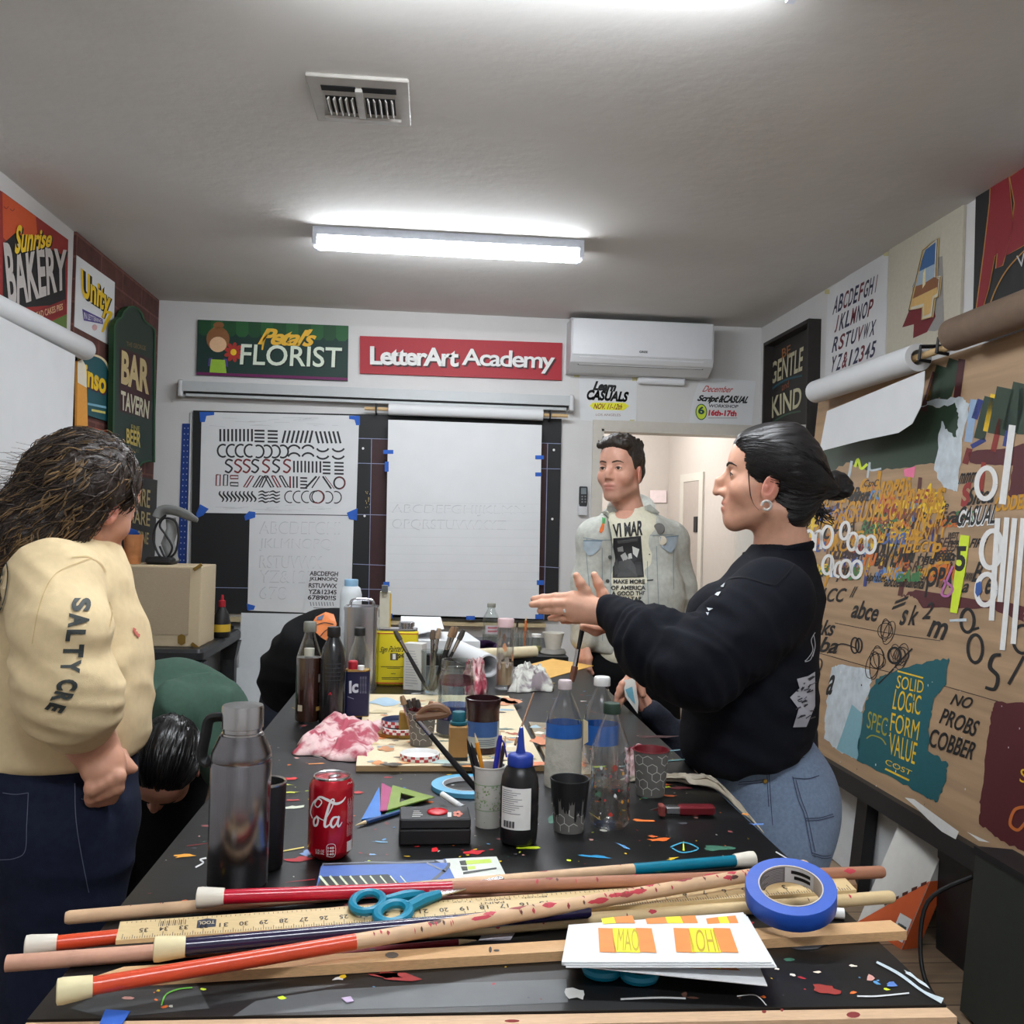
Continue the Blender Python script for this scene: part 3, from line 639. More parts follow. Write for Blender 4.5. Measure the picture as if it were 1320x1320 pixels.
# ------------------------------------------------------------ plywood easel on the right
th = math.atan(.15/1.68)
PE = Pl((1.77,3,.44),(-math.cos(th),0,math.sin(th)))
m_ply = M('plywood face',(172,142,110),.6,var=.16,vs=1.3,wave=(6,1.2,22),bump=.05)
t = thing('plywood_board','big leaning plywood easel board covered in practice lettering and paint on the right','board',(1.85,3.4,0))
ET = 2.116
def ez(y,z,off=0): 
    x = 1.77+(z-.44)*math.tan(th); return Vector((x,y,z))+PE.n*off
yL,yR = 4.6,2.0
b = MB(); b.slab([ez(yL,.44),ez(yR,.44),ez(yR,ET),ez(yL,ET)],.016,m_ply,PE.n); b.build('plywood_sheet',t,0)
b = MB(); b.slab([ez(yL+.03,.375,.035),ez(yR,.375,.035),ez(yR,.445,.035),ez(yL+.03,.445,.035)],.055,m_black,PE.n); b.build('bottom_rail',t,0)
b = MB(); PR = on(PE,.0352)
PR.poly(b,[(1166,1028),(1178,1030),(1236,1072),(1232,1082),(1214,1072),(1196,1056),(1180,1040)],WHT,.0008); PR.poly(b,[(1246,1072),(1276,1086),(1262,1084)],WHT,.0008); b.build('white_paint_smear',t,0)
for y in (4.42,3.72,2.45):
    b = MB(); x0 = 1.77+(.40-.44)*math.tan(th)
    b.slab([Vector((1.735,y+.045,0)),Vector((1.735,y-.045,0)),Vector((1.735+.4*math.tan(th)+.006,y-.045,.41)),Vector((1.735+.4*math.tan(th)+.006,y+.045,.41))],.05,m_black,PE.n); b.build('leg',t,0)
    b = MB(); b.slab([Vector((1.80,y+.04,.44)),Vector((1.80,y-.04,.44)),Vector((1.955,y-.04,ET-.05)),Vector((1.955,y+.04,ET-.05))],.03,m_black,PE.n); b.build('upright',t,0)
# --- all paint on it
b = MB(); f = PE
def rough(q,a=2.2,n=7):             # brushed, uneven outline
    rr = random.Random(len(q)*17+int(q[0][0])); out = []
    for i in range(len(q)):
        (x0,y0),(x1,y1) = q[i],q[(i+1) % len(q)]
        for k in range(n): u = k/n; out.append((x0+(x1-x0)*u+(rr.uniform(-a,a)*.7 if k else 0),y0+(y1-y0)*u+(rr.uniform(-a,a) if k else 0)))
    return out
DG,BR,OY,LB,MGN,TE2,BLU = P((38,60,44)),P((74,26,32)),P((206,148,36)),P((150,176,206)),P((84,28,34)),P((20,92,100)),P((46,60,130))
m_tr = M('thin white paint',(196,206,212),.6,var=.14,vs=25)
o1,o2,o3,o4,o5,o6 = .0006,.0010,.0014,.0018,.0022,.0026
f.poly(b,rough([(1056,580),(1090,573),(1160,552),(1184,523),(1214,512),(1234,520),(1240,566),(1206,598),(1160,604),(1120,606),(1096,596),(1060,612)]),DG,o1)
for x0,y0,x1,y1,w_,m in ((1190,530,1206,480,8,BR),(1200,522,1214,472,14,DG),(1216,514,1232,464,18,DG),(1233,516,1240,463,9,BR),(1196,516,1204,486,5,OY),(1248,570,1256,515,10,LB),(1262,566,1276,512,14,DG),(1270,556,1280,508,6,YEL),(1284,560,1296,500,22,DG),(1302,556,1316,494,20,DG),(1256,540,1264,515,8,BLU),(1280,582,1290,540,7,P((140,44,36))),(1298,576,1308,528,12,BLU),(1316,560,1320,500,12,DG),(1252,576,1270,566,6,BLU),(1244,598,1250,578,8,P((120,40,40)))): f.stroke(b,[(x0,y0),(x1,y1)],w_,m,o2)
f.poly(b,rough([(1186,524),(1200,516),(1236,511),(1250,520),(1240,566),(1234,634),(1216,630),(1204,604),(1214,540),(1222,524)]),m_tr,o3)
f.poly(b,rough([(1214,527),(1230,519),(1236,538),(1233,564),(1222,556),(1212,540)]),DG,o4)
f.poly(b,rough([(1248,584),(1330,572),(1330,638),(1300,640),(1306,600),(1250,596)]),MGN,o2)
f.poly(b,rough([(1160,770),(1180,760),(1320,782),(1320,802),(1280,784),(1190,784),(1176,768)]),MGN,o2)
f.stroke(b,[(1158,625),(1170,700),(1160,768)],6,P((92,44,40)),o2); f.poly(b,[(1165,605),(1180,601),(1178,616),(1166,614)],PNK,o2)
f.stroke(b,[(1094,616),(1098,594)],3.4,m_tr,o2); f.stroke(b,[(1102,602),(1106,592),(1110,604),(1118,598)],3.4,LIM,o3); f.stroke(b,[(1118,616),(1121,596),(1122,606),(1136,604)],2.6,m_tr,o2)
def words(lst,m,off,bold,shear):
    for s_,x,y,wd,h,k in lst: f.text(b,s_,[(x+h*.12,y),(x+wd+h*.12,y+k),(x+wd-h*.08,y+k+h),(x-h*.08,y+h)],m,off,bold,shear)
# dense layers of small practice letters
r2 = random.Random(11)
for k in range(150):
    x = r2.uniform(1034,1226); y = r2.uniform(614,738)+ (x-1034)*.03
    if x > 1200 and y < 640: continue
    if y > 735+(x-1130)*.05: continue
    s_ = ''.join(r2.choice('abcdeghnorstuySANREC') for _ in range(r2.choice((1,2,3,4))))
    m = r2.choice((OY,OY,YEL,BLK,BLK,P((120,70,40)),P((150,52,40)),P((70,96,160)),P((64,40,36)),P((206,110,40)),P((60,120,70)),P((100,140,190))))
    h = r2.uniform(9,22); f.text(b,s_,[(x+h*.2,y),(x+h*.2+len(s_)*h*.5,y-h*.06),(x+len(s_)*h*.5,y+h*.94),(x,y+h)],m,o3+k*.000004,r2.uniform(0,.05),.2)
for k in range(90):
    x = r2.uniform(1040,1220); y = r2.uniform(606,740); f.stroke(b,[(x,y),(x-r2.uniform(2,6),y+r2.uniform(12,34))],r2.uniform(2,5),r2.choice((OY,P((140,60,40)),BLU,P((70,44,36)),YEL,P((90,40,36)),P((130,86,56)),BLK,OY)),o2+k*.000006)
words([("NOPBS",1128,622,44,24,-8),("CRUSHCOV",1090,646,78,28,-4),("STRIVE",1052,664,34,20,-2),("ANYTHING",1156,634,60,30,-6),("LA",1196,630,20,24,-4),("INCH",1180,660,36,24,-6),("Good",1100,684,42,18,-2),("CALIS",1072,656,28,20,-1),("HEY",1158,694,28,20,-2),("RUS",1070,692,34,18,2),("P",1202,700,10,20,0),("S",1148,672,12,22,0)],OY,o5,.02,.15)
words([("water",1094,634,24,18,-4),("abce",1098,772,34,24,6),("OVE",1126,694,34,36,2),("abcdef",1202,706,26,16,2),("alphabet",1116,738,26,14,2),("abcde",1140,742,20,14,1),("fundamental",1160,740,32,16,4),("WEST",1222,686,14,8,0),("code",1222,694,14,8,0),("FIRE",1250,694,22,12,0),("WWW",1240,738,14,12,0),("B",1254,724,12,26,0),("a",1240,752,8,12,0),("script",1056,726,40,24,0),("mmm",1236,610,22,14,-2),("Sitea",1246,628,36,24,-4),("m",1196,798,24,22,6),("k",1172,780,11,26,0),("2",1190,776,12,22,0),("s",1160,786,9,20,0),("nks",1050,798,26,20,2),("ba",1056,820,24,20,3),("a",1066,870,8,26,0),("lil",1050,758,14,18,0),("CC",1066,758,24,18,0),("//",1096,756,8,14,0),("=",1150,776,20,10,-8),("e",1270,744,9,22,0)],BLK,o4,.02,.3)
words([("OPA",1194,730,34,26,2)],BLK,o5,.03,.1)
f.text(b,'S',[(1240,625),(1252,620),(1250,650),(1238,655)],P((150,44,40)),o5,.05,.1); f.stroke(b,[(1268,596),(1264,640)],6,P((150,50,40)),o3)
for k,m in ((0,WHT),(1,BLK)): words([("CASUAL",1234,655-k*2,50,26,-4)],m,o5+k*.0002,.07-.05*k,.2)
words([("CODES",1282,640,42,20,-4)],OY,o5,.04,0)
# chisel white letters and stripes
for cx,cy,rx,ry in ((1271,623,12,20),(1278,708,13,24),(1271,760,12,20)): f.ring(b,cx,cy,rx,ry,6.5,WHT,o6,rot=6)
for pts,w_ in (([(1305,548),(1292,650)],9),([(1286,668),(1278,800)],7),([(1298,667),(1289,776)],7),([(1308,668),(1292,838)],7),([(1319,668),(1306,830)],7)): f.stroke(b,pts,w_,WHT,o6+.0002)
f.poly(b,[(1258,752),(1264,749),(1266,762),(1260,770),(1257,764)],P((50,90,160)),o6+.0004)
f.stroke(b,[(1244,690),(1237,740),(1229,790)],[12,13,9],LIM,o5+.0002); f.stroke(b,[(1224,800),(1246,799)],[3,7,4],m_tr,o5)
f.text(b,'5',[(1232,704),(1247,704),(1243,737),(1231,736)],BLK,o6,.03); f.stroke(b,[(1228,730),(1218,754),(1214,766),(1222,768),(1228,758),(1216,748)],3,P((190,110,170)),o6)
for cx,cy,rx,ry in ((1042,696,6,12),(1066,692,7,14),(1089,684,5.5,11),(1099,698,6,11),(1110,702,6.5,11),(1122,702,6.5,11),(1067,728,6.5,12),(1090,733,7,11),(1104,734,6.5,11)): f.ring(b,cx,cy,rx,ry,4,WHT,o6,rot=8)
for pts in ([(1052,686),(1050,710)],[(1050,688),(1058,685),(1058,708)],[(1072,716),(1071,744)],[(1084,724),(1078,728),(1076,740),(1082,744)]): f.stroke(b,pts,3.6,WHT,o6)
# lower part
for pts in ([(1076,803),(1144,816),(1212,826)],[(1032,835),(1120,860)],[(1120,860),(1190,877),(1230,888),(1320,914)]): f.stroke(b,pts,1,P((60,44,36)),o1)
for k in range(14):
    cx,cy = (1140,812) if k < 4 else (1128,852) if k < 9 else (1158,842); f.ring(b,cx+r2.uniform(-6,6),cy+r2.uniform(-8,8),r2.uniform(5,10),r2.uniform(9,18),1,P((40,34,32)),o3,rot=r2.uniform(-10,20))
f.ring(b,1153,845,8,10,3,BLK,o4); f.stroke(b,[(1132,882),(1150,864),(1164,848),(1176,836)],2,BLK,o4)
f.ring(b,1102,832,5,10,2,BLK,o4); f.ring(b,1107,832,4,9,2,BLK,o4); f.stroke(b,[(1066,842),(1084,830),(1104,836)],1.6,BLK,o4); f.ring(b,1055,858,4,9,1.6,BLK,o4,rot=15)
for cx,cy,rx,ry,a0,a1 in ((1247,800,8.5,15,0,360),(1257,836,9.5,18,0,360),(1318,824,12,18,60,300)): f.ring(b,cx,cy,rx,ry,4,BLK,o4,a0=a0,a1=a1)
f.stroke(b,[(1290,844),(1280,846),(1276,860),(1286,872),(1282,888),(1270,886)],[4,5.5,5,4],BLK,o4); f.stroke(b,[(1300,882),(1320,846)],4,BLK,o4); f.stroke(b,[(1252,812),(1262,809)],3,BLK,o4)
f.poly(b,rough([(1072,862),(1080,857),(1120,863),(1124,878),(1112,916),(1107,944),(1106,978),(1078,966),(1062,952),(1064,920)]),m_tr,o2)
f.poly(b,rough([(1134,872),(1160,862),(1200,852),(1223,848),(1220,882),(1204,900),(1198,930),(1196,968),(1222,984),(1218,1010),(1208,1034),(1196,1030),(1150,1002),(1104,980),(1112,920),(1124,886)]),TE2,o3)
f.poly(b,[(1098,908),(1112,920),(1106,980),(1078,966),(1086,944)],P((130,176,188)),o3)
for s_,q in (('SOLID',[(1157,870),(1191,878),(1190,894),(1155,887)]),('LOGIC',[(1154,888),(1188,897),(1186,922),(1150,914)]),('FORM',[(1149,918),(1186,930),(1183,955),(1147,942)]),('VALUE',[(1147,944),(1183,958),(1179,986),(1146,972)]),('COST',[(1142,978),(1176,994),(1174,1000),(1141,985)])): f.text(b,s_,q,YEL,o5,.0,.05)
f.stroke(b,[(1157,865),(1190,874)],2,YEL,o5); f.stroke(b,[(1141,991),(1172,1006)],2.4,YEL,o5)
f.text(b,'SPEC',[(1119,916),(1145,926),(1143,950),(1117,938)],P((170,160,50)),o5,0,.1); f.stroke(b,[(1117,952),(1124,948),(1136,952),(1142,960)],1.6,P((170,160,50)),o5)
for s_,q in (('NO',[(1230,894),(1256,900),(1250,914),(1224,908)]),('PROBS',[(1216,912),(1264,930),(1256,950),(1210,932)]),('COBBER',[(1200,938),(1260,958),(1252,980),(1197,962)])): f.text(b,s_,q,BLK,o5,.015,.15)
f.poly(b,rough([(1284,904),(1330,908),(1330,1100),(1290,1084),(1262,1062),(1264,1030),(1272,960),(1278,920)]),MGN,o2)
f.text(b,'Su',[(1316,990),(1336,996),(1336,1012),(1314,1008)],YEL,o5); f.stroke(b,[(1322,1040),(1308,1044),(1302,1062),(1312,1070),(1322,1060)],4,P((200,110,50)),o5)
for k in range(26): f.stroke(b,[(r2.uniform(1230,1320),y := r2.uniform(960,1080)),(r2.uniform(1230,1320),y)][:1]*2,1,WHT,o5) if False else f.disc(b,r2.uniform(1080,1316),r2.uniform(860,1060),r2.uniform(.4,.8),r2.uniform(.6,2),r2.choice((WHT,BLK,m_tr)),o6,6)
b.build('painted_lettering',t,0)
b = MB(); b.slab([Vector((1.80,4.30,.003)),Vector((1.80,3.36,.003)),Vector((1.835,3.36,.56)),Vector((1.835,4.30,.56))],.01,M('white foam board',(208,212,214),.6,var=.02),Vector((-1,0,.06))); tag(b.build('foam_board',None,0),'white board standing on the floor behind the legs of the plywood board','board')
# --- roll, hooks and dowel over the easel
t = thing('easel_paper_roll','white paper roll with its loose sheet over the plywood board','paper roll',(1.8,4.1,1.85))
XRL = 1.845; pk = Pl((XRL,0,0),(-1,0,0)); Bn,An = pk.pt(1184,461),pk.pt(1052,506); zz = (An.z+Bn.z)/2+.0
An.z = zz+.005; Bn.z = zz; dv = An-Bn; L_ = dv.length
b = MB(); b.lathe([(.03,.004),(.03,.0),(.054,0),(.054,L_),(.03,L_),(.03,.004)],m_paper,Bn,28,frame(dv),cap0=False,cap1=False); b.build('rolled_paper',t)
sx = Pl((XRL-.05,0,0),(-1,0,0)); q = [(1066,530),(1192,478),(1191,498),(1187,524),(1176,546),(1158,558),(1110,568),(1056,582)]
b = MB(); b.slab([sx.pt(*p) for p in q],.0015,m_paper,sx.n); b.build('loose_sheet',t,0)
tw = thing('easel_dowel','wooden dowel with black hooks joining paper roll and brown tube','dowel',(XRL,3.4,zz))
b = MB(); e_ = Bn-(dv.normalized()*.46); b.tube([An+dv.normalized()*.06,e_],.0135,wd_m); b.build('rod',tw)
for px,py in ((1193,446),(1216,436),(1229,428)):
    p = pk.pt(px,py+8); b = MB(); b.tube([(2.0,p.y,p.z+.03),(XRL-.02,p.y,p.z+.02),(XRL-.025,p.y,p.z-.03),(XRL+.02,p.y,p.z-.035)],.008,BLK,6); b.build('hook',tw)
m_kraft = M('brown cardboard',(118,98,82),.8,var=.06)
b = MB(); a_ = pk.pt(1236,430); a_.x -= .02; a_.z = zz+.03; b.lathe([(.03,0),(.058,0),(.058,1.4),(.03,1.4)],m_kraft,a_,26,frame((0,-1,0)))
tag(b.build('cardboard_tube'),'brown cardboard tube held over the right part of the plywood board','tube')
b = MB(); pu = Pl((1.985,0,0),(-1,0,0)); pu.text(b,'MASCORPORATED',[(1268,425),(1400,388),(1400,400),(1272,434)],P((200,200,200)),.002,.03)
lt = b
t,f = panel('black_banner','black printed banner strip behind the brown cardboard tube','banner',PRW,[(1254,420),(1360,395),(1360,440),(1256,440)],.008,P((24,24,26)))
b = MB(); f.text(b,'MASCORPORATED',[(1268,427),(1400,382),(1400,394),(1270,436)],P((190,190,190)),.003,.03); letter(t,b)
m_brass0 = M('steel knob',(160,156,150),.3,1)
# open door of the doorway
h0,h1 = at(953,562,YB-.03),at(1033,537,4.93)
b = MB(); nd = Vector((-(h0.y-h1.y),(h0.x-h1.x),0)).normalized(); b.slab([Vector((h0.x,h0.y,.012)),Vector((h1.x,h1.y,.012)),Vector((h1.x,h1.y,2.02)),Vector((h0.x,h0.y,2.02))],.04,M('door paint',(206,204,198),.45,var=.02),nd); dd = struct(b.build('door_2',None,0))
b = MB(); hk = h1.lerp(h0,.08); hk.z = 1.0; b.lathe([(.026,0),(.026,.006),(.01,.01),(.01,.035),(.026,.045),(.024,.06),(0,.062)],m_brass0,hk+nd*.0,16,frame(nd)); b.build('door_handle',dd)
# tall white carton with orange corner, black cabinet, cable
m_wb = M('white carton',(214,212,206),.6,var=.03); m_or = M('orange carton print',(214,98,50),.6,var=.03)
p0 = Vector((1.66,3.16,0)); t = thing('tall_carton','tall white carton with an orange printed corner standing under the plywood board','box',(1.74,3.2,0))
yl = 3.42; CW = (1.63,3.20); lean = .06
b = MB(); Q = [Vector((1.61,3.40,0)),Vector((1.66,3.17,0)),Vector((1.73,3.185,0)),Vector((1.68,3.415,0))]; T_ = [q+Vector((.26,0,.62)) for q in Q]
b.rings([[Q[3],Q[2],Q[1],Q[0]][::-1],[T_[3],T_[2],T_[1],T_[0]][::-1]],m_wb,True); b.build('carton',t,0)
b = MB(); n1 = (Q[1]-Q[0]).cross(Vector((.26,0,.62))).normalized(); n1 = n1 if n1.x < 0 else -n1; e1 = n1*.0015
b.add([Q[0]+e1+Vector((0,0,.0)),Q[1]+e1,Q[1]+Vector((.0986,0,.235))+e1],[(0,1,2)],m_or)
n2 = (Q[2]-Q[1]).cross(Vector((.26,0,.62))).normalized(); n2 = n2 if n2.y < 0 else -n2; e2 = n2*.0015
b.add([Q[1]+e2,Q[2]+e2,Q[2]+Vector((.0986,0,.235))+e2,Q[1]+Vector((.0986,0,.235))+e2],[(0,1,2,3)],m_or)
fc = Pl(Q[0]+e1,n1); u_ = (Q[1]-Q[0]).normalized()
def lp(s,z): return Q[0]+u_*s+e1*1.6+Vector((.26,0,.62))*(z/.62)
b.add([lp(.17,.02),lp(.23,.02),lp(.23,.1),lp(.17,.1)],[(0,1,2,3)],WHT); b.add([lp(.18,.025),lp(.222,.025),lp(.222,.07),lp(.18,.07)],[(0,1,2,3)],P((40,56,50)))
for k in range(5): b.add([lp(.09+k*.03,.1+k*.028-.006),lp(.108+k*.03,.115+k*.028-.006),lp(.105+k*.03,.125+k*.028-.006),lp(.085+k*.03,.11+k*.028-.006)],[(0,1,2,3)],P((90,40,30)))
for v in b.v: pass
b.build('orange_print',t,0)
m_cab = M('charcoal cabinet',(46,50,46),.5,var=.06)
t = thing('floor_speaker','large charcoal box on the floor at the right edge of the photo','cabinet',(1.72,2.6,0))
b = MB(); b.box((1.80,2.40,.235),(.33,.66,.47),m_cab,Matrix.Rotation(R(5),3,'Y')); b.build('body',t,0)
b = MB(); b.box((1.822,2.40,.478),(.34,.67,.02),m_black,Matrix.Rotation(R(5),3,'Y')); b.build('top_edge',t,0)
b = MB(); b.box((1.91,2.98,.19),(.24,.40,.38),m_black); b.box((1.91,2.98,.385),(.25,.41,.012),m_black); tag(b.build('shade_block',None,0),'black block added in place of the shade under the plywood board behind the charcoal box','shade block')  # added black block, stands in for the deep shade under the board
b = MB(); b.tube(smoothline([Vector((1.75,2.9,.35)),Vector((1.63,2.95,.25)),Vector((1.585,2.9,.08)),Vector((1.58,2.78,.008)),Vector((1.57,2.5,.008)),Vector((1.55,2.2,.008))]),.007,BLK,8); tag(b.build('power_cable'),'black cable curling to the floor beside the charcoal box','cable')
b = MB(); b.tube([(1.42,2.0,.004),(1.46,2.42,.004),(1.45,2.6,.004),(1.42,3.1,.004)],.004,YEL,6); tag(b.build('yellow_cord'),'thin yellow cord lying on the floor by the charcoal box','cord')

# ------------------------------------------------------------ left back: cart, case, things on it
m_pl = M('black moulded plastic',(30,31,33),.45,var=.1)
Y1 = 4.55; x1 = at(258,800,Y1).x; zb = at(240,834,Y1).z; zt = at(240,730,Y1).z
cz = zb
t = thing('utility_cart','black plastic rolling cart under the beige wooden case','cart',(-1.33,4.85,0))
cx0,cx1,cy0,cy1 = -1.62,at(262,850,Y1).x+.02,4.45,5.35
b = MB(); b.rbox(((cx0+cx1)/2,(cy0+cy1)/2,cz-.03),(cx1-cx0,cy1-cy0,.06),m_pl,.03); b.build('top_shelf',t)
b = MB(); b.rbox(((cx0+cx1)/2,(cy0+cy1)/2,.2),(cx1-cx0,cy1-cy0,.06),m_pl,.03); b.build('bottom_shelf',t)
for x in (cx0+.05,cx1-.05):
    for y in (cy0+.05,cy1-.05):
        b = MB(); b.rings([[Vector((x+sx*h,y+sy*h,z)) for sx,sy in ((-1,-1),(1,-1),(1,1),(-1,1))] for z,h in ((.23,.035),(cz-.16,.03),(cz-.06,.05))],m_pl); b.build('post',t,0)
        b = MB(); b.lathe([(.045,-.012),(.045,.012)],m_pl,(x,y,.045),16,Matrix.Rotation(R(90),3,'Y')); b.tube([(x,y,.045),(x,y,.17)],.012,GRY,8); b.build('caster',t)
m_case = M('beige wood case',(196,178,146),.6,var=.07,wave=(2,2,30)); m_case2 = M('beige inset panel',(170,152,126),.6,var=.1,wave=(4,4,40)); m_brass = M('brass',(150,120,60),.4,.9)
xa = -1.62; d = .30
t = thing('wooden_case','beige wooden case with brass corners standing on the black cart','case',((xa+x1)/2,Y1+d/2,zb))
b = MB(); b.rbox(((xa+x1)/2,Y1+d/2,(zb+zt)/2),(x1-xa,d,zt-zb),m_case,.006); b.build('box',t)
b = MB(); b.box(((xa+x1)/2-.02,Y1-.001,(zb+zt)/2+.024),(x1-xa-.065,.006,zt-zb-.066),m_case2); b.build('inset_panel',t,0)
pf = Pl((0,Y1-.003,0),(0,-1,0))
b = MB(); pf.poly(b,[(229,820),(234,817),(239,820),(239,829),(234,832),(229,829)],m_brass,.002); b.build('latch',t,0)
for px,py in ((255,731),(252,833)):
    b = MB(); p = pf.pt(px,py); b.box((p.x,Y1-.003,p.z),(.045,.012,.014),m_brass,Matrix.Rotation(R(35 if py > 800 else -35),3,'Y')); b.build('corner',t,0)
# copper tumbler with blue paper
m_cop = M('copper tumbler',(206,140,92),.35,.5,var=.1)
p = at(171,729,Y1+.1); p.z = zt+.001; t = thing('copper_tumbler','copper tumbler with crumpled blue paper on top of the wooden case','tumbler',p)
b = MB(); b.lathe([(.034,0),(.036,.005),(.045,.14),(.042,.14),(.038,.03)],m_cop,p,24); b.build('cup',t)
b = MB(); b.slab([p+Vector(v) for v in ((-.03,.01,.13),(.03,-.01,.138),(.02,-.015,.158),(-.025,0,.172))],.002,m_tape); b.build('blue_paper',t,0)
# grey arm lamp with coiled cable
m_gl = M('grey lamp plastic',(128,130,128),.5)
p = at(212,729,Y1+.15); p.z = zt+.001; s = (Y1+.15)/1220
t = thing('desk_lamp','grey folding lamp with black coiled cable on top of the wooden case','lamp',p)
b = MB(); b.rbox(p+Vector((-.01,0,.018)),(.13,.15,.034),BLK,.02); b.build('base',t)
b = MB(); pts = [(224,724),(216,700),(222,682),(220,668)]; b.tube([at(x,y,Y1+.15) for x,y in pts],[.028,.034,.03,.026],m_gl,12,flat=.6); b.build('arm',t)
b = MB(); b.tube(smoothline([at(x,y,Y1+.13) for x,y in ((203,668),(208,659),(218,657),(234,661),(255,671))]),[.02]+[.03]*20+[.026,.02,.018,.012],m_gl,12,flat=.5); b.build('lamp_head',t)
b = MB(); b.tube(smoothline([at(x,y,Y1+.1) for x,y in ((214,664),(202,676),(198,695),(204,714),(214,720),(222,706),(214,690),(206,678),(212,668),(226,672),(230,690),(226,712),(214,719),(206,704))]),.0055,BLK,6); b.build('cable',t)
# mustard-like black bottle with red cap on the cart
p = Vector((at(285,820,4.95).x,4.95,cz+.001)); t = thing('oil_bottle','squat black bottle with red cap on the cart beside the wooden case','bottle',p); s = 4.95/1220
b = MB(); b.lathe([(.045,0),(.05,.01),(.05,.07),(.04,.115),(.02,.15),(.012,.16)],P((26,26,26)),p,24,sx=.9); b.build('bottle_body',t)
b = MB(); b.lathe([(.018,.155),(.018,.185),(.008,.19),(.006,.215)],RED,p,16); b.build('cap',t)
b = MB(); b.lathe([(.0508,.03),(.0508,.068)],P((206,170,50)),p,24,sx=.9,cap0=False,cap1=False); b.build('label',t)
# foam boards leaning at the back wall
m_foam = M('white foam board',(208,212,214),.6,var=.02)
def leaner(label,q,Y,lean=.1,th=.008):
    pw = Pl((0,Y,0),(0,-1,.0)); pts = [pw.pt(*k) for k in q]
    zt_ = max(p.z for p in pts); x0_,x1_ = min(p.x for p in pts),max(p.x for p in pts)
    lo = [Vector((x0_,Y-lean,.002)),Vector((x1_,Y-lean,.002)),Vector((x1_,Y,zt_)),Vector((x0_,Y,zt_))]
    b = MB(); b.slab(lo,th,m_foam,(lo[1]-lo[0]).cross(lo[2]-lo[0]).normalized()); return tag(b.build('foam_board',None,0),label,'board','white boards stacked against the back wall')
leaner('wide white board leaning against the back wall behind the crouched person in black',[(311,790),(476,793),(476,860),(311,860)],5.6)
leaner('middle white board leaning in front of the tallest white board at the back',[(302,861),(470,863),(470,930)],5.42)
leaner('lowest white board leaning in front of the others at the back',[(318,897),(460,899),(460,940)],5.26)
# low black shelf with cans behind the cart
t = thing('back_shelf','low black shelf unit under the black board beside the cart','shelf',(-1.15,5.6,0))
b = MB(); b.box((-1.265,5.69,.775),(.2,.26,.03),m_black); b.build('shelf_board',t,0)
b = MB(); b.box((-1.265,5.69,.36),(.2,.26,.03),m_black); b.build('shelf_board',t,0)
for x in (-1.355,-1.175):
    b = MB(); b.box((x,5.69,.38),(.02,.26,.76),m_black); b.build('side',t,0)
for k,(x,c) in enumerate(((-1.305,(50,80,150)),(-1.225,(120,124,130)))):
    p = Vector((x,5.62,.376)); b = MB(); b.lathe([(.034,0),(.036,.006),(.036,.11),(.03,.12)],P(c),p,18); tag(b.build('paint_can'),('blue' if k == 0 else 'grey')+' paint can on the low black shelf under the black board','can')
# white bucket and clear tube seen low behind the table
p = Vector((at(162,1040,4.0).x,4.0,0.001)); b = MB(); b.lathe([(.1,0),(.105,.01),(.12,.2),(.11,.2)],P((170,170,160)),p,24); tag(b.build('bucket'),'pale bucket on the floor between the woman in yellow and the bending person','bucket')
# ------------------------------------------------------------ the work table
m_top = M('black table paint',(17,17,18),.38,spec=.4,var=.25,vs=7,bump=.06,bs=25)
m_lum = M('raw lumber',(206,172,138),.6,var=.1,wave=(2,14,14),bump=.05)
TXC,TYC = (TXL+TXR)/2,(TY0+TY1)/2
table = thing('work_table','long black paint splattered work table in the middle of the room','table',(TXC,TYC,0))
TW,TD = TXR-TXL,TY1-TY0
b = MB(); b.box((TXC,TYC,TZ-.0175),(TW,TD,.035),m_top)
# splatter: flat patches of dried paint
tp = Pl((0,0,TZ),(0,0,1)); r3 = random.Random(5)
def blob(cx,cy,rx,ry,m,o=.0004,n=11,rot=None,rough=.45):
    a0 = r3.uniform(0,360) if rot is None else rot; c,q = math.cos(R(a0)),math.sin(R(a0)); pts = []
    for k in range(n):
        a = 6.2832*k/n; rr = 1+r3.uniform(-rough,rough); x,y = rx*rr*math.cos(a),ry*rr*math.sin(a); pts.append((cx+x*c-y*q,cy+x*q+y*c,TZ+o))
    b.add(pts,[tuple(range(n))],m)
def pb(px,py,wx,wy,m,o=.0005,rot=0):       # a patch seen at a photo point, size in metres
    p = tp.pt(px,py); blob(p.x,p.y,wx,wy,m,o,12,rot)
SP = [WHT,P((200,200,190)),RED,ORG,LIM,P((90,150,200)),P((216,160,150)),P((60,110,90)),P((120,60,60)),YEL,P((70,70,76)),P((90,60,50))]
for k in range(620):
    x = r3.uniform(TXL+.01,TXR-.01); y = TY0+.02+(TD-.03)*r3.random()**1.3; s_ = .0012+.004*r3.random()**3; blob(x,y,s_*r3.uniform(.7,2),s_,r3.choice(SP),.0003+k*.0000004,7)
for k in range(60):
    x = r3.uniform(TXL+.02,TXR-.02); y = r3.uniform(1.2,3.2); s_ = r3.uniform(.004,.012); blob(x,y,s_*r3.uniform(1,2.4),s_*.6,r3.choice(SP),.0007)
for k in range(40):
    x = r3.uniform(TXL+.02,TXR-.05); y = r3.uniform(1.3,3.2); dx = r3.uniform(-.06,.06); dy = r3.uniform(-.05,.05); wd = r3.uniform(.0006,.002)
    n_ = Vector((-dy,dx,0)).normalized()*wd; p = Vector((x,y,TZ+.0008)); b.add([p+n_,p-n_,p+Vector((dx,dy,0))-n_*.3,p+Vector((dx,dy,0))+n_*.3],[(0,1,2,3)],r3.choice(SP))
m_wear = M('worn grey paint',(84,88,90),.45,var=.2,vs=12)
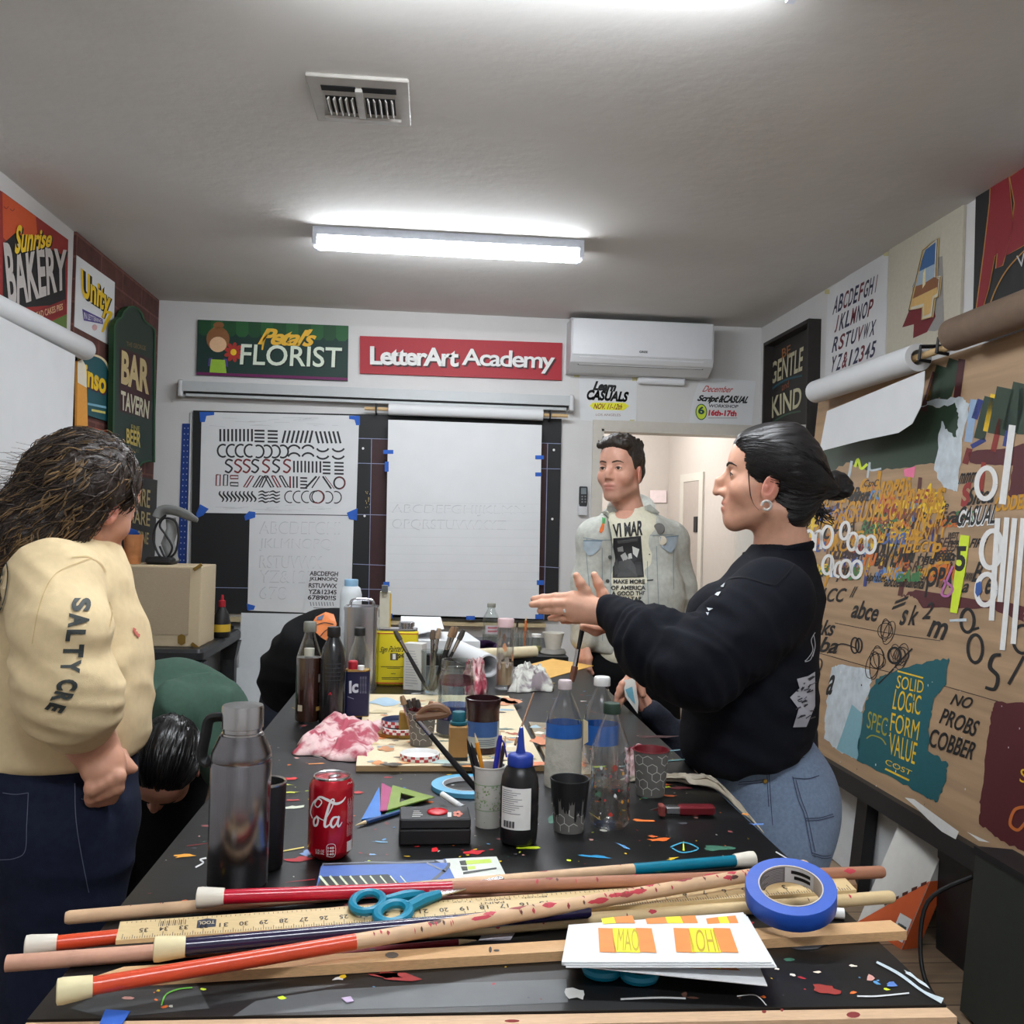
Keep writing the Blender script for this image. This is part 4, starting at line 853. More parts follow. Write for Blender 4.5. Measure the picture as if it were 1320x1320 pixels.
tp.poly(b,[(420,1276),(560,1268),(730,1262),(732,1292),(640,1296),(430,1302),(300,1310),(330,1290)],m_wear,.0002); tp.poly(b,[(150,1270),(250,1262),(270,1300),(140,1312),(90,1300)],P((56,58,60)),.0002)
# the larger, recognisable patches
for px,py,wx,wy,c in ((376,1004,.014,.009,(214,50,50)),(350,1004,.013,.008,(214,70,60)),(460,1022,.012,.007,(190,50,50)),(386,1108,.02,.008,(190,40,50)),(400,1100,.016,.012,(130,160,210)),(376,1032,.012,.006,(180,60,60)),(378,1041,.018,.008,(206,210,190)),(236,1104,.014,.008,(230,160,50)),(560,1096,.006,.011,(220,30,40)),(538,1092,.004,.003,(210,50,50)),(612,1099,.015,.009,(206,40,50)),(492,1086,.016,.003,(130,180,216)),(480,1102,.006,.003,(140,180,220)),(767,1105,.02,.006,(40,140,190)),(852,1083,.02,.009,(232,112,40)),(842,1079,.008,.005,(210,100,40)),(828,1058,.018,.006,(226,120,50)),(926,1094,.024,.012,(60,110,90)),(1180,1262,.003,.02,(200,210,214)),(1066,1276,.012,.01,(150,44,36)),(1150,1270,.008,.005,(90,130,200)),(745,1282,.012,.012,(200,200,196)),(835,1262,.01,.006,(200,40,60)),(880,1016,.02,.012,(120,50,56)),(845,950,.05,.02,(90,40,42)),(405,985,.02,.004,(230,150,80)),(370,1012,.01,.004,(200,200,70)),(374,1022,.014,.005,(206,210,80)),(520,1262,.03,.01,(150,40,40)),(500,1258,.016,.006,(140,40,40)),(1022,1258,.003,.003,(240,230,220)),(1002,1250,.003,.003,(240,230,220)),(1054,1254,.004,.003,(240,220,200)),(1100,1246,.004,.003,(240,230,210)),(1048,1220,.03,.006,(50,54,60)),(860,1026,.016,.006,(214,110,60)),(855,1012,.016,.006,(214,110,60)),(960,1050,.008,.005,(220,140,60)),(975,1063,.012,.005,(100,140,210))):
    pb(px,py,wx,wy,P(c),.0009,r3.uniform(-20,20))
for pts,w_,c in (([(208,1296),(214,1282),(230,1275),(248,1273)],1.8,(110,200,70)),([(266,1106),(258,1108),(262,1112),(252,1118)],2,(220,220,220)),([(864,1092),(882,1086),(900,1094),(880,1099),(866,1093)],1.6,(60,150,180)),([(1130,1240),(1160,1256),(1190,1278),(1215,1290)],[3,4,3,8],(190,204,210)),([(1105,1284),(1130,1284),(1172,1280)],2,(210,214,216)),([(950,1284),(974,1283),(988,1296)],1.4,(210,210,210)),([(800,1288),(850,1286),(884,1287)],2.4,(190,190,190)),([(348,1100),(392,1092)],1.6,(220,200,110)),([(805,972),(860,968),(880,966)],1.4,(110,150,160)),([(800,988),(850,982),(890,978)],1.6,(100,150,150)),([(1000,1098),(1020,1110),(1028,1118)],1.6,(200,200,200))):
    tp.stroke(b,pts,w_,P(c),.001)
for k in range(26):
    p = tp.pt(r3.uniform(400,700),r3.uniform(1060,1120)); blob(p.x,p.y,r3.uniform(.001,.005),r3.uniform(.001,.003),r3.choice(SP),.001,7)
b.build('tabletop',table,0)
b = MB(); zf = TZ-.0005
b.box((TXC,TY0-.011,TZ-.045),(TW,.02,.085),m_lum); ft = Pl((0,TY0-.0212,0),(0,-1,0))
for px,py,wx,wy in ((985,1304,3,2),(1100,1308,9,4),(660,1316,10,2),(1008,1302,2,2)): ft.disc(b,px,py,wx,wy,P((190,90,90)),.0006,10)
b.build('front_edge',table,0)
for x0,x1,y0,y1 in ((TXL+.02,TXL+.05,TY0+.02,TY1-.02),(TXR-.05,TXR-.02,TY0+.02,TY1-.02)):
    b = MB(); b.box(((x0+x1)/2,(y0+y1)/2,TZ-.08),(x1-x0,y1-y0,.085),m_black); b.build('apron',table,0)
for x in (TXL+.07,TXR-.07):
    for y in (TY0+.08,TYC,TY1-.08):
        b = MB(); b.box((x,y,(TZ-.035)/2),(.075,.075,TZ-.035),m_black); b.build('leg',table,0)
# second black counter behind the table
m_top2 = M('black counter',(26,27,28),.4,var=.1)
CZ = .93; CY0,CY1 = 3.62,4.25; cxr = at(733,838,CY0).x
ct = thing('side_counter','black counter table just beyond the far end of the splattered table','table',(.15,3.93,0))
b = MB(); b.box(((-.13+cxr)/2,(CY0+CY1)/2,CZ-.02),(cxr+.13,CY1-CY0,.04),m_top2); b.build('counter_top',ct,0)
for x in (-.07,cxr-.06):
    for y in (CY0+.06,CY1-.06):
        b = MB(); b.box((x,y,(CZ-.04)/2),(.06,.06,CZ-.04),m_black); b.build('leg',ct,0)

# ------------------------------------------------------------ long sticks, rulers and papers at the near edge
m_dow = M('bare dowel',(214,178,142),.55,var=.12,wave=(10,10,10),vs=3); m_dow2 = M('pinkish dowel',(206,156,132),.55,var=.12); m_dow3 = M('pale dowel',(222,196,150),.5,var=.08); m_dow4 = M('brown dowel',(168,116,90),.55,var=.1)
m_rub = M('white rubber tip',(226,220,206),.7,var=.05); m_rub2 = M('cream rubber tip',(228,216,172),.7,var=.05)
m_rp = M('red lacquer',(190,24,50),.25,coat=.3); m_op = M('orange lacquer',(216,74,40),.28,coat=.3); m_np = M('navy lacquer',(34,28,62),.2,coat=.5); m_tp = M('teal lacquer',(0,118,146),.3,coat=.3)
m_stain = P((190,60,74))
def stick(label,a,c,r,wood,paint=None,pf=None,tip=None,za=0,zc=0,stains=0,grp='mahl sticks and dowels on the near end of the table'):
    """a, c: photo points of both ends; za, zc: height of the axis over the table at both ends"""
    A,B = onz(a[0],a[1],TZ+r+za),onz(c[0],c[1],TZ+r+zc)
    t = thing('painting_stick' if tip else 'dowel',label,'stick',((A.x+B.x)/2,(A.y+B.y)/2,min(A.z,B.z)-r),grp)
    d = (B-A).normalized(); L_ = (B-A).length; s0 = .0
    if tip: s0 = .012
    pe = s0
    if paint:
        pe = pf*L_; b = MB(); b.tube([A+d*s0,A+d*pe],r*1.03,paint,14); b.build('painted_handle',t)
    b = MB(); b.tube([A+d*pe,B-d*.004,B],[r,r,r*.8],wood,14)
    if not tip: b = MB(); b.tube([A+d*pe,A+d*(pe+.003),B-d*.004,B],[r*.85 if not paint else r,r,r,r*.8],wood,14)
    v = Vector((0,0,1)); sd = d.cross(v).normalized()
    for k in range(stains):
        u = r3.uniform(pe+.02,L_-.02); ln = r3.uniform(.004,.03) if k < stains*.3 else r3.uniform(.001,.004); a0 = r3.uniform(-.2,1.2); pts = []
        for q in range(7):
            uu = u+ln*(q/6-.5); ww = (1-(q/3-1)**2)*r3.uniform(.2,.5)+.02
            pts.append((uu,a0-ww,a0+ww))
        vs = []
        for uu,a1,a2 in pts:
            for ang in (a1,(a1+a2)/2,a2): vs.append(A+d*uu+(v*math.cos(ang)+sd*math.sin(ang))*r*1.025)
        b.add(vs,[(q*3+j,q*3+j+1,q*3+j+4,q*3+j+3) for q in range(6) for j in range(2)],r3.choice((m_stain,m_stain,P((150,60,60)),P((90,60,50)))))
    b.build('shaft',t)
    if tip:
        b = MB(); b.lathe([(r*1.1,-.018),(r*1.45,-.017),(r*1.5,-.012),(r*1.25,.012),(r*1.2,.015)],tip,A+d*.01,18,frame(d)); b.build('rubber_tip',t)
    return t
Rr = .0085
stick('red handled stick with white tip crossing above the yardstick',(262,1157),(1139,1124),Rr,m_dow4,m_rp,.335,m_rub,.021,.016,14)
stick('teal handled stick, the farthest of the sticks, its white tip at right',(966,1108),(84,1183),.008,m_dow,m_tp,.2,m_rub,.0045,.0005,10)
stick('orange handled stick nearest the camera, long red stained shaft crossing over the others',(84,1277),(1040,1116),Rr,m_dow,m_op,.315,m_rub2,.016,.030,60)
stick('short seen orange handled stick whose white tip pokes out under the yardstick at left',(42,1219),(700,1150),.008,m_dow2,m_op,.5,m_rub,.0045,0)
stick('navy blue lacquered stick with cream tip below the yardstick',(208,1223),(760,1174),.009,m_np,m_np,.6,m_rub2,.017,.015)
stick('plain dowel with pink left end and pale right end under the tape roll',(8,1242),(1151,1156),.0085,m_dow3,m_dow2,.42,None,.0005,.0005,8)
# yardsticks
m_yard = M('yardstick wood',(214,188,140),.5,var=.08,wave=(3,30,30))
def flat_bar(name,label,cat,q,z,th,m,prt,group=None):
    pts = [onz(x,y,TZ+z+th) for x,y in q]; c = sum(pts,Vector())/4
    t = thing(name,label,cat,(c.x,c.y,TZ+z),group); b = MB(); b.slab(pts,th,m,Vector((0,0,1))); b.build(prt,t,0); return t,Pl((0,0,TZ+z+th),(0,0,1))
qy = [(149,1212),(1104,1147),(1084,1126),(155,1188)]
t,f = flat_bar('yardstick','long wooden yardstick with upside down numbers under the sticks','ruler',qy,.0165,.005,m_yard,'blade')
b = MB(); INK = P((60,50,44))
A,B = Vector(qy[0]),Vector(qy[1]); A2,B2 = Vector(qy[3]),Vector(qy[2])
def yp(u,v): return (A.lerp(B,u)).lerp(A2.lerp(B2,u),v)
for k in range(36*8+1):
    u = k/288*.985+.008; h = .32 if k % 8 == 0 else .24 if k % 4 == 0 else .15
    f.stroke(b,[yp(u,.03),yp(u,h)],.7,INK,.0003)
for k in range(150): u = k/150*.98+.01; f.stroke(b,[yp(u,.97),yp(u,.88)],.6,INK,.0003)
for k in range(1,36):
    s_ = str(36-k); u = k/36*.985+.008; w_ = .006*len(s_); v0,v1 = .34,.56
    q = [yp(u+w_/2,v0),yp(u-w_/2,v0),yp(u-w_/2,v1),yp(u+w_/2,v1)]; f.text(b,s_,[tuple(x) for x in q],INK,.0004,.01)
for s_,u0,u1 in (('PAINT',.495,.53),('Brush - Roller - Tray',.46,.59)):
    v0,v1 = (.6,.72) if s_ == 'PAINT' else (.78,.88); q = [yp(u1,v0),yp(u0,v0),yp(u0,v1),yp(u1,v1)]; f.text(b,s_,[tuple(x) for x in q],INK,.0004)
for k in range(14): f.stroke(b,[yp(.055+k*.0028,.6),yp(.055+k*.0028,.88)],.5+(k*7 % 3)*.45,INK,.0004)
f.poly(b,[yp(.108,.38),yp(.134,.38),yp(.134,.78),yp(.121,.86),yp(.108,.78)],P((50,54,70)),.0004); q = [yp(.132,.55),yp(.11,.55),yp(.11,.72),yp(.132,.72)]; f.text(b,'TOOL',[tuple(x) for x in q],CRM,.0006)
b.build('scale_markings',t,0)
t,f = flat_bar('wood_lath','square wooden lath nearest the camera, lying under the booklet','lath',[(112,1262),(1169,1200),(1148,1186),(160,1246)],.0006,.011,M('lath wood',(208,166,120),.6,var=.12,wave=(3,30,30)),'bar')
b = MB()
for px,py,wx,wy,c in ((505,1231,9,4,(110,100,90)),(632,1224,2,4,(70,66,64)),(640,1225,4,1.5,(80,76,70)),(1010,1197,5,2,(190,50,40)),(1032,1198,2,1,(190,50,40)),(480,1224,4,1.4,(60,50,44))): f.disc(b,px,py,wx,wy,P(c),.0004,9)
b.build('paint_marks',t,0)
t,f = flat_bar('wood_strip','second thin wooden strip just showing behind the yardstick right end','lath',[(960,1150),(1105,1141),(1102,1134),(955,1143)],.0006,.008,M('strip wood',(150,116,84),.6),'bar')
# pencil, pencil-like things and tape bits
def pencil(label,a,c,m,z=.004,tipm=None,r=.0037,name='pencil',grp=None):
    A,B = onz(a[0],a[1],TZ+z),onz(c[0],c[1],TZ+z); d = (B-A).normalized(); L_ = (B-A).length
    t = thing(name,label,'pencil' if name == 'pencil' else name,((A.x+B.x)/2,(A.y+B.y)/2,TZ),grp)
    b = MB(); b.tube([A,B-d*.022],r,m,6); b.build('barrel',t,0)
    b = MB(); b.tube([B-d*.022,B-d*.004,B],[r*.95,r*.3,.0004],tipm or m_dow3,8); b.build('point',t); return t
pencil('dark red pencil lying between the crossing sticks and the lath',(440,1228),(614,1212),P((120,24,40)))
b = MB(); b.tube([onz(1066,1176,TZ+.007),onz(1088,1178,TZ+.007)],.007,WHT,12); tag(b.build('marker_cap'),'small white marker cap on the table right of the tape roll','cap')
b = MB(); b.slab([onz(x,y,TZ+.0016) for x,y in ((128,1320),(136,1301),(168,1303),(156,1322))],.0008,m_tape,Vector((0,0,1))); tag(b.build('tape_piece',None,0),'blue tape piece stuck on the near left corner of the table','tape')
b = MB(); b.slab([onz(x,y,TZ+.0016) for x,y in ((617,1212),(625,1199),(666,1199),(658,1211))],.0008,P((170,166,176)),Vector((0,0,1))); tag(b.build('tape_piece',None,0),'grey tape piece on the table under the crossing sticks','tape')
b = MB(); b.slab([onz(x,y,TZ+.0016) for x,y in ((440,1286),(452,1284),(456,1290),(447,1292))],.0008,P((190,170,200)),Vector((0,0,1))); tag(b.build('tape_piece',None,0),'tiny lilac tape piece on the worn grey near edge of the table','tape')
# scissors with teal handles
z_ = TZ+.029; m_sc = M('teal scissor grip',(10,128,160),.4); m_st = M('bright steel',(200,202,206),.25,1)
t = thing('scissors','scissors with teal handles lying on the yardstick under the red handled stick','scissors',onz(520,1170,TZ+.02))
def loop(cx,cy,rx,ry,rot,n=20):
    pts = []; c,q = math.cos(R(rot)),math.sin(R(rot))
    for k in range(n+1): a = 6.2832*k/n; x,y = rx*math.cos(a),ry*math.sin(a); pts.append(onz(cx+x*c-y*q,cy+x*q+y*c,z_))
    return pts
b = MB(); b.tube(loop(507,1177,21,12,-12),.0062,m_sc,8,False); b.tube([onz(526,1170,z_),onz(545,1160,z_),onz(566,1153,z_)],[.007,.008,.006],m_sc,8); b.build('handle',t)
b = MB(); b.tube(loop(474,1163,20,12,-10),.0055,m_sc,8,False); b.tube([onz(492,1162,z_-.004),onz(520,1155,z_-.004),onz(552,1150,z_-.004)],[.006,.007,.006],m_sc,8); b.build('handle',t)
for q in ([(560,1156),(650,1132),(645,1129),(556,1148)],[(555,1152),(636,1139),(634,1134),(552,1145)]):
    b = MB(); b.slab([onz(x,y,z_+.001) for x,y in q],.002,m_st,Vector((0,0,1))); b.build('blade',t,0)
# teal-handled second scissors under the booklet
z_ = TZ+.006; t = thing('scissors','second teal handled pair of scissors mostly hidden under the booklet','scissors',onz(800,1250,TZ))
for cx in (776,824):
    b = MB(); b.tube(loop(cx,1250 if cx < 800 else 1256,19,8,4),.006,m_sc,8,False); b.tube([onz(cx,1244,z_),onz(810,1222,z_)],.005,m_sc,8); b.build('handle',t)
for dx in (0,6):
    b = MB(); b.slab([onz(x,y,z_+.002) for x,y in ((804+dx,1224),(814+dx,1224),(826+dx,1206),(822+dx,1206))],.002,m_st,Vector((0,0,1))); b.build('blade',t,0)
# booklet of colour charts
m_or2,m_ye2 = P((226,140,70)),P((238,228,50))
zt_ = TZ+.062
def sheet3(pts,m,n=None,th=.0012): 
    b = MB(); b.slab(pts,th,m,n); return b
t = thing('booklet','white booklet of orange and yellow letter charts on the near right of the table','booklet',onz(850,1240,TZ+.012))
zA,zB = TZ+.040,TZ+.036
top = [onz(724,1240,TZ+.03),onz(995,1240,TZ+.036),onz(958,1176,TZ+.028),onz(733,1192,TZ+.024)]
nt_ = (top[1]-top[0]).cross(top[3]-top[0]).normalized()
for k in range(3):
    b = sheet3([p-nt_*(.0016*k)+Vector((.002*k,-.002*k,0)) for p in top],m_paper,nt_); b.build('page',t,0)
bot = [onz(724,1243,TZ+.026),onz(989,1270,TZ+.018),onz(960,1200,TZ+.016),onz(733,1200,TZ+.018)]
b = sheet3(bot,m_paper,Vector((0,0,1))); b.build('page',t,0)
ft_ = Pl(top[0],nt_); b = MB()
for x0,x1,dx in ((771,840,4.5),(868,941,9)):
    w_ = (x1-x0)
    for k,(u0,u1,m) in enumerate(((0,.27,m_or2),(.27,.7,m_ye2),(.7,1,m_or2))):
        ft_.poly(b,[(x0+w_*u0,1196),(x0+w_*u1,1196.5),(x0+w_*u1*1.03+dx,1228),(x0+w_*u0*1.03+dx*.4,1227)],m,.0007)
ft_.text(b,'MAO',[(797,1197),(822,1197),(825,1226),(795,1226)],P((190,170,40)),.0009); ft_.text(b,'OHI',[(896,1198),(920,1198),(928,1227),(898,1227)],P((190,160,40)),.0009)
for x0,x1 in ((775,815),(832,896),(910,948)):
    ft_.poly(b,[(x0,1184),(x0+(x1-x0)*.4,1182),(x0+(x1-x0)*.4+3,1190),(x0+2,1191)],m_or2 if x0 > 800 else m_ye2,.0007); ft_.poly(b,[(x0+(x1-x0)*.4,1182),(x0+(x1-x0)*.7,1181),(x0+(x1-x0)*.7+4,1190),(x0+(x1-x0)*.4+3,1190)],m_ye2 if x0 > 800 else m_or2,.0007); ft_.poly(b,[(x0+(x1-x0)*.7,1181),(x1,1180),(x1+4,1190),(x0+(x1-x0)*.7+4,1190)],m_or2,.0007)
fb = Pl(bot[0],(bot[1]-bot[0]).cross(bot[2]-bot[0])); fb = Pl(bot[0],fb.n if fb.n.z > 0 else -fb.n)
fb.poly(b,[(882,1243),(948,1247),(955,1251),(890,1248)],P((200,116,70)),.0006); fb.poly(b,[(902,1243),(926,1245),(930,1249),(906,1247)],m_ye2,.0009)
b.build('colour_chart',t,0)
# blue tape roll propped on the sticks
m_tr_ = M('blue tape roll',(36,84,184),.45,var=.05); m_core = M('card core',(200,190,180),.7)
ctr = onz(1019,1152,TZ+.05); 
ax = (Vector((-.12,-.30,1))).normalized(); Fm = frame(ax)
t = thing('tape_roll','roll of blue painters tape propped on the sticks at right','tape',ctr-Vector((0,0,.03)))
b = MB(); b.lathe([(.039,-.012),(.0545,-.012),(.055,-.011),(.055,.011),(.0545,.012),(.039,.012)],m_tr_,ctr,40,Fm,cap0=False,cap1=False); b.build('tape',t)
b = MB(); b.lathe([(.039,.0125),(.0375,.0125),(.0375,-.0125),(.039,-.0125)],m_core,ctr,40,Fm,cap0=False,cap1=False); cor_ = b.build('core',t)
b = MB()
def cylpatch(b,ctr,Fm,r,a0,a1,z0,z1,m,n=10):
    vs = []
    for k in range(n+1):
        a = R(a0+(a1-a0)*k/n)
        for z in (z0,z1): vs.append(ctr+Fm @ Vector((r*math.cos(a),r*math.sin(a),z)))
    b.add(vs,[(2*k,2*k+2,2*k+3,2*k+1) for k in range(n)],m)
cylpatch(b,ctr,Fm,.0368,60,175,-.011,.011,P((120,116,120))); cylpatch(b,ctr,Fm,.0366,20,80,-.011,.011,P((220,220,222)))
for k in range(8): cylpatch(b,ctr,Fm,.0364,84,150-(k*31 % 40),-.009+k*.0024,-.0082+k*.0024,P((190,186,190)))
for k,(z0,z1) in enumerate(((.002,.007),(-.006,-.001))): cylpatch(b,ctr,Fm,.0364,28,68-k*6,z0,z1,BLK)
b.build('core_label',cor_)

# ------------------------------------------------------------ vessels
m_ss = M('brushed steel',(132,130,134),.24,1,var=.1,wave=(60,60,1)); m_ssd = M('steel lid',(186,184,184),.22,1)
m_glass = thin_glass('clear glass',(.9,.93,.92),.05,.45); m_pet = thin_glass('clear plastic',(.92,.93,.94),.12,.5)
def opens(r_out,h,wall,floor_=.004): return [(r_out-wall,h),(r_out-wall-.001,floor_)]
def tp_at(px,py,z=TZ): p = onz(px,py,z); p.z = z+.0004; return p
for m_ in (m_ss,m_ssd):          # lathe-brushed metal: highlights stretch along the axis
    b_ = m_.node_tree.nodes['Principled BSDF']; b_.inputs['Anisotropic'].default_value = .25; tn = m_.node_tree.nodes.new('ShaderNodeTangent'); tn.direction_type = 'RADIAL'; tn.axis = 'Z'; m_.node_tree.links.new(tn.outputs[0],b_.inputs['Tangent'])
# thermos
p = tp_at(306,1139); S = p.y/1220
t = thing('thermos_flask','tall brushed steel flask standing at the left edge of the table','flask',p)
b = MB(); b.lathe([(.038,0),(.0405,.003),(.0405,.165),(.039,.168),(.0405,.171),(.0395,.18),(.031,.2),(.030,.203)],m_ss,p,40); b.build('flask_body',t)
b = MB(); b.lathe([(.0275,.203),(.0275,.206),(.026,.207),(.026,.212),(.028,.213),(.028,.24),(.0268,.243)],m_ssd,p,36); b.build('lid',t)
hx = Vector((-1,.1,0)).normalized()
b = MB(); b.tube(smoothline([p+hx*.026+Vector((0,0,.226)),p+hx*.045+Vector((0,0,.222)),p+hx*.05+Vector((0,0,.2)),p+hx*.054+Vector((0,0,.172)),p+hx*.047+Vector((0,0,.163)),p+hx*.04+Vector((0,0,.168))]),.0055,BLK,8,flat=1.5); b.build('handle',t)
p2 = p+Vector((.022,.062,0)); t = thing('black_tumbler','black tumbler with shiny rim mostly hidden behind the steel flask','tumbler',p2)
b = MB(); b.lathe([(.026,0),(.029,.004),(.031,.115),(.031,.12)],P((20,20,22)),p2,28,cap1=False); b.build('body',t)
b = MB(); b.lathe([(.031,.12),(.0315,.122),(.03,.124),(.028,.122),(.026,.02)],m_ssd,p2,28,cap0=False); b.build('rim',t)
# cola can
p = tp_at(425,1103); t = thing('soda_can','open red soda can standing beside the steel flask','can',p)
m_can = M('red can print',(186,16,36),.25,.4,var=.02,coat=.4); m_al = M('aluminium',(206,208,212),.25,1)
b = MB(); b.lathe([(.024,0),(.0265,.002),(.0325,.011),(.033,.014),(.033,.103),(.0325,.107),(.0275,.1165)],m_can,p,44); b.build('can_wall',t)
b = MB(); b.lathe([(.0275,.1165),(.0278,.119),(.0268,.1205),(.0252,.1195),(.0245,.1155),(0,.1155)],m_al,p,40,cap0=False,cap1=False); b.build('lid',t)
b = MB(); b.lathe([(.0001,0),(.0085,0)],BLK,p+Vector((-.004,.007,.1163)),16,sx=1.3,sy=.8); b.build('mouth',t,0)
b = MB(); b.rbox(p+Vector((.004,-.003,.1172)),(.014,.02,.0015),m_al,.006,RZ(-35)); b.build('pull_tab',t)
# script lettering wrapped on the can: u = angle (deg, 0 faces camera), v = height
camang = math.degrees(math.atan2(-p.y,-p.x)); b = MB()
def cyl_stroke(b,p,r,pts,wd,m,a_ref,off=.0004):
    P_ = smoothline([Vector((x,y)) for x,y in pts],5)
    if len(P_) == 2: P_ = [P_[0].lerp(P_[1],k/10) for k in range(11)]
    n = len(P_); vs = []; W = wd if isinstance(wd,(list,tuple)) else [wd]
    for i in range(n):
        tn = P_[min(i+1,n-1)]-P_[max(i-1,0)]; tn = tn.normalized() if tn.length > 1e-9 else Vector((1,0)); nn = Vector((-tn.y,tn.x)); wi = float(np.interp(i/(n-1),np.linspace(0,1,len(W)),W))
        for s_ in (.5,-.5):
            q = P_[i]+nn*wi*s_; a = R(a_ref)+q.x/r; vs.append(p+Vector(((r+off)*math.cos(a),(r+off)*math.sin(a),q.y)))
    b.add(vs,[(2*i,2*i+1,2*i+3,2*i+2) for i in range(n-1)],m)
def cyl_text(b,p,r,s_,x0,x1,y0,y1,m,a_ref,bold=0,shear=0,vert=False,off=.0004):
    v,f_,_ = glyphs(s_,bold,shear); vs = []
    for u,w_ in v:
        if vert: x,y = x0+(x1-x0)*w_,y1-(y1-y0)*u
        else: x,y = x0+(x1-x0)*u,y0+(y1-y0)*w_
        a = R(a_ref)+x/r; vs.append(p+Vector(((r+off)*math.cos(a),(r+off)*math.sin(a),y)))
    b.add(vs,f_,m)
mm = .001; W_ = WHT
for pts,wd in (([(-30,62),(-36,70),(-30,84),(-20,92),(-14,88),(-20,80),(-26,84),(-18,95),(-6,92),(6,86),(16,88),(22,94)],[2,3.5,3,2,1.5,1.5,2,3,4,4,3,1]),
                ([(-22,66),(-27,60),(-26,53),(-21,54),(-19,62),(-22,67),(-16,64),(-10,62)],[2,3.6,3.6,3,3,2,1.4,1.2]),
                ([(-10,60),(-2,74),(4,90),(0,92),(-4,80),(-8,62),(-8,53),(-3,55),(2,61)],[1.4,1.6,2,2,3.6,4,3.4,2,1.4]),
                ([(11,66),(4,66),(0,58),(3,52),(8,57),(12,67),(10,58),(12,52),(17,58)],[2,3,3.6,3,2,3,3.6,2.4,1.2])):
    cyl_stroke(b,p,.033,[(x*mm,y*mm) for x,y in pts],[q*mm for q in wd],W_,camang)
cyl_text(b,p,.033,'12 FL OZ',-.022*1,-.008,.016,.019,W_,camang); cyl_text(b,p,.033,'355 mL',-.022,-.008,.0125,.0155,W_,camang)
for k in range(3): cyl_text(b,p,.033,'140',-.003,.006,.0115+k*.0045,.0145+k*.0045,W_,camang,.02)
cyl_stroke(b,p,.033,[(-.004,.01),(.007,.01),(.007,.026),(-.004,.026),(-.004,.01)],.0006,W_,camang)
for k in range(9): cyl_text(b,p,.033,'ingredients water',.026+k*.0018,.0272+k*.0018,.034,.09-.004*(k % 3),W_,camang,vert=True)
cyl_text(b,p,.0285,'Cola',.024,.036,.108,.113,W_,camang,.02,.2,off=.0022)
b.build('can_lettering',t)
cylb = MB(); vs = []
for k in range(12): cylpatch(cylb,p,RZ(camang),.0334,47+k*2,48+k*2+(k % 3)*.6,.012,.027,W_,1)
cylb.build('barcode',t)
# magazines
def magazine(label,q,z,th,m): 
    pts = [onz(x,y,TZ+z+th) for x,y in q]; c = sum(pts,Vector())/len(pts); t = thing('magazine',label,'magazine',(c.x,c.y,TZ+z),'magazines near the soda can'); b = MB(); b.slab(pts,th,m,Vector((0,0,1)),m_paper); b.build('cover',t,0); return t,Pl((0,0,TZ+z+th),(0,0,1))
t,f = magazine('blue magazine under the other, its back edge showing behind',[(408,1150),(660,1142),(640,1106),(416,1113)],.001,.004,P((170,176,190)))
b = MB(); f.poly(b,[(417,1114),(560,1108),(580,1118),(416,1122)],P((60,64,72)),.0003); f.stroke(b,[(470,1111),(520,1112),(560,1110)],2,P((120,124,132)),.0005); b.build('cover_print',t,0)
t,f = magazine('magazine with blue sky cover and white letter panel beside the soda can',[(404,1158),(658,1143),(640,1104),(572,1107),(576,1112),(414,1116)],.0055,.003,P((84,116,186)))
b = MB()
f.poly(b,[(574,1107),(640,1104),(658,1140),(590,1140)],P((214,218,210)),.0003); f.poly(b,[(406,1150),(414,1130),(500,1127),(530,1150)],P((60,66,66)),.0003)
for k in range(9): f.stroke(b,[(412+k*13,1129),(430+k*13,1150)],3-.2*k,P((214,222,190)),.0005)
f.stroke(b,[(540,1150),(575,1120),(578,1112)],4,P((90,96,108)),.0005); f.stroke(b,[(550,1112),(575,1124)],2,P((130,136,150)),.0005)
for q in ([(594,1110),(632,1107),(634,1112),(594,1115)],[(600,1117),(612,1116),(613,1120),(601,1121)],[(612,1137),(644,1134),(650,1139),(612,1140)]): f.poly(b,q,P((190,216,90)),.0005)
for q in ([(592,1110),(600,1109),(602,1115),(594,1115)],[(594,1117),(602,1117),(603,1122),(596,1122)],[(597,1124),(640,1118),(640,1120),(597,1127)]): f.poly(b,q,P((60,64,60)),.0007)
b.build('cover_print',t,0)
# black box with red push button
p0,p1 = onz(513,1090),onz(606,1090); w_ = (p1-p0).length; hgt = .041
t = thing('button_box','black plastic box with a big round red button','box',((p0.x+p1.x)/2,p0.y+.035,TZ))
c0 = Vector(((p0.x+p1.x)/2,p0.y+.035,TZ)); rz = RZ(2)
b = MB(); b.rbox(c0+Vector((0,0,hgt*.3)),(w_,.07,hgt*.58),P((26,26,28)),.004,rz); b.build('case_base',t); b = MB(); b.rbox(c0+Vector((0,0,hgt*.8)),(w_*.99,.069,hgt*.38),P((36,37,39)),.004,rz); b.build('case_lid',t)
b = MB(); b.lathe([(.0165,0),(.0165,.002),(.0145,.003),(.0135,.0015),(0,.002)],M('red button',(206,26,40),.3),c0+Vector((.004,0,hgt)),26,cap0=False,cap1=False); b.build('button',t)
fz = Pl((0,0,TZ+hgt),(0,0,1)); b = MB()
for k,w2 in enumerate((8,10,12,9)): fz.rect(b,533-k*.6,1045+k*2.3,533+w2,1046+k*2.3,P((190,190,186)),.0006)
for k in range(5): fz.disc(b,590+4*math.cos(k*1.256),1049+2.5*math.sin(k*1.256),2.6,1.7,P((214,130,110)),.0006,9)
fz.rect(b,577,1047,582,1053,P((200,200,196)),.0006); b.build('print',t,0)
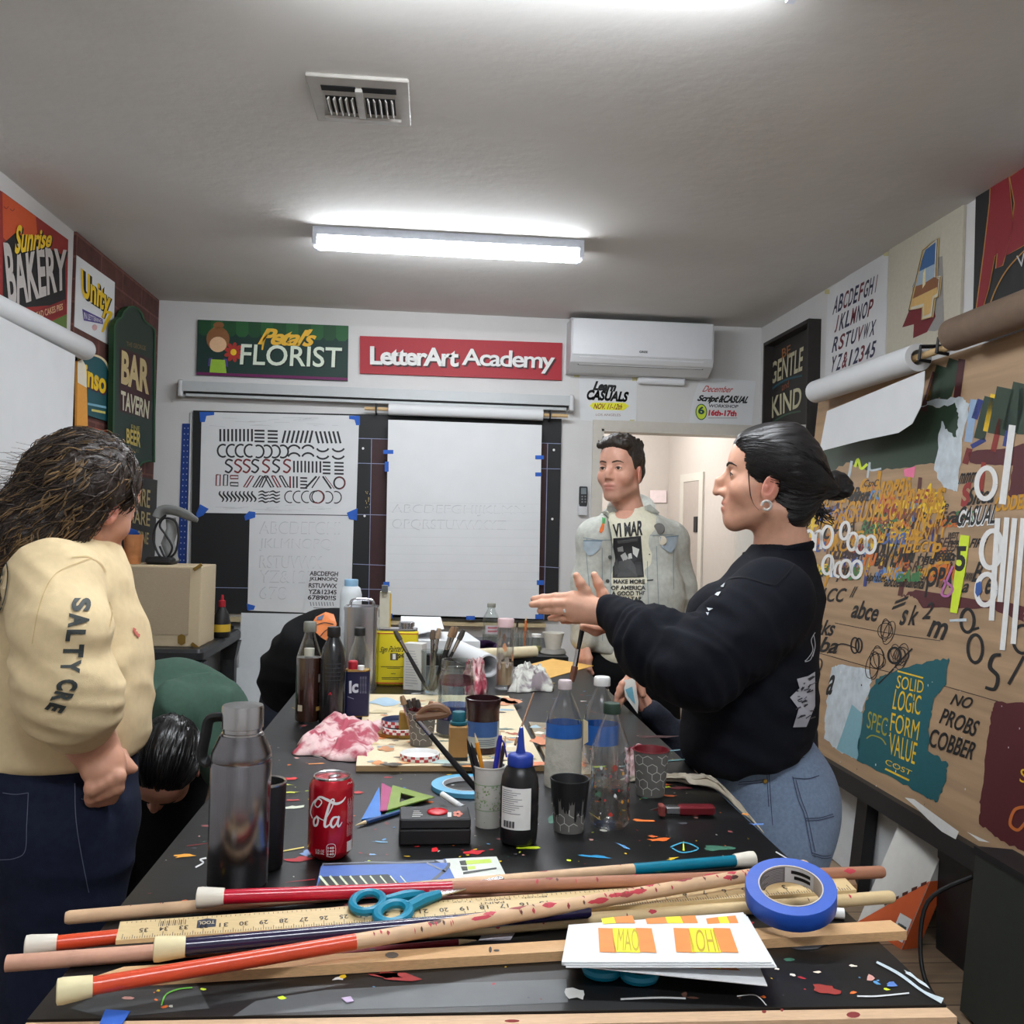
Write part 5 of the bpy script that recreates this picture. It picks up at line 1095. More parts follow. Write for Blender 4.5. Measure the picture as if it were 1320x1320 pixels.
# set squares and plastic sleeve
def plate(name,label,cat,q,z,m,th=.0018,hole=None,group='set squares'):
    pts = [onz(x,y,TZ+z+th) for x,y in q]; b = MB(); n = Vector((0,0,1)); b2 = b
    if hole:
        hp = [onz(x,y,TZ+z+th) for x,y in hole]; k = len(pts)
        for dz,fl in ((0,False),(-th,True)):
            vs = [v+Vector((0,0,dz)) for v in pts+hp]; fs = [(i,(i+1) % k,k+(i+1) % k,k+i) for i in range(k)]; b.add(vs,[f_[::-1] for f_ in fs] if fl else fs,m)
        for ring in (pts,hp): b.add(ring+[v-Vector((0,0,th)) for v in ring],[(i,i+k,(i+1) % k+k,(i+1) % k) for i in range(k)],m)
    else: b.slab(pts,th,m,n)
    return tag(b.build(name,None,0),label,cat,group)
m_sq1 = M('blue acrylic',(70,130,210),.25); m_sq2 = M('magenta acrylic',(176,66,120),.25); m_sq3 = M('lime acrylic',(134,160,70),.25); m_sq4 = M('green acrylic',(60,130,80),.25)
plate('set_square','blue set square, leftmost of the coloured plastic ones','set square',[(466,1056),(489,1014),(491,1052)],.001,m_sq1)
plate('set_square','dark green set square lowest under the lime one','set square',[(492,1054),(556,1026),(500,1046)],.001,m_sq4)
plate('set_square','magenta set square between the blue and the lime one','set square',[(490,1045),(492,1009),(506,1016),(500,1044)],.0032,m_sq2)
plate('set_square','lime green set square with a triangular hole on top of the others','set square',[(499,1044),(506,1012),(560,1027)],.0054,m_sq3,.002,[(515,1034),(517,1022),(536,1027)])
b = MB(); A,B = onz(458,1064,TZ+.004),onz(520,1038,TZ+.004)
pencil('blue pencil lying along the set squares',(530,1042),(458,1064),P((40,70,120)))
# light blue fine-line tape ring and white pen
pc_ = onz(605,1016); m_lb = M('light blue tape',(96,170,206),.45)
t = thing('thin_tape_roll','flat light blue tape ring lying behind the white and green cup','tape',pc_)
b = MB(); b.lathe([(.052,0),(.072,0),(.072,.008),(.052,.008),(.052,0)],m_lb,pc_+Vector((0,0,.0005)),44,cap0=False,cap1=False); b.build('tape',t,30)
b = MB(); b.lathe([(.0515,.0085),(.0495,.0085),(.0495,0),(.0515,0)],m_paper,pc_+Vector((0,0,.0005)),44,cap0=False,cap1=False); b.build('core',t,30)
A,B = onz(570,1024,TZ+.015),onz(597,1042,TZ+.006); t = thing('white_pen','short white pen leaning on the light blue tape ring','pen',B)
b = MB(); b.tube([A,A.lerp(B,.8)],.0055,WHT,12); b.build('barrel',t); b = MB(); b.tube([A.lerp(B,.8),B],[.005,.0065],P((206,210,214)),12); b.build('cap',t)
# ------------------------------------------------------------ cups, bottles, brushes on the table
PAT = P((104,102,98)); PATL = P((206,204,198))
def cup(name,label,p,r0,r1,h,m,inside,cat='cup',fill=None,rim=True,group=None):
    t = thing(name,label,cat,p,group)
    b = MB(); b.lathe([(r0,0),(r1,h)],m,p,30,cap1=False); b.lathe([(r1,h),(r1+.0016,h+.0005),(r1+.001,h+.0025),(r1-.001,h+.002)],m if rim is True else rim,p,30,cap0=False,cap1=False); b.build('cup_wall',t)
    b = MB(); b.lathe([(r1-.001,h+.002),(r0-.0015,.012 if fill is None else fill*h),(.0001,.012 if fill is None else fill*h)],inside,p,30,cap0=False,cap1=False); b.build('inside',t)
    return t
def conecoord(p,r0,r1,h,a,z,off=.0004):
    r = r0+(r1-r0)*z/h+off; return p+Vector((r*math.cos(a),r*math.sin(a),z))
def honeycomb(t,p,r0,r1,h,zlo=0,zhi=1,lw=.0011,m=None):
    b = MB(); N_ = 11; hx = 2*math.pi/N_; cell = hx*(r0+r1)/2
    s_ = cell/math.sqrt(3); row = 1.5*s_; z = row*.3; j = 0
    def seg(a0,z0,a1,z1):
        if min(z0,z1) < zlo*h+.001 or max(z0,z1) > zhi*h-.001: return
        rr = (r0+r1)/2; dx,dz = (a1-a0)*rr,z1-z0; L_ = math.hypot(dx,dz); nx,nz = -dz/L_*lw/2/rr,dx/L_*lw/2
        b.add([conecoord(p,r0,r1,h,a0+nx,z0+nz),conecoord(p,r0,r1,h,a1+nx,z1+nz),conecoord(p,r0,r1,h,a1-nx,z1-nz),conecoord(p,r0,r1,h,a0-nx,z0-nz)],[(0,1,2,3)],m or PATL)
    while z < h*1.02:
        for k in range(N_):
            a = (k+.5*(j % 2))*hx
            # three armed cells: drop every third edge
            if (k+j) % 3 != 0: seg(a,z,a,z+s_*.95)
            if (k+j) % 3 != 1: seg(a,z,a-hx/2,z-s_*.5)
            seg(a,z,a+hx/2,z-s_*.5)
        z += row; j += 1
    b.build('line_pattern',t,0)
def brush(label,A,B,hm=None,bm=None,r=.0035,ferr=.3,bl=.14,name='paint_brush',bend=None,grp='paint brushes'):
    """A: handle end, B: bristle tip"""
    A,B = Vector(A),Vector(B); d = (B-A); L_ = d.length; d.normalize()
    t = thing(name,label,'brush',A if A.z < B.z else B,grp)
    e1 = A+d*L_*(1-ferr-bl); e2 = A+d*L_*(1-bl)
    b = MB(); b.tube([A,A+d*L_*.06,A+d*L_*.35,e1],[r*.5,r*.9,r*1.15,r*.85],hm or BLK,10); b.build('handle',t)
    b = MB(); b.tube([e1,e2],[r*.95,r*1.1],m_ssd,10); b.build('ferrule',t)
    b = MB(); pts = [e2,e2.lerp(B,.5),B] if bend is None else smoothline([e2]+[Vector(x) for x in bend],4); n = len(pts)
    b.tube(pts,[r*1.1+(r*.35 if k < n*.6 else -r*.6*(k-n*.6)/(n*.4)) for k in range(n)],bm or P((110,84,62)),8); b.build('bristles',t)
    return t
BRN = P((120,86,60)); m_jarlid = P((176,60,66))
# white and green paper cup with brushes and pencils
p = tp_at(629,1064); S = p.y/1220
cup('paper_cup','white and green paint stained paper cup holding pencils and a big brush',p,.021,.0265,.098,P((206,204,196)),P((180,178,170)))
b = MB()
for k in range(260):
    a = r3.uniform(0,6.28); z = r3.uniform(.03,.07); s_ = r3.uniform(.0008,.003); da = s_/.024
    b.add([conecoord(p,.021,.0265,.098,a,z),conecoord(p,.021,.0265,.098,a+da,z+s_*.3),conecoord(p,.021,.0265,.098,a+da*.7,z+s_*1.4),conecoord(p,.021,.0265,.098,a-da*.2,z+s_)],[(0,1,2,3)],r3.choice((P((150,176,130)),P((170,190,150)),P((130,160,110)))))
for z in (.029,.071): b.lathe([(.021+.0055*z/.098+.0004,z),(.021+.0055*(z+.001)/.098+.0004,z+.001)],P((120,160,100)),p,30,cap0=False,cap1=False)
for k in range(24): a = r3.uniform(0,6.28); z = r3.uniform(.005,.09); b.add([conecoord(p,.021,.0265,.098,a,z,.0006),conecoord(p,.021,.0265,.098,a+.05,z,.0006),conecoord(p,.021,.0265,.098,a+.02,z+.0016,.0006)],[(0,1,2)],P((110,60,60)))
b.build('painted_band',bpy.data.objects['paper_cup'],0)
def inst(px0,py0,px1,py1,Y0,Y1): return at(px0,py0,Y0),at(px1,py1,Y1)
Yc = p.y
A,B = inst(633,1040,578,925,Yc+.005,Yc-.02)
bb = [at(575,920,Yc-.02),at(571,914,Yc-.02),at(564,911,Yc-.02),at(550,913,Yc-.02),at(540,920,Yc-.02),at(536,925,Yc-.02)]
brush('big black handled brush with bent brown bristles standing in the white and green cup',A,at(536,925,Yc-.02),BLK,BRN,.0047,.18,.0,bend=bb)
for (x0,y0,x1,y1,m,lab,dy,tm) in ((632,1040,612,945,P((232,150,40)),'orange yellow pencil standing in the white and green cup',.004,None),(622,1040,602,952,BLK,'black pencil beside the orange one in the white and green cup',-.004,BLK),(629,1040,607,957,P((34,30,34)),'second black pencil in the white and green cup',-.008,BLK),(636,1040,645,943,P((206,160,140)),'pale pink pencil at right in the white and green cup',.008,None),(634,1040,652,949,P((60,50,46)),'thin dark pencil rightmost in the white and green cup',.01,None)):
    A,B = inst(x0,y0,x1,y1,Yc+dy,Yc+dy); d = (B-A).normalized(); t = thing('pencil',lab,'pencil',A,'pencils in the paper cup')
    b = MB(); b.tube([A,B-d*.016],.0037,m,6); b.build('barrel',t,0); b = MB(); b.tube([B-d*.016,B],[.0035,.0004],tm or m_dow3,6); b.build('point',t)
A,B = inst(631,1040,645,948,Yc-.012,Yc-.012); d = (B-A).normalized(); t = thing('ballpoint_pen','blue pen standing in the white and green cup','pen',A)
m_ink = M('royal blue plastic',(34,40,150),.35); b = MB(); b.tube([A,B-d*.01,B],[.0045,.0045,.003],m_ink,10); b.build('barrel',t); b = MB(); b.tube([B+Vector((.006,0,-.012)),B+Vector((.011,-.004,-.035))],.0015,m_ink,6); b.tube([B-d*.004,B+Vector((.006,0,-.012))],.0015,m_ink,6); b.build('clip',t)
# squeeze bottle
p = tp_at(668,1086); t = thing('squeeze_bottle','black squeeze bottle with a blue cone cap and white label','bottle',p)
m_sb = M('black bottle plastic',(22,22,24),.35); m_bc = M('blue cap plastic',(26,56,150),.4)
b = MB(); b.lathe([(.024,0),(.0285,.004),(.0295,.012),(.0305,.035),(.0295,.038),(.0305,.042),(.0305,.06),(.0295,.063),(.0305,.067),(.0305,.088),(.0285,.104),(.022,.119),(.018,.122)],m_sb,p,36); b.build('bottle_body',t)
b = MB(); b.lathe([(.0195,.121),(.0205,.123),(.0205,.136),(.018,.139),(.008,.141),(.0065,.148),(.0035,.178),(.003,.18)],m_bc,p,28); b.build('cone_cap',t)
b = MB(); ca = math.degrees(math.atan2(-p.y,-p.x)); cylpatch(b,p,RZ(ca),.0308,-62,36,.028,.092,WHT,12); b.build('label',t)
b = MB()
for k in range(12): cyl_stroke(b,p,.0308,[(-.03,.088-k*.0032),(-.03+.018+.02*((k*37 % 10)/10),.088-k*.0032)],.0009,GRY,ca,.0005)
for k in range(12): cyl_stroke(b,p,.0308,[(-.026+k*.0017,.031),(-.026+k*.0017,.041)],.0005+.0006*(k*5 % 3),BLK,ca,.0005)
b.build('label_print',t,0)
A = at(668,945,1.66); brush('thin brush with brown handle pointing up behind the blue cone cap',at(688,893,1.72),at(664,960,1.6),BRN,BRN,.002,.2,.12)
# black paint covered cup, patterned cup
p = tp_at(733,1070); t = cup('paint_cup','paper cup coated in dripping black paint',p,.0245,.0315,.083,P((110,108,104)),BLK,'cup',.7,BLK); honeycomb(t,p,.0245,.0315,.083,0,.55)
b = MB()
for k in range(40):
    a0 = k/40*6.2832; zl = r3.uniform(.018,.055); 
    vs = [conecoord(p,.0245,.0315,.083,a0+da,z,.0009) for z in (.0835,zl+.006,zl) for da in ((0,.158) if z > zl else (.05,.11))]; b.add(vs,[(0,1,3,2),(2,3,5,4)],BLK)
b.build('paint_drips',t)
p = tp_at(838,1024); t = cup('paint_cup','grey patterned paper cup with dried maroon paint inside',p,.0265,.0335,.083,PAT,P((110,20,30)),'cup',.75,P((120,40,46))); honeycomb(t,p,.0265,.0335,.083)
# water bottles
m_wl = M('blue bottle label',(40,100,180),.45,var=.1); m_water = thin_glass('murky water',(.86,.86,.84),.1,.3)
def pet(label,p,r,h,cap_m,lab=None,lz=(0,0),squeeze=.0,cap_r=.016,mlab=None,liquid=None,neck=.0125):
    t = thing('plastic_bottle',label,'bottle',p,'plastic bottles on the table')
    H = h; prof = [(r*.8,0),(r*.98,.006),(r,.014)]; n = 22
    for k in range(1,n): z = .014+(H*.58-.014)*k/n; prof.append((r*(1-.025*(k % 2)-squeeze*math.sin(k/n*3.14)),z))
    prof += [(r*.99,H*.6),(r*.9,H*.68),(r*.62,H*.79),(neck*1.1,H*.875),(neck,H*.9),(neck,H*.92)]
    b = MB(); b.lathe(prof,m_pet,p,34); b.build('bottle_body',t)
    b = MB(); b.lathe([(cap_r*.98,H*.915),(cap_r,H*.92),(cap_r,H*.985),(cap_r*.9,H)],cap_m,p,26); b.build('cap',t)
    if lab: b = MB(); b.lathe([(r*1.005,H*lz[0]),(r*1.005,H*lz[1])],mlab or m_wl,p,34,cap0=False,cap1=False); b.build('label',t)
    if liquid: b = MB(); b.lathe([(r*.76,.004),(r*.93,.012),(r*.93,H*liquid),(0,H*liquid)],m_water,p,30,cap1=False); b.build('liquid',t)
    return t
pA = tp_at(725,1012); t = pet('half full water bottle with pale cap, leftmost of the plastic bottles',pA,.0345,.203,P((212,196,198)),True,(.47,.60),.03,.0135)
b = MB(); b.lathe([(.0352,.0),(.0365,.01),(.036,.045),(.0353,.075),(.0355,.094)],M('wrinkled white wrap',(222,218,204),.5,bump=.8,bs=70,trans=.25),pA,30,cap0=False,cap1=False); b.build('label_wrap',t)
pB = tp_at(773,1006); t = pet('water bottle with white screw cap behind the green capped bottle',pB,.035,.205,WHT,True,(.36,.55),.0,.0165)
pC = tp_at(785,1064); t = pet('clear bottle with dark green cap and paint specks, nearest of the plastic bottles',pC,.0335,.205,P((34,56,44)),False,(0,0),.0,.0145)
b = MB()
for k in range(90):
    a = r3.uniform(0,6.28); z = r3.uniform(.012,.115); s_ = r3.uniform(.0015,.006)*(1 if k < 12 else .45); c = r3.choice((P((190,60,50)),P((150,90,90)),P((90,80,74)),WHT,P((80,90,80)),P((210,150,60)),P((110,100,96)),P((60,56,54))))
    pts = []
    for q in range(7): aa = 6.2832*q/7; pts.append(pC+Vector(((.0339)*math.cos(a+s_/.033*math.cos(aa)),.0339*math.sin(a+s_/.033*math.cos(aa)),z+s_*1.3*math.sin(aa)*r3.uniform(.6,1.3))))
    b.add(pts,[tuple(range(7))],c)
b.build('paint_specks',t,0)
b = MB(); b.lathe([(.025,.003),(.0315,.012),(.0315,.07),(0,.07)],thin_glass('dirty rinse water',(.84,.82,.78),.1,.3),pC,28,cap1=False); b.build('liquid',t)
b = MB(); b.slab([pA+Vector(v) for v in ((.037,-.01,.08),(.047,-.008,.085),(.045,-.012,.125),(.036,-.012,.13))],.001,CRM); b.build('torn_label',bpy.data.objects['plastic_bottle'],0)
# red cutter knife with pale ruler-like pen beside it
A,B = onz(922,1044,TZ+.012),onz(850,1044,TZ+.012); d = (B-A).normalized(); t = thing('utility_knife','folding knife with dark red handle lying right of the bottles','knife',onz(885,1048))
m_kr = M('dark red metal',(120,36,44),.3,.4); b = MB(); ang = math.degrees(math.atan2(d.y,d.x)); c_ = (A+B)/2; b.rbox(c_+d*-.015,(.068,.02,.018),m_kr,.008,RZ(ang)); b.build('handle',t)
b = MB(); b.rbox(c_+d*.025,(.03,.017,.014),m_st,.005,RZ(ang)); b.build('blade_holder',t); b = MB(); b.rbox(c_+d*.046,(.01,.02,.019),P((130,60,56)),.003,RZ(ang)); b.rings([[B+d*.0+Vector((0,.006,-.004)),B+d*.0+Vector((0,.006,.002)),B+d*.016+Vector((0,.002,-.001))],[B+Vector((0,.008,-.004)),B+Vector((0,.008,.002)),B+d*.016+Vector((0,.004,-.001))]],m_st); b.build('blade',t,0)
b = MB(); b.slab([p_+Vector((0,0,.001)) for p_ in (onz(860,1056),onz(918,1058),onz(917,1052),onz(862,1050))],.001,BLK); 
A,B = onz(848,1042,TZ+.006),onz(808,1045,TZ+.006); pencil('stubby pencil with dark blue tip between knife and green capped bottle',A,B,P((190,160,110)),.006,P((40,50,110)),.0045)
# palette boards
m_pal = M('plywood palette',(222,206,172),.6,var=.08,wave=(20,3,3)); m_pale = M('plywood edge',(176,146,104),.6,var=.2,wave=(2,2,160))
BT = .012; X0,X1,Y0_,Y1_ = -.145,.245,1.92,2.73
t = thing('palette_board','plywood board used as a palette, smeared with paint, under the jars','board',((X0+X1)/2,(Y0_+Y1_)/2,TZ))
b = MB(); top = [Vector((X0+.008,Y0_,TZ+BT)),Vector((X1,Y0_+.01,TZ+BT)),Vector((X1-.01,Y1_,TZ+BT)),Vector((X0-.03,Y1_,TZ+BT))]; b.slab(top,BT-.0005,m_pal,Vector((0,0,1)),m_pale); b.build('board',t,0)
b = MB(); pz = Pl((0,0,TZ+BT),(0,0,1))
def pblob(px,py,wx,wy,c,o=.0004): 
    p_ = onz(px,py,TZ+BT); n = 12; b.add([(p_.x+wx*math.cos(6.2832*k/n)*r3.uniform(.5,1.2),p_.y+wy*math.sin(6.2832*k/n)*r3.uniform(.5,1.2),TZ+BT+o) for k in range(n)],[tuple(range(n))],P(c))
PC = [(206,130,76),(190,150,110),(70,60,52),(150,160,160),(160,184,196),(214,190,140),(176,96,70),(120,110,96),(236,228,208),(100,120,110)]
for k in range(230):
    px = r3.uniform(474,715); py = r3.uniform(901,992); s_ = r3.uniform(.002,.012); p_ = onz(px,py,TZ+BT)
    if X0+.02 < p_.x < X1-.02 and Y0_+.02 < p_.y < Y1_-.02: pblob(px,py,s_*r3.uniform(1,2.4),s_*1.2,r3.choice(PC),.0003+k*.000003)
for px,py,wx,wy,c in ((487,984,.016,.018,(216,140,80)),(505,986,.026,.014,(70,62,50)),(498,966,.018,.022,(190,130,80)),(520,984,.016,.01,(206,150,100)),(590,986,.05,.014,(110,112,108)),(570,982,.03,.02,(176,200,196)),(604,988,.02,.012,(220,150,96)),(652,905,.04,.06,(216,150,110)),(640,902,.05,.04,(120,170,176)),(660,906,.02,.03,(226,120,70)),(700,956,.03,.04,(206,130,90)),(690,985,.03,.02,(220,130,90)),(496,905,.05,.06,(170,196,214)),(490,918,.03,.03,(206,190,150))): pblob(px,py,wx,wy,c,.0013)
b.build('smeared_paint',t,0)
t = thing('palette_board','second painted board lying right of the jars, behind the bottles','board',(.32,2.15,TZ))
b = MB(); q = [Vector((.255,1.86,TZ+.009)),Vector((.34,1.88,TZ+.009)),Vector((.35,2.36,TZ+.009)),Vector((.258,2.38,TZ+.009))]; b.slab(q,.0085,M('greyed plywood',(150,136,112),.6,var=.25,vs=12),Vector((0,0,1)),m_pale); b.build('board',t,0)
b = MB()
for k in range(60):
    p_ = Vector((r3.uniform(.265,.335),r3.uniform(1.9,2.33),TZ+.0094+k*.000005)); s_ = r3.uniform(.003,.014); n = 9; b.add([p_+Vector((s_*1.3*math.cos(6.2832*q/n)*r3.uniform(.4,1.2),s_*1.8*math.sin(6.2832*q/n)*r3.uniform(.4,1.2),0)) for q in range(n)],[tuple(range(n))],P(r3.choice(PC+[(214,120,70)]*3)))
b.build('smeared_paint',t,0)
# jar lids
PZ = TZ+BT+.0012
def jar_lid(label,px,py,r=.041,z=PZ,m_in=WHT,h=.011):
    p_ = onz(px,py,z); p_.z = z; t = thing('jar_lid',label,'lid',p_,'red and white checked jar lids')
    b = MB(); N_ = 28
    for row in range(2):
        for k in range(N_): cylpatch(b,p_,RZ(0),r,k*360/N_,(k+1)*360/N_,h*row/2,h*(row+1)/2,(WHT if (k+row) % 2 else m_jarlid),2)
    b.build('checked_rim',t); b = MB(); b.lathe([(r,0),(0,.0005)],m_jarlid,p_,28,cap0=False,cap1=False); b.lathe([(r,h),(r-.002,h+.001),(r-.003,h),(r-.004,.003),(0,.003)],m_in,p_,28,cap0=False,cap1=False); b.build('inside',t); return t
jar_lid('checked jar lid lying open in front of the patterned brush cup',541,977)
jar_lid('checked jar lid, lower of two stacked left of the patterned brush cup',517,943,.042,PZ+.009)
jar_lid('checked jar lid, upper of two stacked left of the patterned brush cup, blue inside',515,934,.042,PZ+.0215,P((52,60,90)),.013)
p_ = onz(511,946,PZ); p_.z = PZ; b = MB(); b.lathe([(.047,0),(.048,.002),(.047,.007),(.044,.008),(0,.008)],m_brass,p_,30,cap1=False); tag(b.build('gold_lid'),'gold jar lid under the two stacked checked lids','lid')
# patterned cup with short brushes
p = onz(543,960,PZ); p.z = PZ; t = cup('brush_cup','grey patterned paper cup full of brushes on the palette board',p,.024,.032,.075,PAT,P((150,40,46)),'cup'); honeycomb(t,p,.024,.032,.075)
for k,(x0,y0,x1,y1,m,dy) in enumerate(((534,952,518,897,P((150,120,90)),-.004),(538,952,526,902,P((60,52,48)),.004),(541,952,533,900,P((80,66,56)),.008),(544,952,538,902,P((60,56,54)),-.006),(548,952,556,904,P((170,120,90)),.006),(552,952,562,906,P((190,130,96)),-.002))):
    A,B = at(x0,y0,p.y+dy),at(x1,y1,p.y+dy); brush(('leftmost','second','third','fourth','fifth','rightmost')[k]+' brush from the left in the grey patterned cup on the palette',A,B,m,m,.0045,.25,.2,grp='brushes in the grey patterned cup')
# mason jar, dark jar, small paint bottles
p = onz(587,947,PZ); p.z = PZ; t = thing('mason_jar','big ribbed glass jar with blue liquid on the palette board','jar',p)
prof = [(.038,0),(.043,.004),(.044,.01)]
for k in range(12): prof.append((.044-.0016*(k % 2),.02+k*.0095))
prof += [(.042,.136),(.036,.148),(.036,.152),(.0375,.154),(.0365,.158),(.0375,.162),(.0365,.166),(.036,.174),(.033,.174),(.033,.15),(.039,.132),(.040,.01),(0,.006)]
b = MB(); b.lathe(prof,m_glass,p,36,cap1=False); b.build('glass',t)
b = MB(); b.lathe([(.0385,.007),(.0395,.012),(.0395,.07),(0,.07)],M('blue paint water',(40,66,130),.2),p,30,cap1=False); b.build('liquid',t)
b = MB(); b.lathe([(.0448,.008),(.0448,.04)],P((70,76,90)),p,30,cap0=False,cap1=False); b.lathe([(.0395,.118),(.0385,.134)],P((110,60,70)),p,30,cap0=False,cap1=False)
ca = math.degrees(math.atan2(-p.y,-p.x))
for k in range(5): cyl_stroke(b,p,.0449,[(-.012,.035-k*.005),(.02,.035-k*.005)],.0012,P((170,176,186)),ca)
b.build('label',t)
p = onz(621,968,PZ); p.z = PZ; t = thing('paint_pot','dark maroon rimmed pot with blue label on the palette board','pot',p)
m_mg = M('dark maroon plastic',(48,26,30),.25); b = MB(); b.lathe([(.034,0),(.036,.004),(.036,.092),(.0375,.094),(.0375,.104),(.0385,.106),(.0385,.114),(.036,.115),(.035,.1)],m_mg,p,34,cap1=False); b.lathe([(.035,.1),(0,.1)],P((60,14,20)),p,34,cap0=False,cap1=False); b.build('pot_wall',t)
b = MB(); b.lathe([(.0365,.014),(.0365,.068)],P((176,184,186)),p,30,cap0=False,cap1=False); ca = math.degrees(math.atan2(-p.y,-p.x)); cylpatch(b,p,RZ(ca),.0367,-60,60,.036,.068,P((58,96,156)),10)
for k in range(4): cyl_stroke(b,p,.0367,[(-.01,.03-k*.004),(.03,.031-k*.004)],.0012,P((90,96,110)),ca)
b.build('label',t)
def paint_bottle(label,px,py,z,r,h,mb_,mc,sq=True):
    p = onz(px,py,z); p.z = z; t = thing('paint_bottle',label,'bottle',p,'small square paint bottles on the palette board')
    b = MB(); b.rbox(p+Vector((0,0,h*.36)),(r*2,r*2,h*.72),mb_,.005); b.build('bottle_body',t)
    b = MB(); b.lathe([(r*.85,h*.72),(r*.95,h*.74),(r*.95,h*.79),(r*.72,h*.8),(r*.72,h*.98),(r*.66,h)],mc,p,22); b.build('cap',t)
    b = MB(); b.box(p+Vector((0,0,h*.04)),(r*2.02,r*2.02,h*.07),BLK); b.build('base_band',t,0); return t
paint_bottle('small bottle with teal cap and kraft brown label on the palette board',590,978,PZ,.0195,.098,P((166,124,72)),P((20,90,104)))
paint_bottle('small bottle with black and red cap and orange yellow label on the palette board',613,966,PZ,.0185,.098,P((222,150,44)),P((40,22,26)))
t = thing('paint_bottle','small ochre bottle just left of the grey patterned brush cup','bottle',onz(521,952,PZ),'small square paint bottles on the palette board'); p = onz(521,952,PZ); p.z = PZ
b = MB(); b.rbox(p+Vector((.002,.008,.03)),(.03,.026,.06),P((150,120,50)),.004); b.build('bottle_body',t)
# tall glass with long brushes
p = tp_at(556,900); p.z = PZ; t = thing('glass_tumbler','tall clear glass holding long black brushes behind the palette jars','glass',p)
b = MB(); b.lathe([(.03,0),(.033,.1),(.034,.125),(.032,.125),(.028,.008),(0,.008)],m_glass,p,28,cap1=False); b.build('glass',t)
for k,(x0,y0,x1,y1,dy,m) in enumerate(((552,890,509,813,-.01,P((70,66,60))),(553,890,566,810,.0,P((150,130,110))),(556,890,558,812,.015,P((100,84,70))),(557,890,589,808,.02,P((120,96,76))),(559,890,598,812,.0,P((60,56,54))),(558,890,584,808,-.008,P((140,110,84))),(554,890,562,830,.02,BLK))):
    A,B = at(x0,y0,p.y+dy),at(x1,y1,p.y+dy); brush(('brush leaning far left in the tall glass','upright pale bristled brush in the tall glass','upright brush hidden behind the pale one in the tall glass','brush leaning right in the tall glass, behind two others','rightmost brush in the tall glass with black tip','brush leaning right in the tall glass, left of the rightmost','short black brush in the middle of the tall glass')[k],A,B,BLK,m,.0055,.2,.16,grp='long brushes in the tall glass')
# white carton, yellow can, silver can
m_yc = M('yellow can print',(226,206,44),.35,var=.02); m_tin = M('bare tin',(188,188,192),.22,.95,var=.06,vs=6)
p = tp_at(534,890); b = MB(); t = thing('white_carton','small white printed carton standing in front of the yellow can','carton',p)
b.rbox(p+Vector((0,.02,.07)),(.058,.04,.14),m_wb,.002,RZ(-22)); b.build('box',t)
b = MB(); rz = RZ(-22); fn = rz @ Vector((0,-1,0)); fu = rz @ Vector((1,0,0)); fo = p+Vector((0,.02,0))+fn*.0206
for k in range(14): b.add([fo+fu*x+Vector((0,0,.012+k*.008+dz)) for x,dz in ((-.022,0),(.004+.018*((k*13) % 7)/7,0),(.004+.018*((k*13) % 7)/7,.002),(-.022,.002))],[(0,1,2,3)],P((170,172,174)))
b.build('print',t,0)
p = tp_at(511,884); t = thing('paint_can','yellow flat sided paint can with script label','can',p,'metal cans at the back of the table'); hh = .168; w_ = .125
b = MB(); b.rbox(p+Vector((0,.03,hh/2)),(w_,.07,hh),m_yc,.01); b.build('can_body',t)
b = MB(); b.rbox(p+Vector((0,.03,hh*.955)),(w_+.001,.071,.007),P((190,84,40)),.01); b.rbox(p+Vector((0,.03,hh*.05)),(w_+.001,.071,.006),P((190,84,40)),.01); b.build('rim_band',t)
b = MB(); b.rbox(p+Vector((0,.03,hh+.003)),(w_-.006,.064,.006),m_tin,.01); b.lathe([(.022,hh+.006),(.022,hh+.012),(.025,hh+.013),(.025,hh+.024),(.022,hh+.026)],m_tin,p+Vector((.025,.03,0)),22); b.build('lid',t)
fy = Pl((0,p.y-.0052,0),(0,-1,0)); b = MB()
fy.text(b,'Sign Painters',[(490,834),(522,831),(520,843),(489,843)],BLK,.0004,.01,.4); fy.poly(b,[(503,842),(513,842),(513,851),(503,851)],P((90,80,60)),.0004); fy.text(b,'1',[(506,843),(510,843),(510,850),(506,850)],WHT,.0008,.05); fy.text(b,'SHOT',[(513,843),(526,841),(526,847),(513,849)],BLK,.0004,.04)
for x0,x1,y in ((491,521,859),(499,516,861),(504,510,868),(492,521,873),(492,514,875)): fy.rect(b,x0,y,x1,y+.8,P((90,84,40)),.0004)
b.build('print',t,0)
p = tp_at(462,890); t = thing('tin_can','tall bare silver tin with a wire handle behind the dark bottles','can',p,'metal cans at the back of the table'); hh = .245; w_ = .098
b = MB(); b.rbox(p+Vector((0,.05,hh/2)),(w_,.1,hh),m_tin,.014); b.build('can_body',t)
b = MB()
for z in (.004,hh-.003): b = MB(); b.rbox(p+Vector((0,.05,z)),(w_+.004,.104,.006),m_tin,.016); b.build('seam_rim',t)
b = MB(); b.tube(smoothline([p+Vector((-.035,.05,hh)),p+Vector((-.03,.05,hh+.018)),p+Vector((0,.05,hh+.022)),p+Vector((.03,.05,hh+.018)),p+Vector((.035,.05,hh))]),.0045,m_tin,8); b.build('handle',t)
p = tp_at(496,868); b = MB(); t = thing('carton_small','pale carton standing behind the silver tin and yellow can','carton',p)
b.box(p+Vector((-.006,.03,.135)),(.036,.05,.27),P((200,196,180))); b.build('box',t,0); b = MB(); b.box(p+Vector((.012,.005,.135)),(.005,.003,.26),P((206,170,70))); b.build('edge_stripe',t,0); b = MB(); b.box(p+Vector((-.008,.004,.282)),(.02,.03,.022),P((90,92,94))); b.build('lid',t,0)
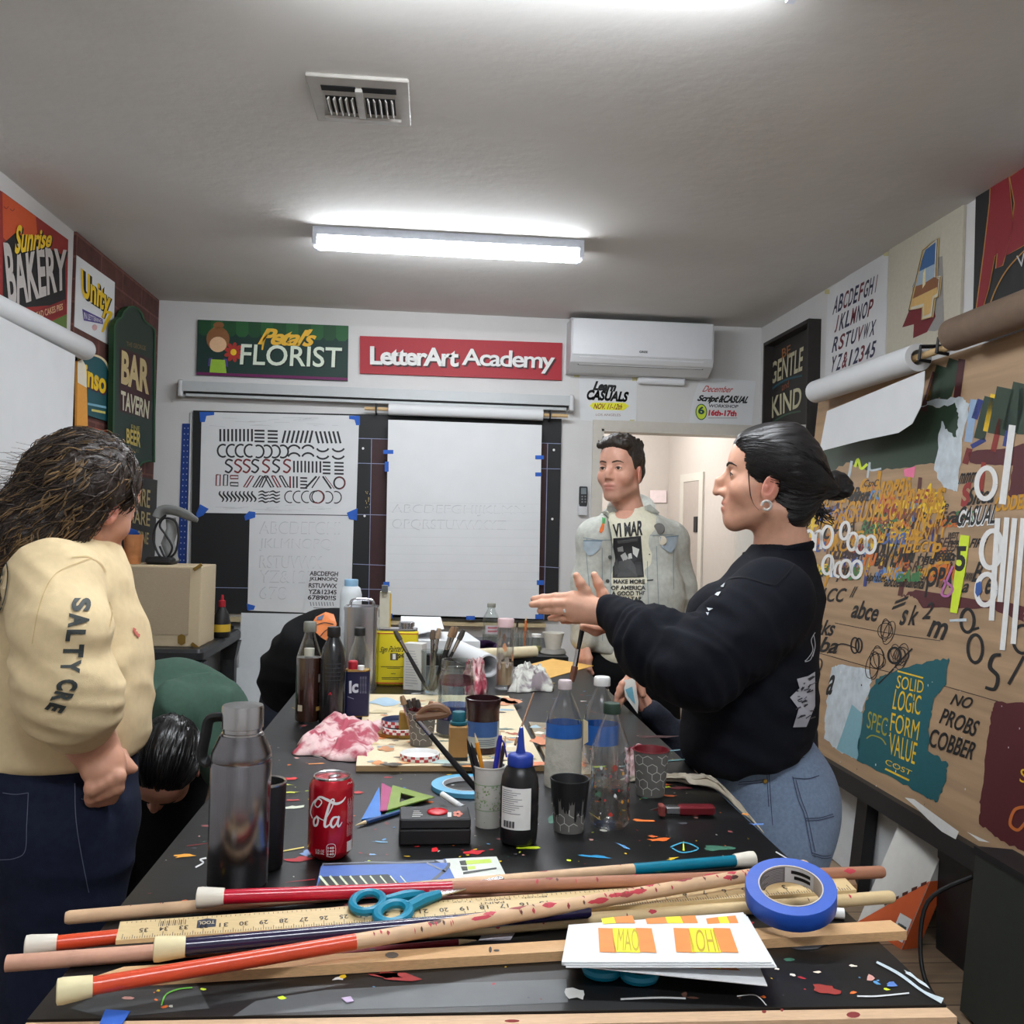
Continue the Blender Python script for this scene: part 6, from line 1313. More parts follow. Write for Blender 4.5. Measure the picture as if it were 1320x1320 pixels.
# white jug with blue cap
p = Vector((at(450,850,3.2).x,3.2,TZ+.0004)); t = thing('white_jug','white plastic bottle with a pale blue cap behind the silver tin','bottle',p)
b = MB(); b.lathe([(.034,0),(.036,.004),(.036,.26),(.03,.282),(.022,.288)],M('milky plastic',(214,220,224),.4),p,26); b.build('bottle_body',t); b = MB(); b.lathe([(.0225,.286),(.023,.288),(.023,.308),(.0215,.31)],P((136,176,206)),p,22); b.build('cap',t)
# dark bottles and blue tin
def bottle(name,label,p,r,h,m,capm,liq=None,prof=None,group='dark bottles at the left of the table',gl=None):
    t = thing(name,label,'bottle',p,group)
    pr = prof or [(r*.92,0),(r,.006),(r,h*.6),(r*.93,h*.68),(r*.55,h*.82),(r*.42,h*.88),(r*.42,h*.91)]
    b = MB(); b.lathe(pr,gl or m,p,30); b.build('bottle_body',t)
    if liq: b = MB(); b.lathe([(r*.9,.003),(r*.975,.008),(r*.975,h*liq),(0,h*liq)],m,p,30,cap1=False); b.build('liquid',t)
    b = MB(); b.lathe([(r*.5,h*.9),(r*.52,h*.905),(r*.52,h*.985),(r*.47,h)],capm,p,22); b.build('cap',t); return t
p = tp_at(396,930); t = bottle('glass_bottle','bottle of brown liquid with grey cap, leftmost of the dark bottles',p,.031,.248,M('brown liquid',(70,42,34),.25,coat=.4),P((126,130,122)),.645,gl=m_glass,prof=[(.029,0),(.031,.006),(.031,.16),(.022,.19),(.0135,.215),(.0125,.225)])
b = MB(); ca = math.degrees(math.atan2(-p.y,-p.x)); cylpatch(b,p,RZ(ca),.0313,-50,-25,.03,.045,P((200,190,170)),3); cylpatch(b,p,RZ(ca),.0313,40,60,.03,.04,P((190,150,80)),3); cylpatch(b,p,RZ(ca),.0313,50,62,.1,.12,P((170,160,150)),3); b.build('label',t)
b = MB(); b.lathe([(.0125,.163),(.0125,.182)],P((220,214,200)),p,18); b.build('mixing_ball',t)
p = tp_at(427,932); t = bottle('glass_bottle','bottle of black liquid with black cap, middle of the dark bottles',p,.0315,.238,M('black liquid',(30,31,34),.25,coat=.4),BLK,None,prof=[(.029,0),(.0315,.006),(.0305,.08),(.0315,.155),(.027,.185),(.016,.208),(.0135,.214)])
b = MB(); ca = math.degrees(math.atan2(-p.y,-p.x)); cyl_stroke(b,p,.0316,[(-.008,.075),(-.004,.08),(-.002,.074)],.003,RED,ca)
for k in range(5): cyl_stroke(b,p,.0316,[(-.02,.15-k*.01),(.02,.15-k*.01)],.0006,P((80,84,90)),ca)
b.build('label',t)
p = tp_at(461,912); t = bottle('glass_bottle','clear bottle with black cap behind the dark blue tin',p,.029,.215,M('tan rinse',(90,76,66),.3),BLK,.2,gl=m_glass)
p = tp_at(459,930); t = thing('enamel_can','dark blue paint tin with white lettering beside the black bottle','can',p); m_bt = M('dark blue tin print',(26,30,62),.3,var=.03)
b = MB(); b.rbox(p+Vector((0,.018,.064)),(.06,.036,.124),m_bt,.006); b.build('tin_body',t)
b = MB()
for z in (.003,.012,.127): b.rbox(p+Vector((0,.018,z)),(.061,.037,.003),m_brass,.006)
b.build('rim',t)
b = MB(); fy = Pl((0,p.y-.0004,0),(0,-1,0)); fy.text(b,'lc',[(450,878),(462,876),(462,893),(450,894)],P((200,206,214)),.0006,.04)
for k in range(3): fy.text(b,'BLENDE',[(464+k*3.2,872),(466+k*3.2,872),(466+k*3.2,894),(464+k*3.2,894)],P((120,124,140)),.0006)
fy.stroke(b,[(448,898),(456,901)],.8,P((150,154,170)),.0006); fy.rect(b,448,864.5,472,866,P((170,130,70)),.0006); b.build('print',t,0)
b = MB(); b.lathe([(.012,.128),(.012,.147),(.009,.15)],RED,p+Vector((-.013,.016,0)),18); b.build('red_cap',t); b = MB(); b.lathe([(.0085,.128),(.0085,.139)],WHT,p+Vector((.008,.006,0)),16); b.build('white_cap',t)
# brush cleaning tube
p = tp_at(650,888); t = thing('brush_washer','tall clear plastic tube with pink cap near the far end of the table','bottle',p)
b = MB(); b.lathe([(.028,0),(.03,.003),(.028,.006),(.0265,.012),(.0265,.188),(.025,.192),(.025,.012)],m_pet,p,28,cap1=False); b.build('tube',t); b = MB(); b.lathe([(.0255,.19),(.0255,.214),(.024,.216)],P((206,176,178)),p,24); b.build('cap',t)
b = MB(); b.lathe([(.0235,.014),(.0235,.08),(0,.08)],P((190,160,120)),p,22,cap1=False); b.build('sediment',t)
b = MB()
for k in range(40): a = r3.uniform(0,6.28); z = r3.uniform(.06,.17); s_ = r3.uniform(.002,.007); b.add([p+Vector((.0268*math.cos(a+s_/.027*math.cos(q)),.0268*math.sin(a+s_/.027*math.cos(q)),z+s_*2*math.sin(q))) for q in (0,1,2,3,4,5)],[tuple(range(6))],r3.choice((P((206,150,110)),P((190,180,170)),P((150,140,130)))))
b.build('paint_film',t,0)
# cloths: crumpled sheets
def cloth(name,label,pts_q,z0,hgt,m,seed,nu=46,nv=34,cat='rag',ridge=9,parent=None,zfun=None):
    """crumpled cloth over a quad of table points"""
    b = MB(); vs = []; q = [Vector(p_) for p_ in pts_q]
    for j in range(nv+1):
        for i in range(nu+1):
            u,v = i/nu,j/nv; e = min(u,1-u,v,1-v)
            p_ = q[0]*(1-u)*(1-v)+q[1]*u*(1-v)+q[2]*u*v+q[3]*(1-u)*v
            w_ = noise.noise(Vector((u*3+seed,v*3,seed))); wx = noise.noise(Vector((u*4,v*4+seed,3.1)))
            rg = (1-abs(noise.noise(Vector((u*ridge*.45+seed,v*ridge*.45,1.7+w_)))*2.2)); rg2 = 1-abs(noise.noise(Vector((u*ridge+wx*2,v*ridge*.6+seed,5.)))*2)
            z = hgt*min(1,e*5)**.6*max(0,.38+.42*rg+.2*rg2+.25*w_)
            edge = .012*noise.noise(Vector((u*6,v*6,seed+9)))
            pp = p_+Vector((edge+.012*wx,edge+.012*w_,0)); zz_ = z0+.002+z
            if zfun: zz_ = zfun(pp,zz_)
            vs.append((pp.x,pp.y,zz_))
    n = nu+1; fs = [(j*n+i,j*n+i+1,(j+1)*n+i+1,(j+1)*n+i) for j in range(nv) for i in range(nu)]
    b.add(vs,fs,m); o = b.build(name,None,80); md = o.modifiers.new('thick','SOLIDIFY'); md.thickness = .0012; return tag(o,label,cat)
def cloth_mat(name,c1,c2,sc_):
    m = M(name,c1,.85,var=.08,vs=90); nt = m.node_tree; N = nt.nodes; L = nt.links; b_ = N['Principled BSDF']; old = b_.inputs['Base Color'].links[0].from_socket
    nz = N.new('ShaderNodeTexNoise'); nz.inputs['Scale'].default_value = sc_; nz.inputs['Detail'].default_value = 3; tc = N.new('ShaderNodeTexCoord'); L.new(tc.outputs['Object'],nz.inputs['Vector'])
    cr = N.new('ShaderNodeValToRGB'); cr.color_ramp.elements[0].position = .46; cr.color_ramp.elements[1].position = .6; L.new(nz.outputs[0],cr.inputs[0])
    mx = N.new('ShaderNodeMix'); mx.data_type = 'RGBA'; L.new(cr.outputs[0],mx.inputs[0]); L.new(old,mx.inputs[6]); mx.inputs[7].default_value = (*rgb(c2),1); L.new(mx.outputs[2],b_.inputs['Base Color']); return m
m_pr = cloth_mat('pink stained rag',(222,190,190),(170,76,92),26); m_gr = cloth_mat('grey stained rag',(206,206,198),(130,120,124),22); m_cr = cloth_mat('cream rag',(226,216,196),(200,190,170),14)
cloth('paint_rag','pink stained crumpled rag lying in front of the dark bottles',[onz(376,972),onz(470,986),onz(506,944),onz(425,930)],TZ,.042,m_pr,2.3,ridge=6)
cloth('paint_rag','white and grey crumpled rag beside the clear brush tube',[onz(653,893),onz(712,892),onz(704,872),onz(662,868)],TZ,.055,m_gr,7.7)
cloth('paint_rag','small pink rag behind the big ribbed jar',[onz(598,900),onz(630,896),onz(622,876),onz(598,874)],TZ,.085,m_pr,4.1)
cloth('paint_rag','pale pink rag with brown stains behind the green capped bottle',[onz(806,1010),onz(838,1000),onz(826,968),onz(806,972)],TZ,.03,m_pr,5.2)
def over(pp,z): return z if pp.x < TXR+.004 else z-.9*(pp.x-TXR-.004)
cloth('cotton_cloth','cream cotton cloth hanging over the table edge beside the patterned cup',[onz(800,1006),onz(860,1008),Vector((TXR+.07,1.72,TZ)),Vector((TXR+.05,1.90,TZ))],TZ,.018,m_cr,1.4,zfun=over,ridge=5,cat='cloth')
# far end: envelope, rolls, papers, counter items
m_env = M('manila envelope',(226,176,90),.6,var=.05); b = MB(); b.slab([onz(x,y,TZ+.002) for x,y in ((664,872),(708,874),(765,858),(712,849),(676,858))],.0015,m_env,Vector((0,0,1))); tag(b.build('manila_envelope',None,0),'flat yellow envelope at the far end of the table','envelope')
def roll(label,a,c,r,z,m=m_paper,name='paper_roll'):
    A,B = onz(a[0],a[1],z+r),onz(c[0],c[1],z+r); b = MB(); L_ = (B-A).length
    b.lathe([(r*.86,.003),(r*.86,0),(r,0),(r,L_),(r*.86,L_),(r*.86,.003)],m,A,26,frame(B-A),cap0=False,cap1=False); return tag(b.build(name),label,'paper roll','paper rolls at the far end of the table')
roll('fat white paper roll with its open end facing the camera',(630,858),(588,838),.038,TZ)
roll('thin cream paper roll lying behind the clear brush tube',(590,845),(690,840),.022,TZ,P((226,214,180)))
b = MB(); pc3 = [Vector((-.11,3.66,CZ+.05)),Vector((.20,3.66,CZ+.05)),Vector((.16,3.98,CZ+.05)),Vector((-.12,3.98,CZ+.05))]; b.slab(pc3,.049,m_paper,Vector((0,0,1))); tag(b.build('paper_ream',None,0),'thick pad of white paper on the black counter','paper')
b = MB(); b.slab([Vector((-.10,3.70,CZ+.058)),Vector((.06,3.72,CZ+.09)),Vector((.05,4.1,CZ+.10)),Vector((-.12,4.1,CZ+.1))],.002,m_paper,Vector((0,0,1))); b.slab([Vector((-.12,3.9,CZ+.05)),Vector((.05,3.9,CZ+.05)),Vector((.05,4.1,CZ+.1)),Vector((-.12,4.1,CZ+.1))],.002,m_paper); tag(b.build('paper_sheet',None,0),'loose white sheets lying on the pad of white paper','paper')
CT = CZ+.0005
def con(px,Y): q = at(px,800,Y); return Vector((q.x,Y,CT))
p = con(633,3.95); t = bottle('clear_bottle','clear glass bottle with pink label on the black counter',p,.034,.175,m_water,P((150,150,140)),.25,None,'glassware on the black counter',gl=m_glass)
b = MB(); cylpatch(b,p,RZ(-95),.0345,-40,60,.05,.085,P((206,196,200)),8)
for z in (.058,.072): cylpatch(b,p,RZ(-95),.0348,-20,50,z,z+.007,P((190,110,120)),8)
b.build('label',t)
b = MB(); p = con(626,3.78); vs = []
for k in range(900):
    d_ = Vector((r3.gauss(0,1),r3.gauss(0,1),abs(r3.gauss(0,1)))).normalized(); c_ = p+Vector((d_.x*.055,d_.y*.03,d_.z*.035)); s_ = .006; u_ = d_.orthogonal().normalized()*s_; b.add([c_-d_*.012-u_,c_-d_*.012+u_,c_+d_*.008],[(0,1,2)],P((70,48,84)) if k % 3 else P((96,70,110)))
tag(b.build('purple_pompom',None,0),'fluffy dark purple cluster on the black counter beside the clear bottle','decoration')
for k,(px,r_,h_,lab) in enumerate(((664,.02,.075,'leftmost small glass jar on the black counter, holding brushes'),(677,.02,.085,'small glass jar with an orange pencil on the black counter'),(692,.022,.06,'short lidded glass jar on the black counter beside the white paper cup'))):
    p = con(px,3.75); t = thing('glass_jar',lab,'jar',p,'small jars on the black counter'); b = MB(); b.lathe([(r_*.95,0),(r_,.004),(r_,h_*.8),(r_*.85,h_*.9),(r_*.85,h_),(r_*.75,h_),(r_*.75,h_*.9),(r_*.9,h_*.78),(r_*.9,.006)],m_glass,p,20,cap1=False); b.build('glass',t)
    b = MB(); b.lathe([(r_*.85,.006),(r_*.85,h_*(.3 if k < 2 else .4)),(0,h_*(.3 if k < 2 else .4))],P((110,96,84)) if k < 2 else P((190,180,110)),p,18,cap1=False); b.build('contents',t)
    if k == 2: b = MB(); b.lathe([(r_*.88,h_),(r_*.88,h_+.012)],WHT,p,18); b.build('lid',t)
p = con(677,3.75); A = p+Vector((0,0,.01)); pencil('orange pencil standing in a glass jar on the black counter',A,A+Vector((.004,0,.135)),ORG,.0,None,.0035) if False else None
t = thing('pencil','orange pencil standing in a glass jar on the black counter','pencil',A); b = MB(); b.tube([A,A+Vector((.003,0,.115))],.0045,ORG,6); b.build('barrel',t,0); b = MB(); b.tube([A+Vector((.003,0,.115)),A+Vector((.0035,0,.13))],[.0043,.0005],m_dow3,6); b.build('point',t)
p = con(664,3.75)
for k,dx in enumerate((-.008,.006)): brush(('left','right')[k]+' of two thin brushes in the leftmost glass jar on the black counter',p+Vector((dx*.5,0,.01)),p+Vector((dx*1.6,0,.12)),P((150,150,150)),BLK,.003,.2,.2)
p = con(714,3.72); cup('paper_cup','white paper cup on the black counter near the doorway',p+Vector((0,0,.018)),.029,.042,.062,P((214,210,200)),P((200,196,186)))
b = MB(); b.lathe([(.05,0),(.052,.004),(.045,.0175)],P((150,146,140)),p,24); tag(b.build('stone_coaster'),'grey dish under the white paper cup on the black counter','dish')
# ------------------------------------------------------------ people: implicit surfaces meshed with surface nets
from mathutils.bvhtree import BVHTree
class SDF:
    def __init__(s,k=.02): s.p = []; s.k = k
    def cap(s,a,b,ra,rb=None,k=None,op='+',st=None):
        s.p.append(('c',np.array(a,float),np.array(b,float),ra,ra if rb is None else rb,s.k if k is None else k,op,st)); return s
    def chain(s,pts,rs,k=None,op='+',st=None):
        for i in range(len(pts)-1): s.cap(pts[i],pts[i+1],rs[i],rs[i+1],k,op,st)
        return s
    def ell(s,c,r,Rm=None,k=None,op='+'):
        s.p.append(('e',np.array(c,float),np.array(r,float),np.array(Rm if Rm is not None else np.eye(3),float),0,s.k if k is None else k,op,None)); return s
    def fn(s,f,lo,hi,op='-',k=.004): s.p.append(('f',f,np.array(lo,float),np.array(hi,float),0,k,op,None)); return s
    def box(s,q,m):
        if q[0] == 'c':
            r = max(q[3],q[4])*(q[7][1] if q[7] else 1)+m; return np.minimum(q[1],q[2])-r,np.maximum(q[1],q[2])+r
        if q[0] == 'e': r = q[2].max()+m; return q[1]-r,q[1]+r
        return q[2],q[3]
    def mesh(s,h):
        bs = [s.box(q,2*h) for q in s.p if q[6] == '+']
        lo = np.min([b[0] for b in bs],0)-h; hi = np.max([b[1] for b in bs],0)+h
        n = np.ceil((hi-lo)/h).astype(int)+1
        D = np.full(n,.05,np.float32); ax = [lo[i]+h*np.arange(n[i]) for i in range(3)]
        for q in s.p:
            k = q[5]; a,b = s.box(q,k+3*h if q[6] == '+' else k+2*h)
            i0 = np.maximum(np.floor((a-lo)/h).astype(int),0); i1 = np.minimum(np.ceil((b-lo)/h).astype(int)+1,n)
            if (i1 <= i0).any(): continue
            sl = tuple(slice(i0[i],i1[i]) for i in range(3))
            X,Y,Z = ax[0][sl[0]][:,None,None],ax[1][sl[1]][None,:,None],ax[2][sl[2]][None,None,:]
            if q[0] == 'c':
                A,B = q[1],q[2]; x,y,z = X-A[0],Y-A[1],Z-A[2]; ba = B-A
                if q[7]:
                    nv,f = np.array(q[7][0],float),q[7][1]; nv = nv/np.linalg.norm(nv); t = (x*nv[0]+y*nv[1]+z*nv[2])*(1-1/f); x,y,z = x-nv[0]*t,y-nv[1]*t,z-nv[2]*t
                    ba = ba-nv*(ba @ nv)*(1-1/f)
                L2 = max(ba @ ba,1e-9); t = np.clip((x*ba[0]+y*ba[1]+z*ba[2])/L2,0,1)
                d = np.sqrt((x-ba[0]*t)**2+(y-ba[1]*t)**2+(z-ba[2]*t)**2)-(q[3]+(q[4]-q[3])*t)
            elif q[0] == 'e':
                x,y,z = X-q[1][0],Y-q[1][1],Z-q[1][2]; Rm = q[3]; r = q[2]
                u = x*Rm[0,0]+y*Rm[1,0]+z*Rm[2,0]; v = x*Rm[0,1]+y*Rm[1,1]+z*Rm[2,1]; w_ = x*Rm[0,2]+y*Rm[1,2]+z*Rm[2,2]
                k0 = np.sqrt((u/r[0])**2+(v/r[1])**2+(w_/r[2])**2); k1 = np.sqrt((u/r[0]**2)**2+(v/r[1]**2)**2+(w_/r[2]**2)**2); d = k0*(k0-1)/np.maximum(k1,1e-6)
            else: d = q[1](X,Y,Z)
            E = D[sl]
            if q[6] == '+': hh = np.maximum(k-np.abs(E-d),0)/max(k,1e-6); D[sl] = np.minimum(E,d)-hh*hh*k*.25
            else: d = -d; hh = np.maximum(k-np.abs(E-d),0)/max(k,1e-6); D[sl] = np.maximum(E,d)+hh*hh*k*.25
        return nets(D,lo,h)
def nets(D,lo,h):
    S = D < 0; n = np.array(D.shape); c = [(i,j,k) for i in (0,1) for j in (0,1) for k in (0,1)]
    cnt = sum(S[i:n[0]-1+i,j:n[1]-1+j,k:n[2]-1+k].astype(np.int8) for i,j,k in c); mix = (cnt > 0) & (cnt < 8)
    idx = np.full(mix.shape,-1,np.int64); ii = np.argwhere(mix); idx[mix] = np.arange(len(ii))
    acc = np.zeros((len(ii),3)); num = np.zeros(len(ii))
    for a in range(8):
        for b in range(a+1,8):
            ca,cb = np.array(c[a]),np.array(c[b])
            if np.abs(ca-cb).sum() != 1: continue
            da = D[tuple((ii+ca).T)]; db = D[tuple((ii+cb).T)]; m = (da < 0) != (db < 0); t = np.where(m,da/np.where(m,da-db,1),0)
            acc += np.where(m[:,None],ca+(cb-ca)*t[:,None],0); num += m
    V = lo+h*(ii+acc/num[:,None]); F = []
    for a in range(3):
        sl0 = [slice(None)]*3; sl1 = [slice(None)]*3; sl0[a] = slice(0,-1); sl1[a] = slice(1,None)
        s0,s1 = S[tuple(sl0)],S[tuple(sl1)]; e = np.argwhere(s0 != s1); b,d = (a+1) % 3,(a+2) % 3
        ok = (e[:,b] > 0) & (e[:,d] > 0) & (e[:,b] < n[b]-1) & (e[:,d] < n[d]-1); e = e[ok]; fl = s0[tuple(e.T)]
        def g(db,dd): q = e.copy(); q[:,b] -= db; q[:,d] -= dd; return idx[tuple(q.T)]
        Q = np.stack([g(1,1),g(0,1),g(0,0),g(1,0)],1); Q[~fl] = Q[~fl][:,::-1]; F.append(Q)
    return V,np.concatenate(F)
def vnormals(V,F):
    N_ = np.zeros_like(V); fn = np.cross(V[F[:,2]]-V[F[:,0]],V[F[:,3]]-V[F[:,1]])
    for k in range(4): np.add.at(N_,F[:,k],fn)
    return N_/np.maximum(np.linalg.norm(N_,axis=1,keepdims=True),1e-9)
def smoothV(V,F,it=2,lam=.5):
    for _ in range(it):
        A = np.zeros_like(V); n = np.zeros(len(V))
        for k in range(4):
            np.add.at(A,F[:,k],V[F[:,(k+1) % 4]]); np.add.at(n,F[:,k],1)
        V = V*(1-lam)+lam*A/np.maximum(n,1)[:,None]
    return V
def wrinkle(V,F,lst,seed=0):
    """lst of (axis, along, across, amp, centre, radius): ridged noise folds running across the axis"""
    N_ = vnormals(V,F); off = np.zeros(len(V))
    for axis,fa,fc,amp,cen,rad in lst:
        a = Vector(axis).normalized(); bb = a.orthogonal().normalized(); cc = a.cross(bb); B_ = np.array([a*fa,bb*fc,cc*fc]); U = V @ B_.T
        wgt = np.ones(len(V)) if cen is None else np.exp(-((V-np.array(cen))**2).sum(1)/rad**2)
        ok = wgt > .03
        for i in np.nonzero(ok)[0]: off[i] += amp*wgt[i]*(1-2.2*abs(noise.noise(Vector(U[i])+Vector((seed,seed*.7,0)))))
    return V+N_*off[:,None]
def sdf_obj(name,parts,m,parent,colf=None):
    """parts: list of (V, F); one mesh object, colour attribute from colf(V)"""
    Vs,Fs,n = [],[],0
    for V,F in parts: Vs.append(V); Fs.append(F+n); n += len(V)
    V,F = np.concatenate(Vs),np.concatenate(Fs); base = np.array(wloc(parent)); me = bpy.data.meshes.new(name)
    me.vertices.add(len(V)); me.vertices.foreach_set('co',(V-base).ravel()); me.loops.add(len(F)*4); me.loops.foreach_set('vertex_index',F.ravel().astype(np.int32))
    me.polygons.add(len(F)); me.polygons.foreach_set('loop_start',np.arange(0,len(F)*4,4,dtype=np.int32)); me.update(calc_edges=True); me.validate()
    me.polygons.foreach_set('use_smooth',[True]*len(me.polygons)); me.materials.append(m)
    if colf is not None:
        at_ = me.color_attributes.new('col','FLOAT_COLOR','POINT'); c = np.ones((len(V),4)); c[:,:3] = colf(V); at_.data.foreach_set('color',c.ravel())
    o = bpy.data.objects.new(name,me); C.objects.link(o); o.parent = parent; WL[o.name] = Vector(base); return o
def bvh(V,F): return BVHTree.FromPolygons([tuple(v) for v in V],[tuple(int(i) for i in f) for f in F])
def hit(tree,px,py,off=.002):
    d = ray(px,py).normalized(); loc,nr,_,_ = tree.ray_cast(CAM,d)
    if loc is None: return None
    if nr.dot(d) > 0: nr = -nr
    return loc+nr*off
class Skin2:                                # draw on a garment: photo outlines cast on its surface
    def __init__(s,tree): s.t = tree
    def tri(s,mb,tris,m,off,sub):
        for _ in range(sub):
            out = []
            for a,b,c in tris: ab,bc,ca = (a+b)/2,(b+c)/2,(c+a)/2; out += [(a,ab,ca),(ab,b,bc),(ca,bc,c),(ab,bc,ca)]
            tris = out
        for tr in tris:
            q = [hit(s.t,p.x,p.y,off) for p in tr]
            if None in q: continue
            if max((q[0]-q[1]).length,(q[1]-q[2]).length,(q[2]-q[0]).length) > .09: continue
            mb.add(q,[(0,1,2)],m)
    def poly(s,mb,pts,m,off=.002,sub=2):
        P_ = [Vector(p) for p in pts]; c = sum(P_,Vector((0,0)))/len(P_); s.tri(mb,[(c,P_[i],P_[(i+1) % len(P_)]) for i in range(len(P_))],m,off,sub)
    def text(s,mb,t,q,m,off=.002,bold=0,shear=0,sub=1):
        v,f,_ = glyphs(t,bold,shear); pts = []
        for u,w_ in v:
            ty = 1-w_; x = (q[0][0]*(1-u)+q[1][0]*u)*(1-ty)+(q[3][0]*(1-u)+q[2][0]*u)*ty; y = (q[0][1]*(1-u)+q[1][1]*u)*(1-ty)+(q[3][1]*(1-u)+q[2][1]*u)*ty; pts.append(Vector((x,y)))
        s.tri(mb,[(pts[k[0]],pts[k[i]],pts[k[i+1]]) for k in f for i in range(1,len(k)-1)],m,off,sub)
    def stroke(s,mb,pts,wd,m,off=.002,sm=True):
        P_ = smoothline([Vector(p) for p in pts],8) if sm and len(pts) > 2 else [Vector(pts[0]).lerp(Vector(pts[1]),k/10) for k in range(11)]
        n = len(P_); L_ = []
        for i in range(n):
            t = P_[min(i+1,n-1)]-P_[max(i-1,0)]; t = t.normalized() if t.length > 1e-6 else Vector((1,0)); nn = Vector((-t.y,t.x))*wd/2
            L_.append((hit(s.t,*(P_[i]+nn),off),hit(s.t,*(P_[i]-nn),off)))
        for i in range(n-1):
            a,b = L_[i],L_[i+1]
            if None in a or None in b or (a[0]-b[0]).length > .06: continue
            mb.add([a[0],a[1],b[1],b[0]],[(0,1,2,3)],m)
